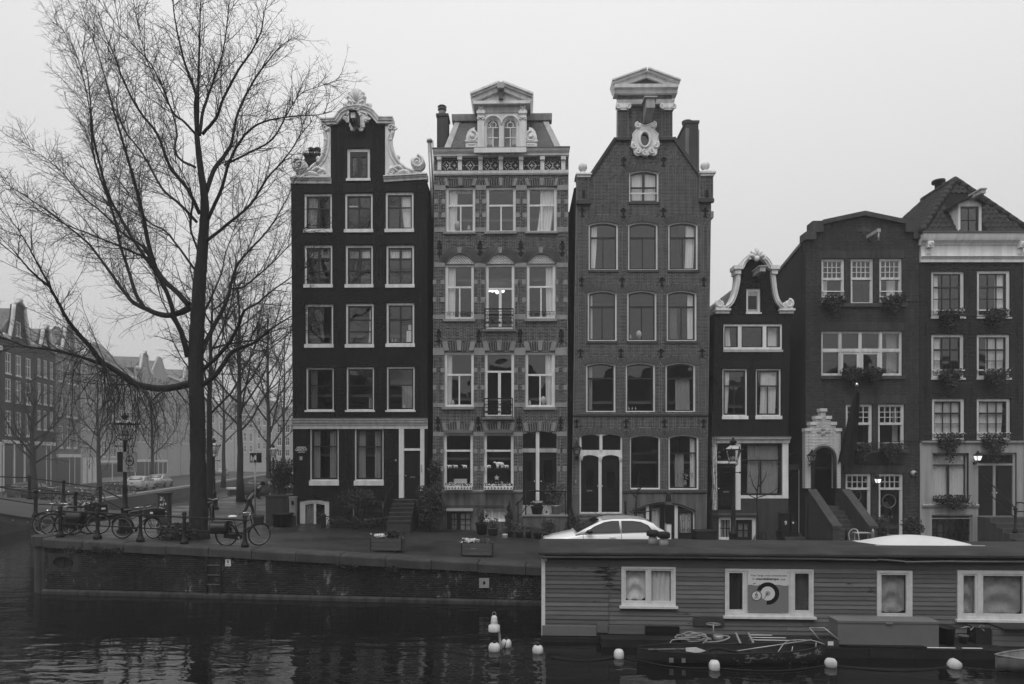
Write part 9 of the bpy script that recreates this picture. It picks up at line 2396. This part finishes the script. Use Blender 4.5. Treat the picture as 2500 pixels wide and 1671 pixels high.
# ================================================================= plants
def bush(name,px,py,Y,rx,rz,n,label,mat='leaf',size=.06,pot=None,ry=None,z0=None,flowers=0,stems=5,cat='shrub',group=None,droop=False,shape=1.0):
 p=W(px,py,Y);ry=ry or rx;zz=z0 if z0 is not None else ground_z(p.x,Y)
 root=empty(name,(p.x,Y,zz),0,label,cat,group);base=0.0
 if pot:
  r_,h_,mt=pot;MB().lathe([(r_*.72,0),(r_*.95,h_*.86),(r_*1.06,h_*.88),(r_*1.06,h_),(r_*.9,h_),(r_*.85,h_*.9)],(0,0,0),14).build('flower_pot',M[mt],root);base=h_
 cz=(p.z-zz)if not pot else base+rz*.8
 sd=int(px*7+py)
 def pt(r):
  d=r.normal(size=3);d/=np.linalg.norm(d);k=r.rand()**.45*(1+.22*math.sin(5*d[0]+sd)*math.sin(4*d[2]+sd))
  if shape!=1.0:t=(d[2]*k+1)/2;f=max(.05,1-t)if shape==0 else 1;return(d[0]*rx*k*f*1.5,d[1]*ry*k*f*1.5,cz+d[2]*rz*k)
  return(d[0]*rx*k,d[1]*ry*k,cz+d[2]*rz*k)
 leaves('foliage',pt,n,size,M[mat],root,sd)
 if stems:
  m=MB();r=random.Random(sd)
  for i in range(stems):a=r.random()*6.28;m.tube([(0,0,max(0,base-.1)),(rx*.3*math.cos(a),ry*.3*math.sin(a),cz*.7),(rx*.75*math.cos(a),ry*.75*math.sin(a),cz+rz*r.uniform(-.2,.8))],[.018,.012,.006],4)
  m.build('stem',M['twig'],root,kind='stuff')
 if flowers:
  def pf(r):q=pt(r);return(q[0],q[1]-abs(ry)*.25,cz+rz*(.4+.6*r.rand()))
  leaves('flowers',pf,flowers,.03,M['flower'],root,sd+1)
 return root
bush('shrub',1050,1235,27.9,.62,.98,3200,'big leafy evergreen shrub beside the steps of the black house',size=.07,stems=9)
bush('shrub',1062,1150,28.4,.30,.55,700,'thin climbing shrub on the wall left of the banded house',size=.06)
bush('shrub',878,1218,28.1,.85,.50,1500,'loose dark shrub before the basement window of the black house',size=.05,stems=12)
bush('shrub',905,1272,28.2,.9,.22,700,'low hedge plant behind the low iron rail',size=.05)
bush('shrub',825,1272,28.2,.55,.2,450,'low plant behind the left stone bollard',size=.05)
bush('shrub',690,1160,29.6,.62,.75,2300,'bushy potted shrub at the corner of the black house',size=.06,stems=10,pot=None)
pl=MB().lathe([(.35,0),(.42,.62),(.46,.64),(.46,.7),(.4,.7)],(0,0,0),14).build('plant_tub',M['pot_dark']);q=W(690,1280,27.8);pl.location=(q.x,27.8,1.36);tag(pl,'round black plant tub before the big dark planter','tub')
q=W(681,1280,28.9);o=MB().box(-.5,.5,-.25,.5,0,1.35).box(-.53,.53,-.28,.53,1.351,1.42).build('dark_planter',M['plaster_dark']);o.location=(q.x,28.9,1.35);tag(o,'tall dark planter box at the corner of the black house','planter')
q=W(688,1190,29.2);m=MB();o=empty('bare_shrub',(q.x,29.2,2.7),0,'bare pruned branches rising above the corner planter','shrub')
for i in range(7):a=i*.9;m.tube(smooth_path([(0,0,.2),(.15*math.cos(a),.1*math.sin(a),.8),(.45*math.cos(a),.3*math.sin(a),1.2+.1*(i%3)),(.75*math.cos(a),.4*math.sin(a),1.75+.12*(i%2))],3),.016,4)
m.build('branch',M['steel']if False else M['twig'],o,kind='stuff')
bush('shrub',440,1298,22.0,.75,.33,1500,'low rough bush around the foot of the big tree',size=.06,stems=6)
for px,py,Y,rx,rz,n,lb,pot,mat in((1176,1280,27.6,.30,.35,260,'tall dark pot with thin shrub by the basement door',(.27,.5,'pot_dark'),'leaf'),(1203,1285,27.3,.30,.22,350,'squat clay pot with pale leaves left of the conifer',(.24,.34,'pot'),'leaf2'),
 (1243,1292,27.0,.26,.75,1100,'tall narrow conifer at the foot of the stoop rail',(.16,.2,'pot_dark'),'leaf'),(1268,1296,26.8,.26,.2,300,'square-looking clay pot with grey foliage under the stoop',(.19,.3,'pot'),'leaf2'),
 (1290,1300,26.9,.2,.16,200,'dark small pot third along under the stoop',(.14,.25,'pot_dark'),'leaf2'),(1312,1300,26.7,.24,.16,260,'dark wide pot with trailing stems under the stoop',(.19,.22,'pot_dark'),'leaf2'),
 (1340,1300,26.6,.34,.30,600,'widest pale-rimmed pot with round bush under the stoop',(.27,.30,'pot'),'leaf'),(1395,1285,27.0,.30,.62,1300,'clipped cone evergreen beside the twin doors',None,'leaf')):
 bush('potted_plant',px,py if pot else py-12,Y,rx,rz,n,lb,mat=mat,pot=pot,size=.045,cat='plant',group='pots before the banded house',shape=0 if 'con' in lb.split(' with')[0]else 1.0)
zs=H2.fr.p(*R4(740,1425))[1]+1.12
for px,lb,pot,rx,rz,n,mat,fl in((1311,'dark trough with white flowers on the stoop',(.28,.34,'pot_dark'),.30,.14,300,'leaf',120),(1358,'pale tall pot with spreading shrub on the stoop',(.24,.40,'steel'),.50,.60,600,'leaf2',0)):
 bush('potted_plant',px,1240,28.2,rx,rz,n,lb,mat=mat,pot=pot,size=.05,cat='plant',z0=zs,flowers=fl)
q=W(1334,1250,28.1);o=MB().prism([(-.13,0),(.13,0),(.13,.16),(0,.32),(-.13,.16)],-.1,.1).prism([(-.16,.13),(0,.31),(.16,.13),(.16,.17),(0,.36),(-.16,.17)],-.12,.12).build('bird_house',M['greywhite']);o.location=(q.x,28.1,zs);tag(o,'tiny gabled bird house between the two stoop pots','bird house');MB().box(-.04,.04,-.104,-.1005,.06,.16).build('entrance',M['blackp'],o)
p=W(1233,1300,26.4);o=MB().lathe([(.1,0),(.115,.2),(.12,.21),(.1,.2)],(0,0,0),12).build('flower_pot',M['sign_white']);o.location=(p.x,26.4,1.1);tag(o,'little white printed pot at the kerb before the conifer','pot')
# window flower boxes and hanging baskets
def flower_box(fr,zf,x0,y0,x1,y1,label,off=.25):
 a=fr.R(zf,x0,y0,x1,y1,off=off);root=empty('flower_box',fr.world((a[0]+a[1])/2,-off,a[2]),fr.a,label,'flower box','flower boxes on the sills');w_=a[1]-a[0]
 m=MB().box(-w_/2,w_/2,-.10,.12,0,.15).build('box',M['white'],root)
 for i in range(9):x_=-w_/2+w_*(i+.5)/9;MB().ball((x_,-.11,.07),.035,6,4).build('boss',M['iron'],root)
 leaves('foliage',lambda r:(r.uniform(-w_/2,w_/2),r.uniform(-.1,.1),.16+.12*r.rand()),160,.045,M['leaf'],root,int(x0));leaves('flowers',lambda r:(r.uniform(-w_/2,w_/2),r.uniform(-.12,.05),.2+.16*r.rand()**2),60,.035,M['flower'],root,int(x0)+1)
flower_box(H2.fr,R4,140,1262,306,1284,'white spotted flower box under the left shop window');flower_box(H2.fr,R4,376,1262,552,1284,'white spotted flower box under the bear window')
def basket(fr,zf,x0,y0,x1,y1,label,off=.22,trough=False):
 a=fr.R(zf,x0,y0,x1,y1,off=off);w_,h_=a[1]-a[0],a[3]-a[2]
 root=empty('hanging_plant',fr.world((a[0]+a[1])/2,-off,a[2]),fr.a,label,'window plant','trailing plants on the window sills')
 MB().box(-w_*.42,w_*.42,-.12,.10,h_*.62,h_*.80).build('box',M['pot_dark'],root);sd=int(x0+y0)
 ph=sd%7
 def pt(r):
  x=r.normal(0,.24);x=max(-.5,min(.5,x));low=.15*abs(math.sin(3*x+ph))+(abs(x)*1.15 if not trough else max(0,.55-.9*abs(x-.2))*-.6+.5)
  z=max(low,0)+(1-max(low,0))*r.rand()**.8;return(x*w_*(1.0 if z>.5 else .8),-.05+.16*r.normal()-.05,z*h_)
 leaves('foliage',pt,900,.055,M['leaf'],root,sd);return root
f5,f6=H5.fr,H6.fr
for fr,zf,x0,y0,x1,y1,lb in((f5,R8,248,990,432,1160,'trailing plant on the left top window of the grey house'),(f5,R8,733,990,897,1160,'trailing plant on the right top window of the grey house'),(f5,R9,422,65,600,235,'left one of the pair of plants under the wide window'),(f5,R9,598,72,762,220,'right one of the pair of plants under the wide window'),
 (f5,R9,495,685,668,892,'trailing plant beside the flag on the grey house'),(f5,R9,745,690,922,895,'trailing plant over the right end of the dark sign board'),
 (f6,R8,1180,1105,1352,1290,'trailing plant on the left topmost window of the corniced house'),(f6,R8,1555,1100,1712,1275,'trailing plant on the right topmost window of the corniced house'),(f6,R9,1228,80,1412,285,'trailing plant on the left window two floors above the lit lamp'),(f6,R9,1610,75,1792,300,'trailing plant on the right window two floors above the lit lamp'),
 (f6,R9,1222,608,1420,862,'trailing plant hanging over the white band left of the lit lamp'),(f6,R9,1592,605,1790,880,'trailing plant hanging over the black double doors')):basket(fr,zf,x0,y0,x1,y1,lb)
basket(f6,R9,1198,1122,1488,1292,'wide trailing plant under the white ground floor window',trough=True)
for px,lb in((2144,'round clipped bush in a tub left of the shop door post'),(2228,'round clipped bush in a tub beside the white ground floor')):
 bush('round_bush',px,1290,27.6,.42,.42,1700,lb,pot=(.30,.5,'pot_dark'),size=.045,cat='plant',group='round bushes by the shop')
 # planters on the quay
for px,py,Y,rz_,lb,s in((947,1353,20.9,-.06,'weathered timber planter with white flowers and lavender, nearest the tree',1.0),(1166,1361,20.6,-.05,'weathered timber planter with white flowers, nearest the houseboat',.97)):
 p=W(px,py,Y);z=ground_z(p.x,Y);o=empty('timber_planter',(p.x,Y,z),rz_,lb,'planter','timber planters on the quay');w_=.51*s
 for k in range(3):MB().box(-w_,w_,-.24,-.21,.06+.125*k,.06+.125*k+.121).build('plank',M['crate'],o)
 for k in range(3):MB().box(-w_,w_,.21,.24,.06+.125*k,.06+.125*k+.121).build('plank',M['crate'],o)
 for x_ in(-w_,w_-.03):MB().box(x_,x_+.03,-.209,.209,.06,.43).build('end_board',M['crate'],o)
 for x_ in(-w_-.012,w_-.02):MB().box(x_,x_+.032,-.255,-.241,.05,.45).build('corner_iron',M['steel' if False else 'iron'],o)
 for x_ in(-w_+.1,w_-.2):MB().box(x_,x_+.1,-.22,.22,0,.058).build('foot',M['deck'],o)
 MB().box(-w_+.031,w_-.031,-.2,.2,.36,.40).build('soil',M['deck'],o)
 leaves('foliage',lambda r:(r.uniform(-w_*.9,w_*.9),r.uniform(-.18,.18),.42+.12*r.rand()),220,.035,M['leaf2'],o,px);leaves('flowers',lambda r:(-w_*.45+r.normal(0,.11),r.uniform(-.18,.12),.46+.10*r.rand()),170,.04,M['flower'],o,px+1)
 if s==1.0:leaves('lavender',lambda r:(w_*.3+r.normal(0,.13),r.uniform(-.12,.12),.42+.26*r.rand()),260,.05,M['leaf'],o,px+2)
 else:MB().box(-.2,-.03,-.245,-.2405,.26,.275).build('label_strip',M['sign_grey'],o)
 # espalier, young tree, dead vines
def twiggy(name,px,Y,base,paths,label,cat,r0=.03,seed=1,lv=1,mat='twig'):
 global RS
 RS=np.random.RandomState(seed);p=W(px,1300,Y);root=empty(name,(p.x,Y,base),0,label,cat);tb=Tubes();k=Y/F
 for i,pth in enumerate(paths):
  P=np.array(smooth_path([((x-px)*k,rnd.uniform(-.1,.1)if j else 0,CZ-(y-HY)*k-base)for j,(x,y)in enumerate(pth)],4));R=np.linspace(r0*(1 if i==0 else .55),.008,len(P))if r0>.012 else np.full(len(P),r0)
  tb.add(P,R,6);twigs_on(tb,P,.01,1 if lv else 2,4.5,.5,.1,.25,.9)
 tb.build('branches',M[mat],root,'stuff');return root
twiggy('espalier_tree',1553,27.6,.90,[[(1553,1330),(1554,1280),(1552,1230),(1560,1180),(1556,1140)],[(1553,1252),(1575,1250),(1600,1246),(1606,1240)],[(1553,1255),(1538,1250),(1533,1244)],[(1553,1215),(1540,1200),(1535,1180)],[(1555,1200),(1570,1185),(1572,1160)]],'pruned bare espalier tree before the basement arch','tree',.06,3)
twiggy('young_tree',1850,26.2,.78,[[(1849,1335),(1850,1280),(1849,1220),(1851,1160),(1850,1120)],[(1849,1200),(1835,1180),(1828,1150)],[(1850,1190),(1866,1170),(1872,1150)],[(1850,1215),(1880,1205),(1900,1190)],[(1850,1220),(1820,1205),(1808,1195)]],'young bare tree before the little shopfront window','tree',.045,4)
twiggy('dead_vine',1738,28.3,.78,[[(1736+4*i,1300),(1730+6*i,1240),(1740+3*i,1180),(1732+5*i,1110),(1738+2*i,1040),(1736+3*i,960+25*i)]for i in range(5)],'tangle of dead vine between brick house and little black house','vine',.02,5)
twiggy('dead_vine',1388,28.4,1.05,[[(1390+3*i,1290),(1386+4*i,1220),(1391+2*i,1160+12*i)]for i in range(3)],'thin dead vine in the gap beside the banded house','vine',.012,6)
q=W(1719,1320,26.5);o=MB().box(-.42,.42,-.35,.35,0,.62).box(-.44,.44,-.37,.37,.621,.66).build('dark_planter',M['pot_dark']);o.location=(q.x,26.5,.80);tag(o,'large black square planter under the dead vine','planter')
p=W(1868,1310,26.0);o=empty('ornamental_grass',(p.x,26.0,.76),0,'tuft of pale drooping grass at the foot of the young tree','plant')
m=MB();r=random.Random(2)
for i in range(120):a=r.random()*6.28;k=r.uniform(.2,.5);h_=r.uniform(.5,.85);m.tube([(0,0,0),(k*.4*math.cos(a),k*.4*math.sin(a),h_),(k*math.cos(a),k*math.sin(a),h_*.55),(k*1.2*math.cos(a),k*1.2*math.sin(a),.1)],.006,3)
m.build('blades',M['grass'],o,kind='stuff')
# hooded black post on white stone in front of the basement
q=W(1632,1320,25.6);o=empty('letter_post',(q.x,25.6,.88),0,'black hooded box on a white post before the arched basement','post')
MB().box(-.09,.09,-.09,.09,0,.95).build('post',M['white'],o);MB().box(-.12,.12,-.12,.12,.951,1.7).lathe([(.22,0),(.14,.12),(.09,.45),(.02,.5)],(0,0,1.7),4,False,PI/4).build('hood',M['blackp'],o)
# wheelie bins with a house number, garden chair and table
for px,lb,num in((1914,'dark waste bin numbered nine beside the passage','9'),(1932,'dark narrow box with a pale label right of the numbered bin',None)):
 q=W(px,1300,28.2);o=empty('waste_bin',(q.x,28.2,.76),0,lb,'bin');MB().box(-.17 if num else-.1,.17 if num else .1,-.18,.18,.5,1.2).box(-.19 if num else-.11,.19 if num else .11,-.2,.2,1.201,1.26).box(-.2,.2,-.25,.25,-.2,.49).build('bin_body',M['blackp'],o)
 if num:lettering('9',.24,M['sign_white'],o,(0,-.184,.84),bold=.006)
 else:MB().box(-.035,.035,-.185,-.181,.82,.9).build('bin_label',M['sign_white'],o)
q=W(2094,1320,25.4);o=empty('garden_chair',(q.x,25.4,.70),.5,'white metal garden chair at the foot of the porch stairs','chair');m=MB()
for x_ in(-.2,.2):
 for y_ in(-.2,.2):MB().tube([(x_,y_,0),(x_*.95,y_*.95,.44)],.014,5).build('leg',M['white'],o)
for i in range(7):y_=-.2+.4*i/6;m.box(-.22,.22,y_-.02,y_+.02,.44,.455)
m.build('seat',M['white'],o);MB().tube(smooth_path([(-.2,.2,.44),(-.26,.2,.75),(-.2,.1,.92),(-.2,-.1,.92),(-.26,-.2,.75),(-.2,-.2,.44)],4),.014,5).build('backrest',M['white'],o)
q=W(2103,1310,26.4);o=empty('garden_table',(q.x,26.4,.70),0,'small pale table behind the white garden chair','table');MB().box(-.3,.3,-.2,.2,.66,.68).build('table_top',M['greywhite'],o)
for x_ in(-.27,.27):MB().tube([(x_,0,0),(x_,0,.66)],.013,5).build('leg',M['greywhite'],o)
# black banner furled on a slanting pole
a,b=f5.p(*R9(395,860),.35),f5.p(*R9(550,205),1.1)
o=empty('flag',f5.world(a[0],-.35,a[1]),0,'furled black flag on a slanting pole beside the white porch','flag');dx,dz=b[0]-a[0],b[1]-a[1]
MB().tube([(0,0,0),(dx,-.75,dz)],.022,6).build('pole',M['iron'],o);MB().ball((dx,-.75,dz),.075,10,8,(1,1,1.3)).build('finial',M['chrome'],o)
vs=[];fs=[]
for i in range(15):
 t=1-i/14*.96
 wd=.10+.62*(1-t)**.7
 for j in range(9):s_=j/8;vs.append((dx*t+wd*s_*.9-.02,-.75*t-.03+.06*math.sin(s_*9+2*t),dz*t-.35*s_-.1*s_*(1-t)))
for i in range(14):
 for j in range(8):k=i*9+j;fs.append((k,k+1,k+10,k+9))
MB().add(vs,fs,True).build('cloth',M['coat'],o)
# chandelier, window figures, shop rings
q=H2.fr.p(*R4(450,72),-.9);o=empty('globe_lamp',H2.fr.world(q[0],.9,q[1]),0,'lit cluster of white globes hanging behind the first floor balcony window','lamp')
for dx,dz,y_ in((-.30,.0,0),(-.17,.03,.2),(.02,-.07,-.1),(.32,-.0,.15),(.05,-.02,.3)):MB().ball((dx,y_,dz),.085,12,8).build('globe',M['globe'],o)
MB().tube([(0,0,.1),(0,0,.8)],.01,5).box(-.3,.35,-.01,.01,.09,.11).build('lamp_stem',M['iron'],o)
def critter(fr,zf,x,y,s,label,bear=False):
 q=fr.p(*zf(x,y),-.16);o=empty('animal_figure',fr.world(q[0],.16,q[1]),0,label,'figurine','white animal figures on the window shelf')
 m=MB().loft([[(x_*s,r_*s*math.cos(t)*.6,(z_+r_*math.sin(t))*s)for t in[2*PI*i/10 for i in range(10)]]for x_,z_,r_ in((-.55,.50,.02),(-.52,.50,.10),(-.38,.55,.17),(-.15,.55,.23),(.15,.52,.22),(.38,.48,.23),(.48,.45,.14),(.5,.44,.02))])
 m.loft([[(x_*s,r_*s*math.cos(t)*.6,(z_+r_*math.sin(t))*s)for t in[2*PI*i/8 for i in range(8)]]for x_,z_,r_ in((-.42,.60,.12),(-.58,.70,.12),(-.70,.72,.09),(-.82,.68,.05),(-.84,.67,.01))])
 for x_ in(-.35,-.2,.22,.38):m.tube([(x_*s,0,.45*s),(x_*s*1.02,.0,.2*s),(x_*s-.02*s,0,0)],[.10*s,.07*s,.075*s],6)
 m.ball((-.62*s,.05*s,.82*s),.035*s,6,4);m.build('body',M['white'],o)
sh=H2.R(R4,150,1153,296,1158);
for a,b,lb in((150,298,'dark shelf across the left shop window'),(395,542,'dark shelf across the bear window')):
 q=H2.R(R4,a,1154,b,1159);o=MB().box(q[0],q[1],.145,.30,q[2],q[3]).build('window_shelf',M['plaster_dark']);o.location=H2.root.location;o.rotation_euler=H2.root.rotation_euler;tag(o,lb,'shelf')
critter(H2.fr,R4,474,1153,.36,'white polar bear figure striding on the right shelf');
for x_,lb in((170,'leftmost small white animal figure on the left shelf'),(206,'small white animal figure in the middle of the left shelf'),(262,'small white animal figure at the right of the left shelf'),(408,'small white figure left of the polar bear'),(515,'small white figure behind the polar bear')):critter(H2.fr,R4,x_,1154,.19,lb)
q=H2.fr.p(*R4(455,1212),-.16);st=MB().prism([((.15 if i%2==0 else .06)*math.cos(PI/2+i*PI/5),(.15 if i%2==0 else .06)*math.sin(PI/2+i*PI/5))for i in range(10)],-.01,.01).build('star',M['greywhite']);st.location=H2.fr.world(q[0],.16,q[1]);tag(st,'pale five pointed star hanging in the bear window','ornament')
q=H2.R(R4,192,1220,272,1262);o=MB().box(q[0],q[1],.16,.3,q[2],q[3]).build('white_box',M['white']);o.location=H2.root.location;o.rotation_euler=H2.root.rotation_euler;tag(o,'plain white box standing in the left shop window','box')
for x_,y_,rad,lb in((525,1125,.34,'bicycle wheel hanging in the left shop window'),(820,1172,.30,'round ring sign hanging in the shop door'),(505,1320,.36,'lower bicycle wheel half behind the stair parapet')):
 q=f5.p(*R9(x_,y_),-.25);o=MB().tube([(rad*math.cos(t),0,rad*math.sin(t))for t in[2*PI*i/28 for i in range(28)]],.025,6,closed=True).build('hanging_ring',M['steel']);o.location=f5.world(q[0],.25,q[1]);tag(o,lb,'wheel' if 'wheel' in lb else 'sign')
 if 'sign' in lb:lettering('BAR',.09,M['sign_grey'],o,(0,0,0))if False else None
 else:
  m=MB()
  for i in range(8):m.tube([(0,0,0),(rad*math.cos(i*PI/4),0,rad*math.sin(i*PI/4))],.006,4)
  m.build('spoke',M['steel'],o,kind='stuff')
  # things standing on the window sills of the brick houses
q=H3.fr.p(*R6(740,1235),-.3);o=empty('bouquet',H3.fr.world(q[0],.26,q[1]-.05),0,'dark bouquet in a vase behind the right ground floor window of the brick house','flowers')
MB().lathe([(.06,0),(.09,.12),(.05,.24),(.06,.26)],(0,0,0),10).build('vase',M['greywhite'],o);leaves('foliage',lambda r:(r.normal(0,.14),r.normal(0,.06),.42+r.normal(0,.12)),170,.05,M['leaf'],o,5);leaves('petals',lambda r:(r.normal(0,.1),-.1,.42+r.normal(0,.08)),14,.045,M['flower'],o,6)
def sill_thing(H,zf,x,y,prof,lb,cat,mat='greywhite'):
 q=H.fr.p(*zf(x,y),-.17);o=MB().lathe(prof,(0,0,0),10).build(cat.replace(' ','_'),M[mat]);o.location=H.fr.world(q[0],.17,q[1]);tag(o,lb,cat)
V_=[(.05,0),(.08,.1),(.04,.2),(.05,.22)];B_=[(.035,0),(.035,.1),(.012,.13),(.012,.17)];P_=[(.06,0),(.09,.12),(.14,.22),(.10,.36),(.03,.42)]
for a in((H2,R4,190,770,V_,'pale vase on the left second floor sill of the banded house','vase'),(H2,R4,160,770,B_,'small bottle at the very left of that second floor sill','bottle'),(H2,R4,655,773,V_,'pale jar left on the right second floor sill of the banded house','jar'),(H2,R4,738,773,P_,'pale pointed table lamp on the right second floor sill','lamp'),
 (H2,R3,272,1138,P_,'pale little figure on the left top sill of the banded house','ornament'),(H2,R3,360,1140,V_,'low bowl on the left top sill of the banded house','bowl'),(H3,R6,412,366,V_,'white pot at the left of the middle third floor sill','pot'),(H3,R6,465,368,P_,'rounded vase on the middle third floor sill of the brick house','vase'),
 (H3,R6,405,790,B_,'first small bottle in the middle second floor window','bottle'),(H3,R6,425,790,B_,'second small bottle in the middle second floor window','bottle'),(H3,R6,445,790,B_,'third small bottle in the middle second floor window','bottle'),(H1,R2,765,796,V_,'pale vase on the right first floor sill of the black house','vase'),
 (H1,R2,692,388,B_,'left little bottle in the right second floor window of the black house','bottle'),(H1,R2,712,388,B_,'right little bottle in the right second floor window of the black house','bottle')):sill_thing(*a)
# overhead cable along the fronts, moored boats of the side canal
o=MB().tube([f5.world(f5.p(*R8(905,1035))[0],-.04,f5.p(*R8(905,1035))[1]),f5.world(f5.p(*R8(1090,1030))[0],-.04,f5.p(*R8(1090,1030))[1]),f5.world(f5.p(*R8(1098,1150))[0],-.04,f5.p(*R8(1098,1150))[1]),f6.world(f6.p(*R8(1845,1158))[0],-.06,f6.p(*R8(1845,1158))[1])],.016,5).build('wall_cable',M['iron']);tag(o,'black cable stepping down between grey and corniced houses','cable')
o=MB().tube([f5.world(f5.p(*R9(680,690))[0],-.14,f5.p(*R9(680,690))[1]),f5.world(f5.p(*R9(940,672))[0],-.05,f5.p(*R9(940,672))[1]),f6.world(f6.p(*R9(1940,668))[0],-.15,f6.p(*R9(1940,668))[1])],.014,5).build('wall_cable',M['iron']);tag(o,'black cable under the first floor plants of both right houses','cable')
mbt,_=loft_boat('canal_boat',9.5,1.3,.95,-.2,'plaster_dark','dark flat canal boat moored behind the second lamp','boat','deck',bow=.85,sheer=.05);mbt.location=(W(512,1220,47).x-1.0,47.5,0);mbt.rotation_euler[2]=.5
MB().box(2.0,7.2,-1.0,1.0,.7,2.1).build('cabin',M['plaster_dark'],mbt);MB().box(1.9,7.3,-1.05,1.05,2.101,2.2).build('cabin_roof',M['greywhite'],mbt)
for i in range(4):MB().box(2.3+1.2*i,3.2+1.2*i,-1.02,-1.001,1.2,1.8).build('window',M['glass_dark'],mbt)
wb_,_=loft_boat('canal_boat',3.6,.7,.55,-.1,'tarp','small white boat on the side canal behind the crown lantern','boat','greywhite',bow=.75);wb_.location=(W(276,1240,36).x,36.0,0);wb_.rotation_euler[2]=.15
# ================================================================= people
def skin_body(name,joints,edges,mat,parent,root_i=0,sub=1):
 """one continuous body grown over a skeleton"""
 me=bpy.data.meshes.new(name);me.from_pydata([j[0]for j in joints],edges,[]);me.materials.append(mat)
 o=bpy.data.objects.new(name,me);COL.objects.link(o)
 sk=o.modifiers.new('skin','SKIN');o.modifiers.new('sub','SUBSURF').levels=sub;o.modifiers['sub'].render_levels=sub
 for i,(p,r)in enumerate(joints):me.skin_vertices[0].data[i].radius=r if isinstance(r,tuple)else(r,r);me.skin_vertices[0].data[i].use_root=i==root_i
 dg=bpy.context.evaluated_depsgraph_get();dg.update();m2=bpy.data.meshes.new_from_object(o.evaluated_get(dg));bpy.data.objects.remove(o)
 m2.materials.clear();m2.materials.append(mat);m2.polygons.foreach_set('use_smooth',[True]*len(m2.polygons));o2=bpy.data.objects.new(name,m2);COL.objects.link(o2);o2.parent=parent;return o2
def person(loc,rz,label,lean=.0,stride=.0,coat='coat',leg='trouser'):
 root=empty('person',loc,rz,label,'person');L=lean
 hip=(0,0,.90);ch=(L*.32,0,1.22);nk=(L*.52,0,1.45);hd=(L*.72,0,1.62)
 J=[(hip,(.15,.12)),(ch,(.17,.12)),(nk,.06),(hd,.10),((hd[0]+.03,0,hd[2]+.06),.085)];E=[(0,1),(1,2),(2,3),(3,4)]
 for s in(-1,1):
  k=len(J);st=stride*s
  J+=[((0,.09*s,.82),.10),((.04+st*.5,.10*s,.48),.065),((st-(.05 if st<0 else 0),.10*s,.10),.045),((st+.12,.11*s,.045),.04)];E+=[(0,k),(k,k+1),(k+1,k+2),(k+2,k+3)]
  k2=len(J);J+=[((nk[0]-.02,.19*s,1.40),.065),((ch[0]+.02-.3*st,.25*s,1.13),.05),((ch[0]+.20-.4*st,.22*s,.93),.036),((ch[0]+.26-.4*st,.21*s,.87),.032)];E+=[(2,k2),(k2,k2+1),(k2+1,k2+2),(k2+2,k2+3)]
 skin_body('body',J,E,M['skin'],root)
 JC=[((0,0,.80),(.17,.15)),((0,0,.92),(.165,.14)),(ch,(.185,.14)),((nk[0],0,1.40),(.13,.10))];EC=[(0,1),(1,2),(2,3)]
 for s in(-1,1):k=len(JC);JC+=[((nk[0]-.02,.19*s,1.39),.085),((ch[0]+.02-.3*stride*s,.255*s,1.13),.068),((ch[0]+.19-.4*stride*s,.225*s,.945),.05)];EC+=[(3,k),(k,k+1),(k+1,k+2)]
 skin_body('coat',JC,EC,M[coat],root)
 JT=[((0,0,.86),(.155,.13))];ET=[]
 for s in(-1,1):st=stride*s;k=len(JT);JT+=[((0,.09*s,.80),.115),((.04+st*.5,.10*s,.48),.085),((st-(.05 if st<0 else 0),.10*s,.13),.065)];ET+=[(0,k),(k,k+1),(k+1,k+2)]
 skin_body('trousers',JT,ET,M[leg],root)
 for s in(-1,1):st=stride*s;MB().ball((st+.06,.10*s,.05),.06,10,6,(2.1,.8,.75)).build('shoe',M['blackp'],root)
 MB().ball((hd[0]-.02,0,hd[2]+.06),.125,12,8,(1.0,.9,1.0)).build('hair',M['hair'],root)
 f=MB()
 for s in(-1,1):f.ball((hd[0]+.125,.035*s,hd[2]+.035),.012,6,4)
 f.ball((hd[0]+.135,0,hd[2]-.005),.02,6,4,(1,.7,1.2));f.build('face',M['skin'],root);return root
q=W(607,1262,32.5);person((q.x,32.5,ground_z(q.x,32.5)-.12),.25,'person in dark coat walking stooped past the pedestrian sign',lean=.95,stride=.22)
q=f5.p(*R9(790,1300),-.9);person(f5.world(q[0],.9,.1),-PI/2-.3,'person standing behind the glass of the shop door',coat='plaster_dark')
# ================================================================= haze
def haze():
 o=MB().box(-228,90,-58,290,-1.9,27.0).build('haze',None,kind='stuff')
 m=bpy.data.materials.new('haze');m.use_nodes=True;t=m.node_tree;t.nodes.clear()
 out=t.nodes.new('ShaderNodeOutputMaterial');v=t.nodes.new('ShaderNodeVolumePrincipled')
 v.inputs['Color'].default_value=(.62,.62,.62,1);v.inputs['Density'].default_value=HAZE;v.inputs['Anisotropy'].default_value=0.0
 t.links.new(v.outputs[0],out.inputs['Volume']);o.data.materials.append(m)
HAZE=0.0020
haze()
